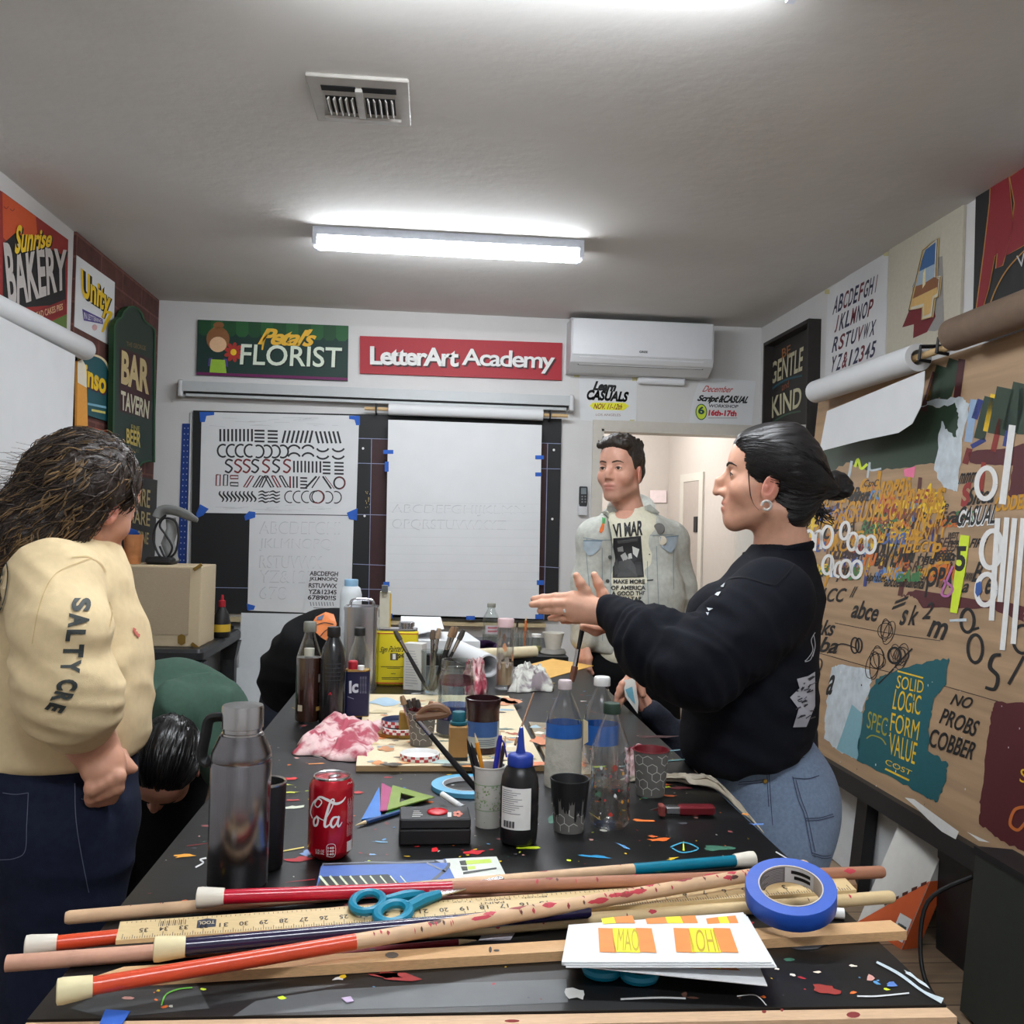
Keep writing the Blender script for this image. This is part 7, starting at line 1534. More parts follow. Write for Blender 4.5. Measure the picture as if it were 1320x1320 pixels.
# ---- head
def hframe(fwd,upv=(0,0,1)):
    f = Vector(fwd).normalized(); l = Vector(upv).cross(f).normalized(); u = f.cross(l); return np.array([list(f),list(l),list(u)]).T
class Head:
    def __init__(s,o,Rm,sc_=1.0,nose=1.0,jaw=1.0,wide=1.0): s.o = np.array(o,float); s.R = np.array(Rm,float); s.s = sc_; s.nose = nose; s.jaw = jaw; s.wide = wide
    def w(s,p): return s.o+s.R @ (np.array(p,float)*s.s)
    def local(s,V): return (V-s.o) @ s.R/s.s
    def e(s,S,c,r,k,op='+',rot=None): S.ell(s.w(c),np.array(r)*s.s,s.R if rot is None else s.R @ rot,k,op)
    def c(s,S,a,b,ra,rb,k,op='+'): S.cap(s.w(a),s.w(b),ra*s.s,rb*s.s,k,op)
    def build(s,S,neck=None,mouth_open=.0):
        W = s.wide; E,K = s.e,s.c
        E(S,(-.012,0,.026),(.094,.074*W,.086),.01); E(S,(.03,0,-.03),(.054,.058*W,.08),.03)
        for y in (-1,1):
            K(S,(.0,y*.05*W,-.07),(.058,y*.016,-.103),.017,.015,.03); E(S,(.05,y*.041*W,-.036),(.026,.022,.022),.03)
        E(S,(.066,0,-.104),(.017*s.jaw,.022*s.jaw,.0155),.018); E(S,(.062,0,-.07),(.029,.031,.034),.02); E(S,(.0765,0,-.024),(.019,.0145,.03),.014)
        K(S,(.068,-.028,.018),(.068,.028,.018),.0125,.0125,.02); E(S,(.055,0,.045),(.03,.045,.04),.03)
        n = s.nose
        for y in (-1,1): E(S,(.088,y*.033,-.002),(.0145,.017,.0115),.01,'-')
        K(S,(.079,0,.008),(.086+.014*n,0,-.018),.0085,.009,.012); zt = -.034-.024*(n-1); K(S,(.086+.014*n,0,-.018),(.084+.0185*n,0,zt),.009,.0094,.008)
        for y in (-1,1):
            E(S,(.0795+.0095*n,y*.011,zt*.5-.0215),(.0125,.0075,.0078),.009); E(S,(.0855+.011*n,y*.006,zt*.6-.026),(.0055,.0032,.0042),.002,'-')
            E(S,(.0705,y*.032,-.002),(.0142,.0155,.0138),.004)
            E(S,(.0875,y*.032,-.0025),(.0105,.0118,.0046),.002,'-')
        E(S,(.084,0,-.0645),(.0105,.0215,.0066),.007); E(S,(.083,0,-.0775),(.0105,.019,.0076),.007)
        E(S,(.0985,0,-.071),(.0095,.023,.0012+mouth_open),.003,'-')
        for y in (-1,1):
            r_ = np.array(Matrix.Rotation(R(y*20),3,'Z') @ Matrix.Rotation(R(-12),3,'Y'))
            E(S,(-.004,y*.076*W,-.024),(.019,.0075,.0325),.006,'+',r_); E(S,(.001,y*.085*W,-.02),(.011,.0062,.019),.004,'-',r_); E(S,(.004,y*.079*W,-.024),(.0055,.005,.007),.004)
        return S
    def skin(s,base,lip=(176,96,88),brow=None,blush=.12,stubble=0,earc=(206,120,104)):
        b = np.array(rgb(base)); L_ = np.array(rgb(lip)); Ec = np.array(rgb(earc))
        def f(V):
            p = s.local(V); c = np.tile(b,(len(V),1)); g = lambda cx,cy,cz,rx,ry,rz: np.exp(-(((p[:,0]-cx)/rx)**2+((np.abs(p[:,1])-cy)/ry)**2+((p[:,2]-cz)/rz)**2))
            c = c*(1-blush*g(.07,.04,-.045,.03,.025,.025)[:,None]*np.array([.3,1,1])); m = np.clip(1.5*g(.09,0,-.0645,.02,.02,.0065)+1.5*g(.09,0,-.0775,.02,.017,.007),0,1)[:,None]; c = c*(1-m*.8)+L_*m*.8
            m = np.clip(1.3*g(-.004,.083*s.wide,-.022,.022,.012,.034),0,1)[:,None]*.7; c = c*(1-m)+Ec*m
            if stubble: m = np.clip(1.2*g(.05,0,-.09,.05,.07,.035),0,1)[:,None]*stubble; c = c*(1-m)+np.array(rgb((110,84,72)))*m
            return c
        return f
    def features(s,tree,parent,iris=(60,40,28),brow=(30,22,20),gaze=(1,0,0),lash=True,browz=.019):
        G = Vector(s.R @ np.array(gaze)).normalized(); wm,im = P((222,214,206),.2),P(iris,.15)
        for y in (-1,1):
            b = MB(); r = .0122*s.s; pr = []
            for a in (0,10,20,30,45,60,90,120,150,180): pr.append((r*math.sin(R(a)),r*math.cos(R(a))*(1.0 if a > 8 else 1.03)))
            b.lathe(pr,wm,Vector(s.w((.0715,y*.032,-.002))),18,frame(G),ms=[P((12,10,10),.1),im,im]+[wm]*7); b.build('eye',parent)
            def cast(u,z,off):
                o_ = Vector(s.w((.14,y*u,z))); h_ = tree.ray_cast(o_,Vector(-s.R[:,0])); return (h_[0]+Vector(s.R[:,0])*off) if h_[0] is not None else Vector(s.w((.08,y*u,z)))
            b = MB(); b.tube([cast(u,browz+dz,.0006) for u,dz in ((.012,-.001),(.02,.002),(.03,.0045),(.04,.0035),(.049,-.002))],[.0022,.003,.0028,.0022,.0008],P(brow,.8),6); b.build('eyebrow',parent)
            if lash: b = MB(); b.tube([cast(u,-.002+dz,.0008) for u,dz in ((.0195,-.001),(.026,.0036),(.032,.0048),(.038,.0038),(.0455,-.001))],[.0008,.0013,.0014,.0015,.001],P((24,18,18),.7),5); b.build('eyelash',parent)
def finger(S,root,d,nrm,L_,r,bend=(10,15,10),k=.006):
    """chain of three phalanges curling away from nrm (back of hand)"""
    p = Vector(root); d = Vector(d).normalized(); ax = d.cross(Vector(nrm)).normalized(); pts = [p.copy()]
    for f,a in zip((.42,.32,.26),bend): d = Matrix.Rotation(-R(a),3,ax) @ d; p = p+d*L_*f; pts.append(p.copy())
    S.chain([np.array(x) for x in pts],[r*1.08,r,r*.92,r*.8],k)
def capnails(): pass
m_skin = M('skin',(214,166,140),.48,var=.05,vs=70,bump=.06,bs=500,attr='col'); m_skin.node_tree.nodes['Principled BSDF'].inputs['Subsurface Weight'].default_value = .12
m_skin.node_tree.nodes['Principled BSDF'].inputs['Subsurface Radius'].default_value = (.012,.005,.003)
def hair_mat(name,c,sc_,var=.5,rough=.38): return M(name,c,rough,var=var,vs=1,wave=sc_,bump=.5,bs=1,attr='col' if name.endswith('attr') else None)
# ------------------------------------------------------------ woman in navy sweatshirt, at the right of the table
Wf = Vector((-.95,.31,0)).normalized(); Wl = Vector((0,0,1)).cross(Wf)        # facing, her left (towards camera)
def A2(px,py,Y): return np.array(at(px,py,Y))
t = thing('person','dark haired woman with low bun in navy sweatshirt gesturing with both hands','person',(.72,2.02,0)); womanB = t
hb = A2(991,617,2.03); fw_ = Vector((Wf.x,Wf.y,.10)); H = Head(hb,hframe(fw_),1.0,nose=1.32,jaw=.95,wide=.97)
S = SDF(); H.build(S,mouth_open=.0004)
nk = A2(1008,716,2.04)
S.cap(H.w((-.03,0,-.06)),nk,.052,.056,.03); S.cap(nk,nk+np.array([0,0,-.08]),.058,.08,.03)
for y in (-1,1): S.cap(H.w((-.035,y*.05,-.07)),nk+np.array(Wf)*.045+np.array(Wl)*y*.012,.012,.01,.02)
HV = S.mesh(.0024); HV = (smoothV(*HV,1,.4),HV[1])
# hands
YH = 2.05
def handL():
    S = SDF(.012); wr = Vector(A2(792,792,YH-.04)); nb = (Vector((0,-1,0))*.9+Vector((0,0,.2))).normalized()
    kn = [Vector(A2(x,y,YH-.045+dy)) for x,y,dy in ((739,768,.0),(735,777,-.006),(735,787,-.006),(740,796,.0))]
    for q in kn: S.cap(wr,q,.021,.0105,.02)
    S.cap(wr,wr+Vector((.05,.0,-.03)),.024,.028,.015)
    tips = [Vector(A2(x,y,YH-.02+dy)) for x,y,dy in ((688,772,.012),(686,779,.0),(696,787,.0),(709,797,.008))]
    for q,tp_,r in zip(kn,tips,(.0088,.009,.0086,.0076)): finger(S,q,tp_-q,nb,(tp_-q).length*1.02,r,(-4,6,8),.005)
    tb = Vector(A2(762,777,YH-.03)); S.chain([np.array(tb),A2(754,762,YH-.04),A2(748,752,YH-.045),A2(743,742,YH-.045)],[.014,.0115,.0098,.0078],.008)
    return S,kn,wr
S,kn,wr = handL(); HL = S.mesh(.0021); HL = (smoothV(*HL,1,.3),HL[1])
S = SDF(.012); wr2 = Vector(A2(800,792,YH+.08)); kn2 = [Vector(A2(x,y,YH+.05)) for x,y in ((752,772),(750,782),(752,792),(757,800))]
for q in kn2: S.cap(wr2,q,.021,.0105,.02)
S.cap(wr2,wr2+Vector((.05,.02,-.03)),.024,.028,.015)
for q,(x,y),r in zip(kn2,((703,775),(700,781),(710,789),(722,799)),(.0088,.009,.0086,.0076)): q2 = Vector(A2(x,y,YH+.03)); finger(S,q,q2-q,(0,1,.2),(q2-q).length,r,(2,8,10),.005)
S.chain([A2(785,783,YH+.05),A2(777,766,YH+.05),A2(771,752,YH+.05),A2(766,741,YH+.05)],[.014,.0115,.0098,.0078],.008)
S.chain([A2(790,806,YH+.03),A2(768,812,YH+.01),A2(752,808,YH+.0)],[.014,.012,.009],.01)
HR = S.mesh(.0024)
# rest of the body inside the clothes, down to the feet
S = SDF(.03); hip = A2(985,1005,2.02); sh = A2(1000,760,2.03); S.cap(nk+np.array([0,0,-.05]),sh+np.array([0,0,-.05]),.06,.09); S.cap(sh,A2(975,1000,2.02),.08,.085)
for y in (-1,1):
    hp = hip+np.array(Wl)*.09*y; kn_ = hp*1; kn_[2] = .48; an = kn_+np.array(-Wf)*.02; an[2] = .09; S.chain([hp,kn_,an],[.075,.05,.036]); S.cap(an+np.array([0,0,-.04]),an+np.array(Wf)*.13+np.array([0,0,-.055]),.033,.026)
BD = S.mesh(.012)
colf = H.skin((216,164,138),(188,104,92))
sdf_obj('body',[HV,HL,HR,BD],m_skin,t,colf)
tr = bvh(*HV); H.features(tr,t,(50,34,26),(34,26,24),(1,.1,-.02))
# hair: tight pulled back shell, bun and wisps
m_hair = hair_mat('black hair',(20,17,18),(14,60,60),.5,.42)
S = SDF(.02)
H.e(S,(-.016,0,.03),(.0985,.0805,.0915),.01); H.e(S,(-.05,0,.0),(.072,.074,.085),.03); H.e(S,(-.055,0,-.055),(.045,.056,.06),.03)
H.c(S,(-.095,0,.005),(-.135,0,-.01),.03,.015,.03); H.e(S,(.052,0,.062),(.0335,.052,.04),.01); H.c(S,(.03,0,.092),(-.04,0,.104),.012,.016,.04)
zs = [-.16,-.12,-.075,-.05,-.035,-.028,-.02,0,.02,.045,.062,.075,.1,.13]; xs = [-.045,-.036,-.03,-.024,.03,.036,.04,.047,.056,.064,.075,.12,.2,.2]
def face_cut(X,Y,Z):
    x,y,z = X-H.o[0],Y-H.o[1],Z-H.o[2]; Rm = H.R; u = x*Rm[0,0]+y*Rm[1,0]+z*Rm[2,0]; v = x*Rm[0,2]+y*Rm[1,2]+z*Rm[2,2]
    return -(u-np.interp(v,zs,xs))*.8
S.fn(face_cut,H.o-.2,H.o+.2,'-',.006)
for y in (-1,1): H.e(S,(-.004,y*.08,-.026),(.0195,.03,.0335),.004,'-')
V,F = S.mesh(.003); V = smoothV(V,F,2,.4); p_ = H.local(V)
str_ = np.array([noise.noise(Vector((q[0]*10,(q[2]+q[0]*.25)*95,q[1]*60))) for q in p_]); N_ = vnormals(V,F); V = V+N_*(str_*.0022)[:,None]
sdf_obj('hair',[(V,F)],m_hair,t)
def comb(tree,H,starts,end,n,m,seed,off=.0012,r=.0007,jit=.006,steps=9,parent=None,name='combed_strands'):
    rr = random.Random(seed); b = MB()
    for k in range(n):
        s_ = rr.choice(starts); s_ = [x+rr.gauss(0,jit) for x in s_]; pts = []
        for q in range(steps+1):
            u = q/steps; p_ = [s_[i]+(end[i]-s_[i])*u for i in range(3)]; L_ = math.sqrt(sum(x*x for x in (p_[0]+.02,p_[1],p_[2]-.02))); d_ = [(p_[0]+.02)/L_,p_[1]/L_,(p_[2]-.02)/L_]
            o_ = Vector(H.w([d_[0]*.3-.02,d_[1]*.3,d_[2]*.3+.02])); h_ = tree.ray_cast(o_,Vector(H.w((-.02,0,.02)))-o_)
            if h_[0] is not None and (h_[0]-Vector(H.o)).length < .17: pts.append(h_[0]+h_[1]*(off*(1 if q else .2)))
        if len(pts) > 3: b.tube(smoothline(pts,2),r*rr.uniform(.7,1.3),m,4)
    return b.build(name,parent)
ht = bvh(V,F); st_ = []
for z_ in np.linspace(-.03,.085,24):
    for y_ in (.045,.06,.072): st_.append((np.interp(z_,zs,xs)-.002+.01*(y_ < .05),y_,z_))
for x_ in np.linspace(-.035,.0,8): st_.append((x_,.066,-.09-x_*1.2))
comb(ht,H,st_,(-.13,.0,.0),420,m_hair,4,parent=t)
S = SDF(.01); bc = A2(1077,626,2.07); S.ell(bc,(.036,.034,.033)); 
for k in range(16):
    a = k/16*6.283; S.cap(bc+np.array((.022*math.cos(a),.024*math.sin(a*2),.02*math.sin(a))),bc+np.array((.026*math.cos(a+.9),.022*math.sin(a*2+1),.024*math.sin(a+.9))),.011,.009,.006)
S.chain([H.w((-.12,0,-.005)),bc],[.018,.014],.012); S.ell(A2(1062,611,2.06),(.014,.016,.013))
V,F = S.mesh(.0032); U = np.array([noise.noise(Vector((q[0]*60,q[1]*60,q[2]*160))) for q in V]); V = V+vnormals(V,F)*(U*.003)[:,None]; sdf_obj('hair_bun',[(V,F)],m_hair,t)
b = MB(); rh = random.Random(3)
for k in range(70):
    if k < 34: st = [(1046+rh.uniform(-6,8),640+rh.uniform(-8,12)),(1054+rh.uniform(-6,10),656+rh.uniform(-8,10)),(1060+rh.uniform(-10,16),664+rh.uniform(-8,14))]
    elif k < 54: st = [(960+rh.uniform(0,60),572-rh.uniform(0,20)),(1000+rh.uniform(0,30),553+rh.uniform(-3,10)),(1040+rh.uniform(0,10),572+rh.uniform(-4,20))]
    else: st = [(1020+rh.uniform(0,20),688+rh.uniform(-8,4)),(1030+rh.uniform(-4,14),680+rh.uniform(-8,4)),(1046,655+rh.uniform(-8,4))]
    Yk = 2.06+rh.uniform(-.06,.04)
    if k >= 34 and k < 54: Yk = 2.0
    b.tube(smoothline([at(x,y,Yk) for x,y in st],4),.0009 if k > 33 else .0014,m_hair,4)
# sideburn strand curling in front of the ear
for k in range(3): b.tube(smoothline([Vector(H.w(q)) for q in ((.044+k*.001,.0665,.004),(.040+k*.0006,.0672,-.02),(.034+k*.0005,.068,-.045),(.026,.068,-.062),(.014,.068,-.074))],4),.0005,m_hair,4)
b.build('loose_strands',t)
b = MB(); ec = Vector(H.w((-.0,.079,-.062))); b.tube([ec+Vector((Wf*math.cos(a)+Vector((0,0,1))*math.sin(a))*.0095)+Wl*.002 for a in [6.283*k/16 for k in range(15)]],.003,P((196,192,186),.25),8); b.build('hoop_earring',t)
b = MB(); rc_ = kn[2].lerp(Vector(A2(715,787,YH-.03)),.35); rd = (kn[2]-Vector(A2(700,787,YH-.03))).normalized(); b.lathe([(.0098,-.0025),(.0105,0),(.0098,.0025)],P((206,206,206),.2),rc_,18,frame(rd),cap0=False,cap1=False); b.lathe([(.0001,.004),(.004,.003),(.0055,0),(.004,-.002)],P((206,206,206),.2),rc_+Vector((0,-.0105,.001)),12,frame((0,-1,.2))); b.build('finger_ring',t)
# sweatshirt
m_sw = M('navy jersey',(17,19,27),.9,var=.1,vs=120,bump=.12,bs=400,spec=.2)
S = SDF(.05); st = (Wl,1.42)
S.chain([A2(995,765,2.03),A2(982,830,2.02),A2(968,900,2.01),A2(958,950,2.01)],[.085,.107,.125,.132],.05,'+',st)
S.cap(A2(990,768,2.03)+np.array(Wl)*.15,A2(990,768,2.03)-np.array(Wl)*.15,.072,.072,.06)
S.cap(nk+np.array([0,0,-.012]),A2(1000,760,2.03),.068,.1,.05)
S.ell(A2(920,800,2.0),(.05,.12,.07),None,.06)
# arms
e1 = A2(897,862,1.80); s1 = A2(995,772,1.87); w1 = A2(787,789,2.0)
S.chain([s1,A2(955,815,1.83),e1],[.073,.071,.07],.04); S.chain([e1,A2(842,830,1.88),A2(812,806,1.95)],[.07,.060,.046],.03); S.cap(A2(812,808,1.95),w1,.044,.036,.015)
e2 = A2(905,850,2.22); S.chain([A2(985,765,2.19),e2],[.068,.062],.04); S.chain([e2,A2(840,815,2.2),A2(800,795,2.14)],[.06,.052,.038],.03)
hemz = 0
S.fn(lambda X,Y,Z: np.maximum(X-.563,Z-.932)+0*Y,np.array([.2,1.5,.6]),np.array([.62,2.7,.96]),'-',.006)
def hem(X,Y,Z):                        # hem dips towards the front
    f_ = (X-.72)*Wf.x+(Y-2.02)*Wf.y; return (Z-(.945-.25*np.clip(f_,-.2,.2)))*.9+.0*X
S.fn(hem,np.array([.3,1.5,.5]),np.array([1.3,2.6,1.05]),'-',.02)
S.cap(nk+np.array([0,0,.02]),nk+np.array(Wf)*.012+np.array([0,0,.12]),.06,.066,.006,'-')
V,F = S.mesh(.0065); arm = e1-s1
V = wrinkle(V,F,[((e1-s1),26,8,.013,A2(880,850,1.8),.16),((.3,0,1),18,6,.011,A2(960,900,1.9),.2),((w1-e1),30,9,.012,A2(830,825,1.9),.12),((1,0,.2),16,4,.009,A2(955,960,1.9),.16),((.5,0,1),14,6,.008,A2(985,800,1.9),.12)],2.2)
V = smoothV(V,F,1,.4); sdf_obj('sweatshirt',[(V,F)],m_sw,t); sw = Skin2(bvh(V,F))
b = MB()
for q in ([(930,757),(936,752),(934,758)],[(925,765),(930,764),(926,770),(922,768)],[(912,784),(920,785),(914,789)],[(910,791),(914,791),(912,795)]): sw.poly(b,q,P((190,196,200)),.003,1)
gq = [(1040,872),(1049,866),(1049,910),(1044,922),(1038,936),(1021,937),(1028,914),(1017,899),(1030,886),(1026,876)]; sw.poly(b,gq,P((170,170,178)),.003,3)
for k in range(26): x,y = rh.uniform(1022,1046),rh.uniform(876,930); sw.stroke(b,[(x,y),(x+rh.uniform(2,8),y-rh.uniform(0,6))],rh.uniform(.8,2),P((40,40,48)),.0045)
for pts in ([(1049,815),(1044,825),(1046,838),(1040,848),(1036,852)],[(1048,838),(1043,850),(1036,853)],[(1047,818),(1049,832),(1046,846)]): sw.stroke(b,pts,1,P((180,184,190)),.003)
b.build('printed_graphic',t,0)
b = MB(); seam = P((9,10,14),.9)
for pts in ([(940,746),(960,745),(985,752),(1000,754)],[(1000,754),(1012,742),(1024,728)]): sw.stroke(b,pts,1.2,seam,.002)
b.build('seam',t,0)
b = MB(); ring = [nk+np.array([0,0,.012])+np.array(Wf)*(.008+.068*math.cos(a))+np.array(Wl)*.070*math.sin(a)+np.array([0,0,-.003-.014*math.cos(a)]) for a in [6.283*k/28 for k in range(29)]]; b.tube([Vector(q) for q in ring],.0085,m_sw,8,False,flat=1.5); b.build('collar',t)
b = MB(); dcu = Vector(w1-A2(812,808,1.95)).normalized(); b.lathe([(.034,-.035),(.0365,-.03),(.0355,-.005),(.034,.004),(.030,.005),(.029,-.02)],m_sw,Vector(w1)+dcu*.012,26,frame(dcu),cap0=False,cap1=False); b.build('cuff',t)
# jeans
m_jn = M('light blue denim',(120,138,164),.85,var=.13,vs=160,bump=.2,bs=700)
S = SDF(.05); st = (Wl,1.3); bt = A2(1000,1030,2.02)
S.cap(A2(970,975,2.01),A2(985,1010,2.02),.112,.125,.05,'+',st); S.cap(A2(985,1010,2.02),bt,.125,.125,.05,'+',st); S.ell(A2(1026,1045,1.97),(.07,.09,.1),None,.05); S.ell(A2(1020,1045,2.12),(.07,.09,.1),None,.05)
for y in (-1,1):
    hp = np.array(at(992,1070,2.02))+np.array(Wl)*.09*y; kn_ = hp*1; kn_[2] = .5; an = kn_+np.array(-Wf)*.015; an[2] = .06; S.chain([hp,kn_,an],[.108,.088,.085],.05)
S.fn(lambda X,Y,Z: (.03-Z)+0*X+0*Y,np.array([.3,1.5,-.1]),np.array([1.3,2.6,.1]),'-',.004); S.fn(lambda X,Y,Z: (Z-.0+0*X+0*Y)*-1+1.02,np.array([.3,1.5,1.0]),np.array([1.3,2.6,1.3]),'-',.004)
V,F = S.mesh(.007); V = wrinkle(V,F,[((0,0,1),12,6,.003,None,1)],4.4); V = smoothV(V,F,1,.4); sdf_obj('jeans',[(V,F)],m_jn,t); jn = Skin2(bvh(V,F))
b = MB(); stt = P((46,56,84))
for pts in ([(1000,977),(1016,976),(1034,973)],[(1000,981),(1016,980),(1036,977)],[(990,984),(992,1010),(994,1040),(996,1064)],[(988,984),(989,1010),(991,1040)],[(1022,1003),(1040,1004),(1055,1000)],[(1021,1001),(1028,1030),(1036,1050),(1042,1080),(1046,1100)],[(1025,1005),(1032,1030),(1040,1052),(1046,1080),(1050,1098)],[(1038,1055),(1056,1054),(1073,1049)],[(1038,1058),(1056,1057),(1074,1052)],[(1046,1099),(1060,1103),(1070,1102)],[(1046,1102),(1060,1106),(1070,1105)],[(952,1011),(970,1010),(984,1008)],[(953,1008),(970,1007),(984,1005)]): jn.stroke(b,pts,.9,stt,.0022)
b.build('stitching',t,0); b = MB(); hq = hit(jn.t,986,1007,.003)
if hq: b.lathe([(.005,0),(.004,.002),(0,.0025)],m_brass,hq,10,frame((0,-1,.2))); b.build('rivet',t)
b = MB()
for y in (-1,1): an = np.array(at(992,1070,2.02))+np.array(Wl)*.09*y-np.array(Wf)*.015; c0 = Vector((an[0],an[1],0)); b = MB(); b.rbox(c0+Wf*.06+Vector((0,0,.04)),(.27,.1,.08),WHT,.045,RZ(math.degrees(math.atan2(Wf.y,Wf.x)))); b.build('shoe',t)
# brush held in the far hand
brush('black handled brush held downwards in the hand of the navy sweatshirt woman',A2(757,780,YH+.02),A2(737,879,YH+.0),BLK,P((110,70,54)),.0052,.22,.2,grp=None)
# ------------------------------------------------------------ man in a pale denim jacket by the doorway
YM = 3.58
bf = Vector((-.33,-.94,0)).normalized(); bl = Vector((0,0,1)).cross(bf)
t = thing('person','short haired man in open pale denim jacket and printed cream shirt before the doorway','person',(.74,YM,0))
H = Head(A2(800,604,YM-.02),hframe(Vector((-.62,-.78,-.02))),1.03,nose=1.0,jaw=1.15,wide=1.0)
S = SDF(); H.build(S); nk = A2(808,662,YM+.03)
S.cap(H.w((-.03,0,-.06)),nk,.056,.06,.03); S.cap(nk,nk+np.array([0,0,-.08]),.062,.09,.03)
HV = S.mesh(.0028); HV = (smoothV(*HV,1,.4),HV[1])
S = SDF(.012)   # right hand hanging at the hip
wr = A2(752,828,YM-.02); S.cap(wr,A2(751,846,YM-.05),.026,.03,.02)
for k in range(4): q = A2(746+k*4,850,YM-.05-.012*k); S.chain([A2(749+k*2,840,YM-.045-.008*k),q,q+np.array([.006,.0,-.035]),q+np.array([.018,.004,-.052])],[.012,.0105,.0095,.008],.006)
S.chain([A2(757,838,YM-.07),A2(760,848,YM-.085),A2(759,858,YM-.08)],[.012,.0105,.009],.008); HR = S.mesh(.003)
S = SDF(.03); hipc = A2(815,850,YM+.02); S.cap(nk+np.array([0,0,-.06]),hipc,.1,.11)
for y in (-1,1):
    hp = hipc+np.array(bl)*.09*y; kn_ = hp*1; kn_[2] = .5; an = kn_*1; an[2] = .08; S.chain([hp,kn_,an],[.075,.05,.036]); S.cap(an+np.array([0,0,-.03]),an+np.array(bf)*.15+np.array([0,0,-.05]),.035,.028)
BD = S.mesh(.014)
sdf_obj('body',[HV,HR,BD],m_skin,t,H.skin((212,160,138),(180,110,100),stubble=.25)); H.features(bvh(*HV),t,(70,60,50),(70,52,42),(1,.05,.0),lash=True)
m_bh = hair_mat('dark brown hair',(46,38,32),(40,40,90),.5,.5)
S = SDF(.015); H.e(S,(-.016,0,.034),(.0975,.0795,.09),.01); H.e(S,(.03,.005,.098),(.05,.05,.028),.03); H.e(S,(.06,.0,.088),(.026,.05,.022),.02); H.e(S,(-.06,0,-.02),(.045,.062,.05),.03)
for k in range(90):
    a = rh.uniform(-1,1); x_ = rh.uniform(-.06,.072); S.cap(H.w((x_,.056*a,.108-2*x_*x_-.02*a*a)),H.w((x_+rh.uniform(-.012,.02),.064*a,.12-2.4*x_*x_-.02*a*a+rh.uniform(-.004,.01))),.011,.003,.012)
zs2 = [-.16,-.08,-.05,-.045,-.03,0,.03,.05,.06,.07,.085,.1,.2]; xs2 = [-.06,-.05,-.04,.012,.022,.03,.042,.055,.066,.076,.088,.13,.2]
def mk_cut(H,zs,xs):
    def f(X,Y,Z):
        x,y,z = X-H.o[0],Y-H.o[1],Z-H.o[2]; Rm = H.R; u = x*Rm[0,0]+y*Rm[1,0]+z*Rm[2,0]; v = x*Rm[0,2]+y*Rm[1,2]+z*Rm[2,2]
        return -(u/H.s-np.interp(v/H.s,zs,xs))*.8
    return f
S.fn(mk_cut(H,zs2,xs2),H.o-.22,H.o+.22,'-',.006)
for y in (-1,1): H.e(S,(-.004,y*.08,-.026),(.0195,.03,.0335),.004,'-')
V,F = S.mesh(.0034); V = smoothV(V,F,1,.4); p_ = H.local(V); U = np.array([noise.noise(Vector((q[0]*40,q[1]*110,q[2]*40))) for q in p_]); V = V+vnormals(V,F)*(U*.0035)[:,None]; sdf_obj('hair',[(V,F)],m_bh,t)
# cream shirt
m_ts = M('cream cotton',(226,222,200),.85,var=.05,vs=80)
S = SDF(.05); st = (bl,1.35); S.chain([A2(812,690,YM+.02),A2(812,760,YM+.01),A2(814,835,YM+.01)],[.105,.115,.115],.05,'+',st); S.cap(nk+np.array([0,0,-.02]),A2(812,690,YM+.02),.07,.1,.05)
S.cap(nk+np.array([0,0,.012]),nk+np.array([0,0,.1])+np.array(bf)*.012,.06,.07,.006,'-'); S.cap(nk+np.array(bf)*.05+np.array([0,0,-.0]),nk+np.array(bf)*.09+np.array([0,0,.02]),.03,.04,.01,'-')
V,F = S.mesh(.008); V = wrinkle(V,F,[((.3,0,1),14,8,.003,None,1)],1.1); sdf_obj('shirt',[(V,F)],m_ts,t); ts = Skin2(bvh(V,F))
b = MB(); ts.text(b,'VI MAR',[(790,676),(829,671),(828,690),(792,693)],BLK,.0035,.035,0,1)
ts.poly(b,[(791,694),(826,691),(830,744),(790,745)],P((28,28,30)),.003,4)
for q,c in (([(800,716),(806,712),(810,720),(804,724)],(170,170,168)),([(810,714),(814,713),(815,720),(810,721)],(190,190,186)),([(815,704),(824,708),(821,719),(816,714)],(206,206,200)),([(796,706),(803,704),(804,711),(797,711)],(130,130,128)),([(798,724),(812,720),(818,728),(822,744),(796,744)],(70,70,70)),([(792,726),(796,720),(799,738),(793,742)],(60,60,60)),([(818,724),(826,724),(828,742),(820,742)],(50,50,52)),([(796,697),(822,694),(822,698),(797,701)],(60,60,60))): ts.poly(b,q,P(c),.0042,1)
for s_,y,x0,x1 in (('MAKE MORE',747,791,831),('OF AMERICA',755,788,832),('A GOOD THE',762,789,832),('TEEN TABLE',769,794,834)): ts.text(b,s_,[(x0,y),(x1,y),(x1,y+5.5),(x0,y+5.5)],P((40,40,40)),.0035,.03,0,0)
b.build('printed_graphic',t,0)
b = MB(); b.tube([Vector(nk)+bf*(.012+.07*math.cos(a))+bl*.066*math.sin(a)+Vector((0,0,.004-.034*math.cos(a))) for a in [6.283*k/28 for k in range(29)]],.007,m_ts,8,False); b.build('collar',t)
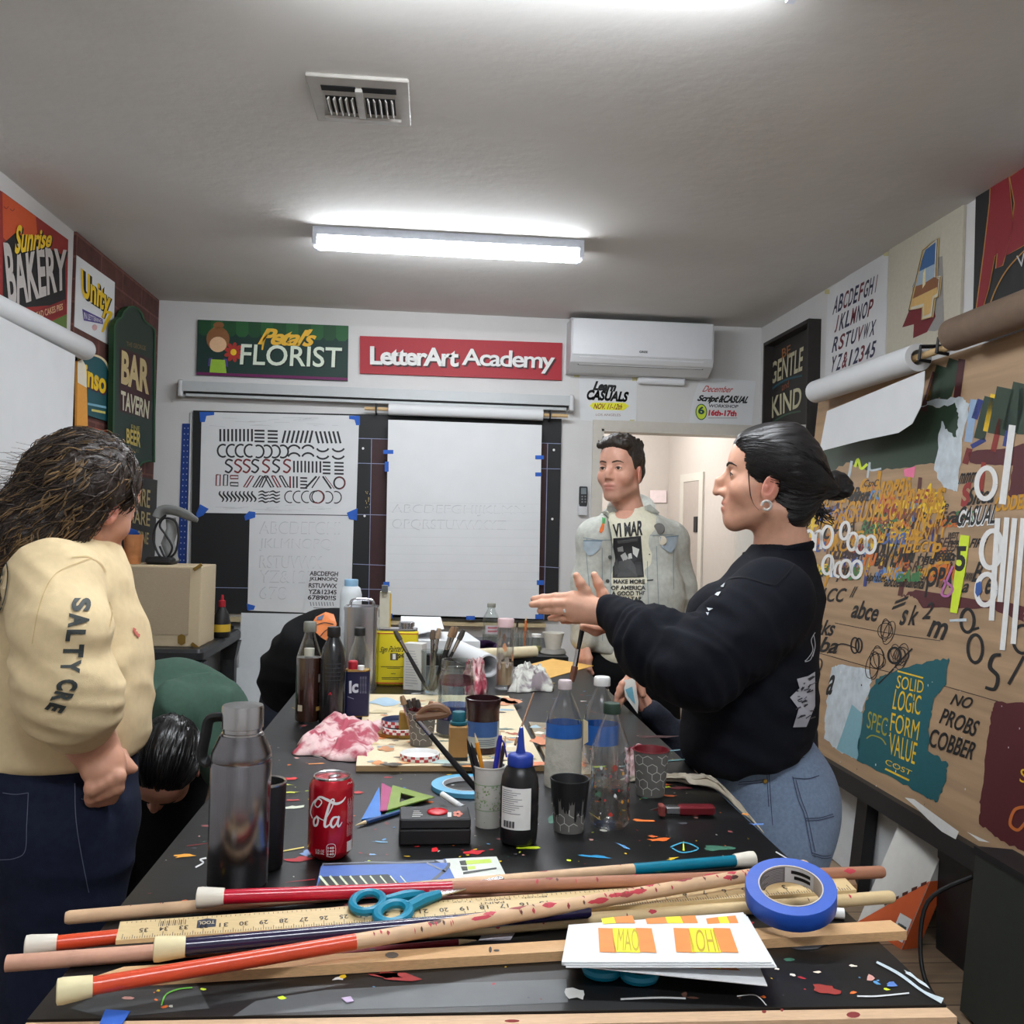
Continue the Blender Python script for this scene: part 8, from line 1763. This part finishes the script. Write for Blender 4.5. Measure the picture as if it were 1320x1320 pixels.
# denim jacket
m_dj = M('pale denim',(186,188,180),.85,var=.1,vs=60,bump=.15,bs=600)
S = SDF(.05); S.chain([A2(814,695,YM+.03),A2(813,765,YM+.02),A2(815,830,YM+.02)],[.112,.128,.13],.05,'+',(bl,1.45)); shl,shr = A2(862,697,YM+.06),A2(769,695,YM-.02)
S.cap(shl,shr,.068,.068,.07); S.cap(nk+np.array([0,0,-.03]),A2(814,690,YM+.03),.085,.11,.05)
S.chain([shr,A2(759,755,YM-.03),A2(752,822,YM-.03)],[.068,.06,.05],.035); S.chain([shl,A2(874,755,YM+.06),A2(874,815,YM+.03)],[.068,.062,.052],.035)
CJ = A2(812,760,YM)
def opening(X,Y,Z):
    u = (X-CJ[0])*bl.x+(Y-CJ[1])*bl.y; f_ = (X-CJ[0])*bf.x+(Y-CJ[1])*bf.y; u0 = -.000; hw = .045+.0*Z
    return np.maximum(np.abs(u-.003)-hw-np.clip((Z-1.30)*.25,0,.05),-(f_-.0))
S.fn(opening,CJ-.5,CJ+.5,'-',.01)
S.fn(lambda X,Y,Z: (Z-.955)+0*X+0*Y,CJ-np.array([.4,.4,.6]),CJ+np.array([.4,.4,-.1]),'-',.012)
S.cap(nk+np.array([0,0,.0]),nk+np.array([0,0,.12])+np.array(bf)*.02,.066,.08,.008,'-')
V,F = S.mesh(.0062); V = wrinkle(V,F,[((0,0,1),16,8,.005,A2(757,770,YM),.14),((0,0,1),16,8,.006,A2(878,770,YM),.16),((.4,0,1),10,10,.003,None,1)],6.1); V = smoothV(V,F,1,.4); sdf_obj('denim_jacket',[(V,F)],m_dj,t); dj = Skin2(bvh(V,F))
m_dj2 = M('denim seam',(140,152,156),.85); m_dj3 = M('blue worn denim',(166,180,190),.85,var=.12); b = MB()
for pts in ([(752,693),(770,696),(790,696)],[(828,691),(846,690),(868,689)],[(776,706),(776,760),(777,826)],[(846,704),(848,760),(850,815)],[(784,672),(788,700),(787,760),(785,826)],[(834,690),(835,760),(838,826)],[(757,694),(756,712),(760,760)],[(874,690),(868,712),(868,760)]): dj.stroke(b,pts,1,m_dj2,.002)
b.build('seam',t,0)
for q in ([(753,697),(776,697),(773,707),(765,715),(759,716),(752,707)],[(850,693),(873,691),(870,706),(864,713),(852,706)]):
    b = MB(); dj.poly(b,q,m_dj3,.004,3); dj.stroke(b,q+[q[0]],1.2,P((112,134,152)),.005,False); b.build('pocket_flap',t,0)
for x,y in ((790,689),(786,718),(783,749),(781,780)):
    hq = hit(dj.t,x,y,.002)
    if hq: b = MB(); b.lathe([(.0075,0),(.007,.003),(0,.004)],P((70,72,68)),hq,12,frame(bf)); b.build('button',t)
for x,y in ((832,685),(834,715),(838,748),(842,780)):
    b = MB(); dj.stroke(b,[(x-4,y+.4),(x+4,y-.4)],1.6,P((56,60,60)),.002); b.build('buttonhole',t,0) if b.n else None
for x,y,r,c in ((849,682,.022,(104,102,98)),(853,697,.018,(206,196,176))):
    hq = hit(dj.t,x,y,.003); b = MB()
    if hq: b.lathe([(r,0),(r*.9,.004),(0,.005)],P(c,.3),hq,20,frame(bf+Vector((.1,0,.05)))); b.build('badge',t)
b = MB(); dj.poly(b,[(776,675),(779,674),(778,683),(775,688),(772,686)],ORG,.004,1); dj.poly(b,[(776,668),(780,669),(779,676),(776,676)],P((60,150,80)),.004,1); b.build('enamel_pin',t,0)
# jacket collar wings
for q in ([(828,655),(838,650),(848,664),(838,674),(828,680),(822,672)],[(786,657),(790,666),(788,676),(781,668),(776,664)]):
    b = MB(); pts = [hit(dj.t,x,y,.012) or Vector(A2(x,y,YM-.08)) for x,y in q]; b.slab(pts,.005,m_dj,bf); b.build('collar',t,30)
b = MB(); cp = [A2(790,660,YM-.02),A2(796,650,YM+.06),A2(812,644,YM+.11),A2(830,648,YM+.1),A2(836,660,YM+.02)]; b.tube(smoothline([Vector(q) for q in cp],5),.016,m_dj,8,flat=2.0); b.build('collar_stand',t)
m_bp = M('black trousers',(16,16,18),.9,var=.15,vs=80,spec=.2)
S = SDF(.05); S.cap(A2(814,828,YM+.02),A2(814,860,YM+.02),.115,.118,.05,'+',(bl,1.35))
for y in (-1,1): hp = A2(814,870,YM+.02)+np.array(bl)*.092*y; kn_ = hp*1; kn_[2] = .5; an = hp*1; an[2] = .05; S.chain([hp,kn_,an],[.105,.08,.07],.04)
V,F = S.mesh(.009); V = wrinkle(V,F,[((0,0,1),12,6,.003,None,1)],3.3); sdf_obj('trousers',[(V,F)],m_bp,t)
for y in (-1,1): p = Vector(A2(814,870,YM+.02))+bl*.092*y; b = MB(); b.rbox(Vector((p.x,p.y,.04))+bf*.06,(.1,.28,.08),BLK,.045,RZ(math.degrees(math.atan2(bf.y,bf.x))+90)); b.build('shoe',t)

# ------------------------------------------------------------ woman in the yellow long sleeved shirt, left
YA = 2.05; Af = Vector((.86,.51,0)).normalized(); Al = Vector((0,0,1)).cross(Af)
t = thing('person','woman with long wavy hair in pale yellow printed shirt and dark jeans at left','person',(-.8,YA,0))
H = Head(A2(115,643,YA),hframe(Vector((.50,.76,-.42))),1.06,nose=.9,wide=1.02); S = SDF(); H.build(S); nk = A2(98,712,YA+.02)
S.cap(H.w((-.03,0,-.06)),nk,.058,.066,.03); S.cap(H.w((.02,0,-.09)),nk+np.array([.03,0,.0]),.04,.05,.03); S.cap(nk,nk+np.array([-.01,0,-.08]),.066,.1,.03); HV = S.mesh(.003); HV = (smoothV(*HV,1,.4),HV[1])
# right forearm and hand tucked in the front pocket
S = SDF(.015); YF_ = 1.86; wr = A2(126,968,YF_+.03); S.chain([A2(96,890,YF_-.04),A2(103,925,YF_-.02),A2(118,958,YF_+.02),wr],[.058,.055,.043,.036],.02)
S.cap(wr,A2(138,990,YF_+.015),.03,.03,.02); S.cap(wr,A2(124,994,YF_+.005),.03,.026,.02)
for k in range(4): S.chain([A2(138-k*4,985+k*2,YF_+.01),A2(152-k*11,1001+k*5,YF_+.0-.004*k),A2(151-k*11,1016+k*4,YF_+.004),A2(144-k*9,1030+k*2,YF_+.03)],[.016,.0145,.0125,.011],.005)
S.chain([wr,A2(144,980,YF_+.02),A2(150,990,YF_+.02)],[.028,.02,.015],.015)
S.chain([A2(152,985,YF_+.07),A2(163,989,YF_+.07),A2(172,991,YF_+.07)],[.013,.0115,.009],.008); S.ell(A2(148,985,YF_+.07),(.03,.02,.025),None,.015); HR = S.mesh(.003)
S = SDF(.03); hipc = A2(70,1000,YA); S.cap(nk+np.array([0,0,-.08]),hipc,.11,.13); S.cap(A2(148,985,YF_+.07),A2(110,900,YA+.14),.03,.05)
for y in (-1,1): hp = hipc+np.array(Al)*.1*y; kn_ = hp*1; kn_[2] = .48; an = kn_*1; an[2] = .08; S.chain([hp,kn_,an],[.09,.06,.04]); S.cap(an+np.array([0,0,-.03]),an+np.array(Af)*.14+np.array([0,0,-.05]),.034,.027)
BD = S.mesh(.014)
sdf_obj('body',[HV,HR,BD],m_skin,t,H.skin((206,152,126),(180,100,92))); H.features(bvh(*HV),t,(50,34,26),(44,32,26),(1,0,-.3))
m_ys = M('pale yellow cotton',(226,203,160),.85,var=.04,vs=60,bump=.08,bs=500)
S = SDF(.06); st = (Al,1.25)
S.chain([A2(88,745,YA),A2(78,820,YA+.02),A2(72,900,YA+.02),A2(70,960,YA+.01)],[.105,.15,.165,.168],.06,'+',st)
S.ell(A2(138,842,YA+.02),(.066,.11,.075),None,.05); S.ell(A2(122,925,YA+.02),(.075,.15,.09),None,.06)
sr = A2(68,752,YA-.17); sl_ = A2(120,745,YA+.2); S.cap(sr,sl_,.074,.07,.06); S.cap(nk+np.array([0,0,-.02]),A2(88,740,YA),.078,.11,.05)
el = A2(84,880,YA-.24); S.chain([sr,A2(80,815,YA-.24),el],[.084,.08,.08],.018); S.chain([el,A2(97,905,YA-.23),A2(105,922,YA-.21)],[.082,.074,.062],.03)
S.chain([sl_,A2(150,830,YA+.26),A2(152,880,YA+.2)],[.075,.07,.06],.04)
S.fn(lambda X,Y,Z: (Z-(.925+.03*(X+.8)))+0*Y,np.array([-1.3,1.5,.5]),np.array([-.4,2.6,1.0]),'-',.02); S.cap(nk+np.array([0,0,.015]),nk+np.array([.03,0,.12]),.066,.075,.008,'-')
V,F = S.mesh(.0068); V = wrinkle(V,F,[((.25,0,1),24,6,.02,A2(88,900,YA-.24),.085),((.6,0,1),18,5,.012,A2(70,820,YA-.2),.14),((-.6,.2,1),14,5,.012,A2(140,880,YA),.12),((.1,0,1),13,3,.011,A2(50,950,YA),.2),((.6,.2,.6),12,4,.009,A2(110,790,YA),.14)],8.3); V = smoothV(V,F,1,.35); sdf_obj('shirt',[(V,F)],m_ys,t); ys = Skin2(bvh(V,F))
b = MB(); m_lt = P((52,58,56))
# sleeve lettering reads downwards, letter tops to the right
for ch,(xl,y0,xr,y1,k) in zip('SALTY',((93,772,117,789,-1),(89,791,115,809,-1),(86,812,110,826,-1),(82,830,108,848,-1),(79,851,104,868,-1))):
    ys.text(b,ch,[(xr,y0),(xr-2,y1),(xl-2,y1),(xl,y0)],m_lt,.003,.05,0,2)
for ch,q in (('C',[(101,877),(98,890),(72,889),(76,875)]),('R',[(95,894),(89,906),(65,902),(72,890)]),('E',[(86,909),(79,919),(58,913),(65,904)])): ys.text(b,ch,q,m_lt,.004,.05,0,2)
b.build('sleeve_lettering',t,0)
b = MB(); ys.stroke(b,[(9,722),(12,740),(10,760),(6,778),(-2,794)],1.6,m_lt,.003)
for ch,q in (('N',[(-2,734),(6,730),(6,742),(-2,746)]),('V',[(-2,748),(5,746),(5,754),(-2,756)])): ys.text(b,ch,q,m_lt,.003,.02)
b.build('back_print',t,0); b = MB(); sm_ = P((206,180,126))
for pts in ([(92,719),(112,718),(128,726),(136,738)],[(118,720),(100,726),(70,742),(52,780),(42,830)],[(140,776),(144,790),(140,808)]): ys.stroke(b,pts,1,sm_,.002)
b.build('seam',t,0); b = MB()
for x,y in ((174,816),(177,819),(172,812)): ys.poly(b,[(x-2,y-3),(x+2,y-1),(x+1,y+3),(x-2,y+2)],P((206,110,100)),.003,1)
b.build('paint_stain',t,0) if b.n else None
b = MB(); dcu = Vector(A2(105,922,YA-.21)-A2(97,905,YA-.23)).normalized(); b.lathe([(.058,-.03),(.063,-.024),(.063,-.004),(.060,.004),(.056,.002)],m_ys,Vector(A2(105,924,YA-.21)),26,frame(dcu),cap0=False,cap1=False); b.build('cuff',t)
m_dk = M('dark indigo denim',(24,30,50),.85,spec=.25,var=.16,vs=70,bump=.2,bs=500)
S = SDF(.05); S.chain([A2(66,965,YA),A2(64,1040,YA)],[.165,.165],.05,'+',(Al,1.15)); S.ell(A2(34,1040,YA-.06),(.13,.13,.13),None,.05)
for y in (-1,1): hp = A2(68,1060,YA)+np.array(Al)*.1*y; kn_ = hp*1; kn_[2] = .48; an = hp*1; an[2] = .05; S.chain([hp,kn_,an],[.135,.095,.08],.05)
S.fn(lambda X,Y,Z: -(Z-.955)+0*X+0*Y,np.array([-1.3,1.5,.95]),np.array([-.4,2.6,1.3]),'-',.004)
V,F = S.mesh(.008); V = wrinkle(V,F,[((.2,0,1),14,4,.006,A2(110,1080,YA-.1),.2),((0,0,1),10,5,.004,None,1)],5.2); V = smoothV(V,F,1,.4); sdf_obj('jeans',[(V,F)],m_dk,t); jk = Skin2(bvh(V,F))
b = MB(); s2 = P((84,92,112))
for pts in ([(4,1022),(20,1024),(37,1022)],[(37,1022),(35,1060),(33,1096),(20,1106),(0,1108)],[(96,1010),(98,1060),(106,1110),(114,1150)],[(2,990),(40,996),(100,990)],[(104,1030),(120,1032),(148,1022)]): jk.stroke(b,pts,1,s2,.002)
b.build('stitching',t,0) if b.n else None
for y in (-1,1): p = Vector(A2(68,1060,YA))+Al*.1*y; b = MB(); b.rbox(Vector((p.x,p.y,.04))+Af*.07,(.28,.1,.08),P((60,58,60)),.045,RZ(math.degrees(math.atan2(Af.y,Af.x)))); b.build('shoe',t)
# long wavy hair: volume plus many tubes
m_ch = M('brown wavy hair',(58,44,36),.45,var=.3,vs=40,attr='col',bump=.3,bs=200); cbase,chi = np.array(rgb((46,37,32))),np.array(rgb((136,108,74)))
S = SDF(.03); H.e(S,(-.02,0,.035),(.1,.086,.094),.01); H.e(S,(-.06,-.01,-.02),(.07,.08,.09),.03)
S.chain([H.w((-.05,-.02,0)),A2(74,668,YA-.06),A2(36,694,YA-.1),A2(-4,722,YA-.1)],[.09,.078,.07,.056],.04); S.ell(A2(106,618,YA-.06),(.06,.06,.055),None,.03); S.ell(A2(72,650,YA-.09),(.05,.05,.05),None,.03)
S.fn(mk_cut(H,[-.2,-.08,-.05,-.03,0,.03,.06,.075,.2],[-.03,-.02,-.01,.03,.045,.058,.07,.085,.1]),H.o-.13,H.o+.13,'-',.01); H.e(S,(.01,-.08,-.03),(.026,.03,.036),.008,'-')
V,F = S.mesh(.0055); V = wrinkle(V,F,[((.3,0,1),24,50,.006,None,1)],3.7)
sdf_obj('hair',[(V,F)],m_ch,t,lambda V: np.tile(cbase,(len(V),1))); htree = bvh(V,F); ra = random.Random(21)
vs_,fs_,cols = [],[],[]; mb = MB()
for k in range(1700):
    i = ra.randrange(len(V)); p0 = Vector(V[i]); 
    if p0.y > YA+.06: continue
    n = 9; d_ = Vector((-.55,-.05+ra.uniform(-.25,.1),-.72+ra.uniform(-.2,.35))).normalized(); 
    if p0.z > H.o[2]+.01: d_ = Vector((-.75,-.15,ra.uniform(-.8,-.25))).normalized()
    L_ = ra.uniform(.07,.17); ph = ra.uniform(0,6.28); am = ra.uniform(.003,.009); fr_ = ra.uniform(5,10); e1_ = d_.orthogonal().normalized(); e2_ = d_.cross(e1_); pts = []
    for q in range(n):
        u = q/(n-1); p_ = p0+d_*L_*u; h_ = htree.find_nearest(p_); base_ = h_[0]+h_[1]*.004 if h_[0] is not None and (h_[0]-p_).length < .2 and u < .97 else p_
        pts.append(base_+(e1_*math.cos(fr_*u+ph)+e2_*math.sin(fr_*u+ph))*am*(.4+u))
    r = ra.uniform(.0006,.0015); c0 = mb.n; mb.tube(smoothline(pts,3),[r*(1-.75*(x/(3*(n-1)))) for x in range(3*(n-1)+1)],m_ch,5)
    hl = ra.random() < .25; cc = chi*ra.uniform(.45,1.05) if hl else cbase*ra.uniform(.7,1.8); cols += [cc]*(mb.n-c0)
for k in range(40):   # bigger highlighted curls
    x,y = ra.choice([(84,600),(104,596),(116,612),(92,628),(98,668),(102,650),(60,670),(40,690),(20,706),(70,640)]); x += ra.uniform(-8,8); y += ra.uniform(-6,6); Yk = YA-.135 if x > 55 else YA-.115
    hq = hit(htree,x,y,.003)
    pts = []
    for q in range(8):
        u = q/7; px,py = x-u*24+5*math.sin(u*5+k),y+u*30; h_ = hit(htree,px,py,.005)
        if h_ is not None: pts.append(h_)
    if len(pts) > 3:
        c0 = mb.n; mb.tube(smoothline(pts,3),[.0022*math.sin(3.1*min(.97,.08+x_/(3*(len(pts)-1)))) for x_ in range(3*(len(pts)-1)+1)],m_ch,6); cols += [chi*ra.uniform(.4,.9)]*(mb.n-c0)
for k in range(40):   # fine flyaways
    u = ra.uniform(0,1); x,y = 84-84*u,588+52*u+ra.uniform(-6,16); st_ = [(x+20,y-10),(x+8,y-6),(x-4,y+ra.uniform(0,8)),(x-12,y+ra.uniform(8,22))]; c0 = mb.n; mb.tube(smoothline([at(a,c,YA-.08+ra.uniform(-.05,.05)) for a,c in st_],4),.0007,m_ch,4); cols += [cbase*1.5]*(mb.n-c0)
for k in range(26):
    a = ra.uniform(0,1); st_ = [(90+70*a,585+8*a),(112+60*a,577+14*a+ra.uniform(-3,3)),(150+26*a,592+ra.uniform(-6,10)),(172,620+ra.uniform(-6,20)),(176+ra.uniform(-3,4),650+ra.uniform(-10,14))]; c0 = mb.n; mb.tube(smoothline([at(x,y,YA-.02+ra.uniform(-.03,.05)) for x,y in st_],4),.001,m_ch,4); cols += [(chi*.8 if ra.random() < .25 else cbase*1.6)]*(mb.n-c0)
o = mb.build('hair_strands',t); a_ = o.data.color_attributes.new('col','FLOAT_COLOR','POINT'); cl = np.ones((len(o.data.vertices),4)); cl[:,:3] = np.array(cols); a_.data.foreach_set('color',cl.ravel())

# ------------------------------------------------------------ person bending down in a green shirt
YG = 2.55; t = thing('person','black haired person in green shirt bending down behind the woman in yellow','person',(-.72,2.85,0))
gf = Vector((-.12,-.35,-.92)); gu = Vector((.22,-.92,.30)); H = Head(A2(212,986,2.46),hframe(gf,gu),1.04); S = SDF(); H.build(S); c7 = A2(240,922,2.66)
S.cap(H.w((-.02,0,-.06)),c7,.055,.065,.03); HV = S.mesh(.0032)
hp = A2(196,905,2.96); S = SDF(.03); S.chain([c7,A2(226,920,2.78),hp],[.07,.08,.09])
for y in (-1,1): h_ = hp+np.array([.09*y,0,-.06]); kn_ = np.array([h_[0],2.84,.5]); an = np.array([h_[0],2.92,.08]); S.chain([h_,kn_,an],[.075,.05,.036]); S.cap(an+np.array([0,0,-.03]),an+np.array([0,-.15,-.05]),.034,.027)
for y,(px,py) in ((-1,(190,945)),(1,(264,932))): sh_ = A2(px,py,2.66); e_ = A2(300,985,2.6) if y > 0 else A2(150,985,2.66); w_ = A2(312,1035,2.5) if y > 0 else A2(120,1010,2.62); S.chain([sh_,e_,w_],[.05,.042,.03]); S.ell(w_+(w_-e_)*.35,(.03,.03,.04),None,.02)
BD = S.mesh(.012); sdf_obj('body',[HV,BD],m_skin,t,H.skin((196,138,116),(160,90,84))); H.features(bvh(*HV),t,(40,28,22),(24,18,18))
m_gs = M('green cotton',(54,82,69),.85,var=.08,vs=70,bump=.1,bs=400); S = SDF(.06)
S.chain([c7+np.array([-.01,.05,-.02]),A2(220,916,2.78),A2(196,918,2.92)],[.105,.12,.125],.06,'+',((1,.1,0),1.35)); S.cap(A2(196,935,2.68),A2(270,920,2.68),.078,.075,.05); S.cap(A2(225,915,2.6),c7,.06,.08,.03)
S.chain([A2(272,924,2.68),A2(296,985,2.6),A2(309,1030,2.51)],[.07,.055,.042],.04); S.chain([A2(186,930,2.68),A2(150,985,2.66),A2(122,1008,2.62)],[.075,.058,.042],.04)
V,F = S.mesh(.0075); V = wrinkle(V,F,[((.4,-.6,.5),13,4,.024,A2(235,900,2.65),.25),((1,0,.3),16,5,.011,A2(285,910,2.6),.12)],2.9); V = smoothV(V,F,1,.4); sdf_obj('shirt',[(V,F)],m_gs,t)
m_gh = hair_mat('slick black hair',(16,15,16),(50,50,14),.5,.3); S = SDF(.015); H.e(S,(-.016,0,.034),(.0985,.0815,.091),.01); H.e(S,(-.06,0,-.02),(.05,.066,.055),.03)
S.fn(mk_cut(H,[-.16,-.08,-.05,-.045,-.03,0,.03,.05,.07,.09,.2],[-.06,-.05,-.04,.012,.022,.03,.04,.05,.06,.072,.09]),H.o-.2,H.o+.2,'-',.006)
for y in (-1,1): H.e(S,(-.004,y*.08,-.026),(.0195,.03,.0335),.004,'-')
V,F = S.mesh(.0032); p_ = H.local(V); U = np.array([noise.noise(Vector((q[0]*16,q[1]*85+q[0]*20,q[2]*12))) for q in p_]); V = V+vnormals(V,F)*(U*.0045)[:,None]; sdf_obj('hair',[(V,F)],m_gh,t); H2t = bvh(V,F)
st_ = [(x_,y_,z_) for x_ in (.05,.07,.08) for y_ in np.linspace(-.06,.06,9) for z_ in (.07,.085)]; comb(H2t,H,st_,(-.09,.0,.01),220,m_gh,8,.0016,.0011,.006,parent=t)
m_bt2 = M('black work trousers',(14,14,16),.9,spec=.2,var=.15,vs=60); S = SDF(.05); S.ell(hp+np.array([0,.02,-.03]),(.18,.15,.14),None,.05)
for y in (-1,1): h_ = hp+np.array([.09*y,0,-.08]); S.chain([h_,np.array([h_[0],2.84,.5]),np.array([h_[0],2.92,.05])],[.105,.085,.072],.05)
V,F = S.mesh(.009); V = wrinkle(V,F,[((0,0,1),12,5,.004,None,1)],1.7); sdf_obj('trousers',[(V,F)],m_bt2,t)
for y in (-1,1): b = MB(); b.rbox(Vector((hp[0]+.09*y,2.86,.04)),(.1,.28,.08),BLK,.045); b.build('shoe',t)

# ------------------------------------------------------------ person in black bending at the far left corner of the table
t = thing('person','person in black jacket with orange back print bending over beyond the dark bottles','person',(-.56,3.75,0)); YK = 3.72
hp = A2(384,890,YK+.1); c7 = A2(440,838,YK-.02); H = Head(A2(466,856,YK-.06),hframe((.35,-.2,-.9),(.85,-.2,.25)),1.03); S = SDF(); H.build(S); S.cap(H.w((-.02,0,-.06)),c7,.055,.065,.03); HV = S.mesh(.004)
S = SDF(.03); S.cap(c7,hp,.1,.12)
for y in (-1,1): h_ = hp+np.array([.04*y,.09*y,-.08]); S.chain([h_,np.array([h_[0],h_[1],.5]),np.array([h_[0],h_[1],.08])],[.075,.05,.036]); S.cap(np.array([h_[0],h_[1],.05]),np.array([h_[0]+.14,h_[1]-.05,.03]),.034,.027)
S.chain([A2(450,860,YK-.12),A2(448,900,YK-.16)+np.array([0,-.02,-.1]),A2(456,900,YK-.18)+np.array([.05,.05,-.3])],[.05,.04,.03]); BD = S.mesh(.014)
sdf_obj('body',[HV,BD],m_skin,t,H.skin((200,150,126))); H.features(bvh(*HV),t)
m_bk = M('black jacket',(14,14,16),.9,spec=.2,var=.12,vs=40,bump=.15,bs=200); S = SDF(.06); S.chain([A2(440,838,YK),A2(412,846,YK+.02),A2(390,868,YK+.06),A2(384,890,YK+.08)],[.125,.15,.135,.125],.06,'+',((.3,.95,0),1.3)); S.chain([A2(448,845,YK-.14),A2(450,890,YK-.18)],[.08,.06],.04); S.ell(A2(432,815,YK),(.1,.15,.075),None,.05)
V,F = S.mesh(.009); V = wrinkle(V,F,[((.6,0,1),11,4,.014,None,1)],9.1); V = smoothV(V,F,1,.4); sdf_obj('jacket',[(V,F)],m_bk,t); bk = Skin2(bvh(V,F))
b = MB(); og = P((226,130,70)); bk.poly(b,[(402,806),(408,796),(420,790),(430,793),(434,806),(430,818),(426,829),(414,822),(406,814)],og,.004,3)
for pts in ([(406,808),(418,804),(430,806)],[(412,822),(420,814),(428,810)]): bk.stroke(b,pts,1.2,P((60,40,36)),.006)
bk.poly(b,[(410,797),(418,794),(416,800),(409,801)],P((90,110,140)),.006,1); b.build('orange_print',t,0) if b.n else None
S = SDF(.02); H.e(S,(-.02,0,.034),(.1,.082,.092),.01); S.fn(mk_cut(H,[-.16,-.05,0,.05,.09,.2],[-.05,.0,.03,.05,.072,.09]),H.o-.2,H.o+.2,'-',.006); V,F = S.mesh(.005); sdf_obj('hair',[(V,F)],m_gh,t)
S = SDF(.05); S.ell(hp+np.array([0,.02,-.05]),(.15,.17,.14),None,.05); m_nv = M('dark navy jeans',(26,30,44),.85,var=.15)
for y in (-1,1): h_ = hp+np.array([.04*y,.09*y,-.1]); S.chain([h_,np.array([h_[0],h_[1],.5]),np.array([h_[0],h_[1],.05])],[.1,.08,.07],.05)
V,F = S.mesh(.01); sdf_obj('jeans',[(V,F)],m_nv,t)
for y in (-1,1): b = MB(); b.rbox(Vector((hp[0]+.04*y+.05,hp[1]+.09*y-.02,.04)),(.28,.1,.08),BLK,.045,RZ(-20)); b.build('shoe',t)

# ------------------------------------------------------------ seated person behind the woman in navy, one hand on the table edge
t = thing('person','person mostly hidden behind the woman in navy, one hand at the table edge','person',(.86,2.72,0)); YC_ = 2.72
H = Head(A2(972,800,YC_),hframe((-.9,.2,-.2)),1.0); S = SDF(); H.build(S); nk = A2(985,858,YC_+.01); S.cap(H.w((-.03,0,-.06)),nk,.054,.06,.03); HV = S.mesh(.004)
S = SDF(.012); wr = A2(834,912,2.60)
S.cap(wr,A2(822,898,2.62),.024,.024,.02)
for k,(x,y) in enumerate(((803,874),(799,880),(796,888),(798,896))): S.chain([A2(820-k,890+k*3,2.62),A2(x+8,y-1+k,2.615),A2(x-1+k,y+8,2.605),A2(x-3+k,y+18-k,2.60)],[.012,.0098,.0088,.0075],.005)
S.chain([A2(826,892,2.60),A2(826,880,2.585),A2(829,896,2.575)],[.012,.0105,.009],.008); HR = S.mesh(.0024)
S = SDF(.03); ch = A2(985,940,YC_+.02); hpp = np.array([ch[0]+.03,YC_+.03,.5]); S.chain([nk,ch,hpp],[.07,.11,.12]); S.chain([wr,A2(870,965,2.64),A2(950,900,2.62)],[.026,.035,.045])
for y in (-1,1): S.chain([hpp+np.array([0,.1*y,0]),hpp+np.array([-.36,.1*y,.0]),hpp+np.array([-.34,.1*y,-.42])],[.075,.055,.036]); S.cap(hpp+np.array([-.34,.1*y,-.46]),hpp+np.array([-.47,.1*y,-.47]),.032,.026)
BD = S.mesh(.014); sdf_obj('body',[HV,HR,BD],m_skin,t,H.skin((204,150,126))); H.features(bvh(*HV),t)
S = SDF(.05); S.chain([nk+np.array([0,0,-.05]),ch,hpp+np.array([0,0,.04])],[.09,.13,.14],.05,'+',((0,1,0),1.25)); S.chain([A2(962,885,2.6),A2(880,968,2.63),A2(840,918,2.6)],[.07,.05,.033],.04); m_kn = M('dark blue knit',(30,34,48),.9,var=.3,vs=160)
V,F = S.mesh(.009); V = wrinkle(V,F,[((.5,0,1),16,5,.004,None,1)],4.9); sdf_obj('sweater',[(V,F)],m_kn,t)
S = SDF(.02); H.e(S,(-.02,0,.034),(.1,.082,.092),.01); S.fn(mk_cut(H,[-.16,-.05,0,.05,.09,.2],[-.05,.0,.03,.05,.072,.09]),H.o-.2,H.o+.2,'-',.006); V,F = S.mesh(.005); sdf_obj('hair',[(V,F)],m_bh,t)
S = SDF(.05)
for y in (-1,1): S.chain([hpp+np.array([0,.1*y,0]),hpp+np.array([-.36,.1*y,.0]),hpp+np.array([-.34,.1*y,-.43])],[.12,.085,.07],.05)
V,F = S.mesh(.01); sdf_obj('trousers',[(V,F)],m_bp,t)
for y in (-1,1): b = MB(); b.rbox(Vector((hpp[0]-.42,hpp[1]+.1*y,.035)),(.27,.1,.07),BLK,.045); b.build('shoe',t)
st_t = thing('stool','low black stool hidden behind the woman in navy','stool',(hpp[0]+.02,hpp[1],0)); b = MB(); b.lathe([(.16,.34),(.17,.345),(.17,.365),(.16,.37)],m_black,(hpp[0]+.02,hpp[1],0),24); b.build('seat',st_t)
for k in range(4): a = k*1.571+.785; b = MB(); b.tube([(hpp[0]+.02+.12*math.cos(a),hpp[1]+.12*math.sin(a),.34),(hpp[0]+.02+.17*math.cos(a),hpp[1]+.17*math.sin(a),0)],.014,m_black,8); b.build('leg',st_t)
# small pale carton held in that hand
t = thing('held_carton','small white and teal carton held at the right table edge','carton',(.57,2.56,.94)); q = [(803,877),(818,874),(823,905),(822,920),(806,898)]; pw = Pl((0,2.585,0),(-.25,-1,.15)); pts = [pw.pt(*k) for k in q]
b = MB(); b.slab(pts,.02,m_wb,pw.n); b.build('box',t,0); b = MB(); pw.poly(b,[(806,889),(815,885),(819,908),(810,898)],P((110,170,190)),.001); b.build('label',t,0)
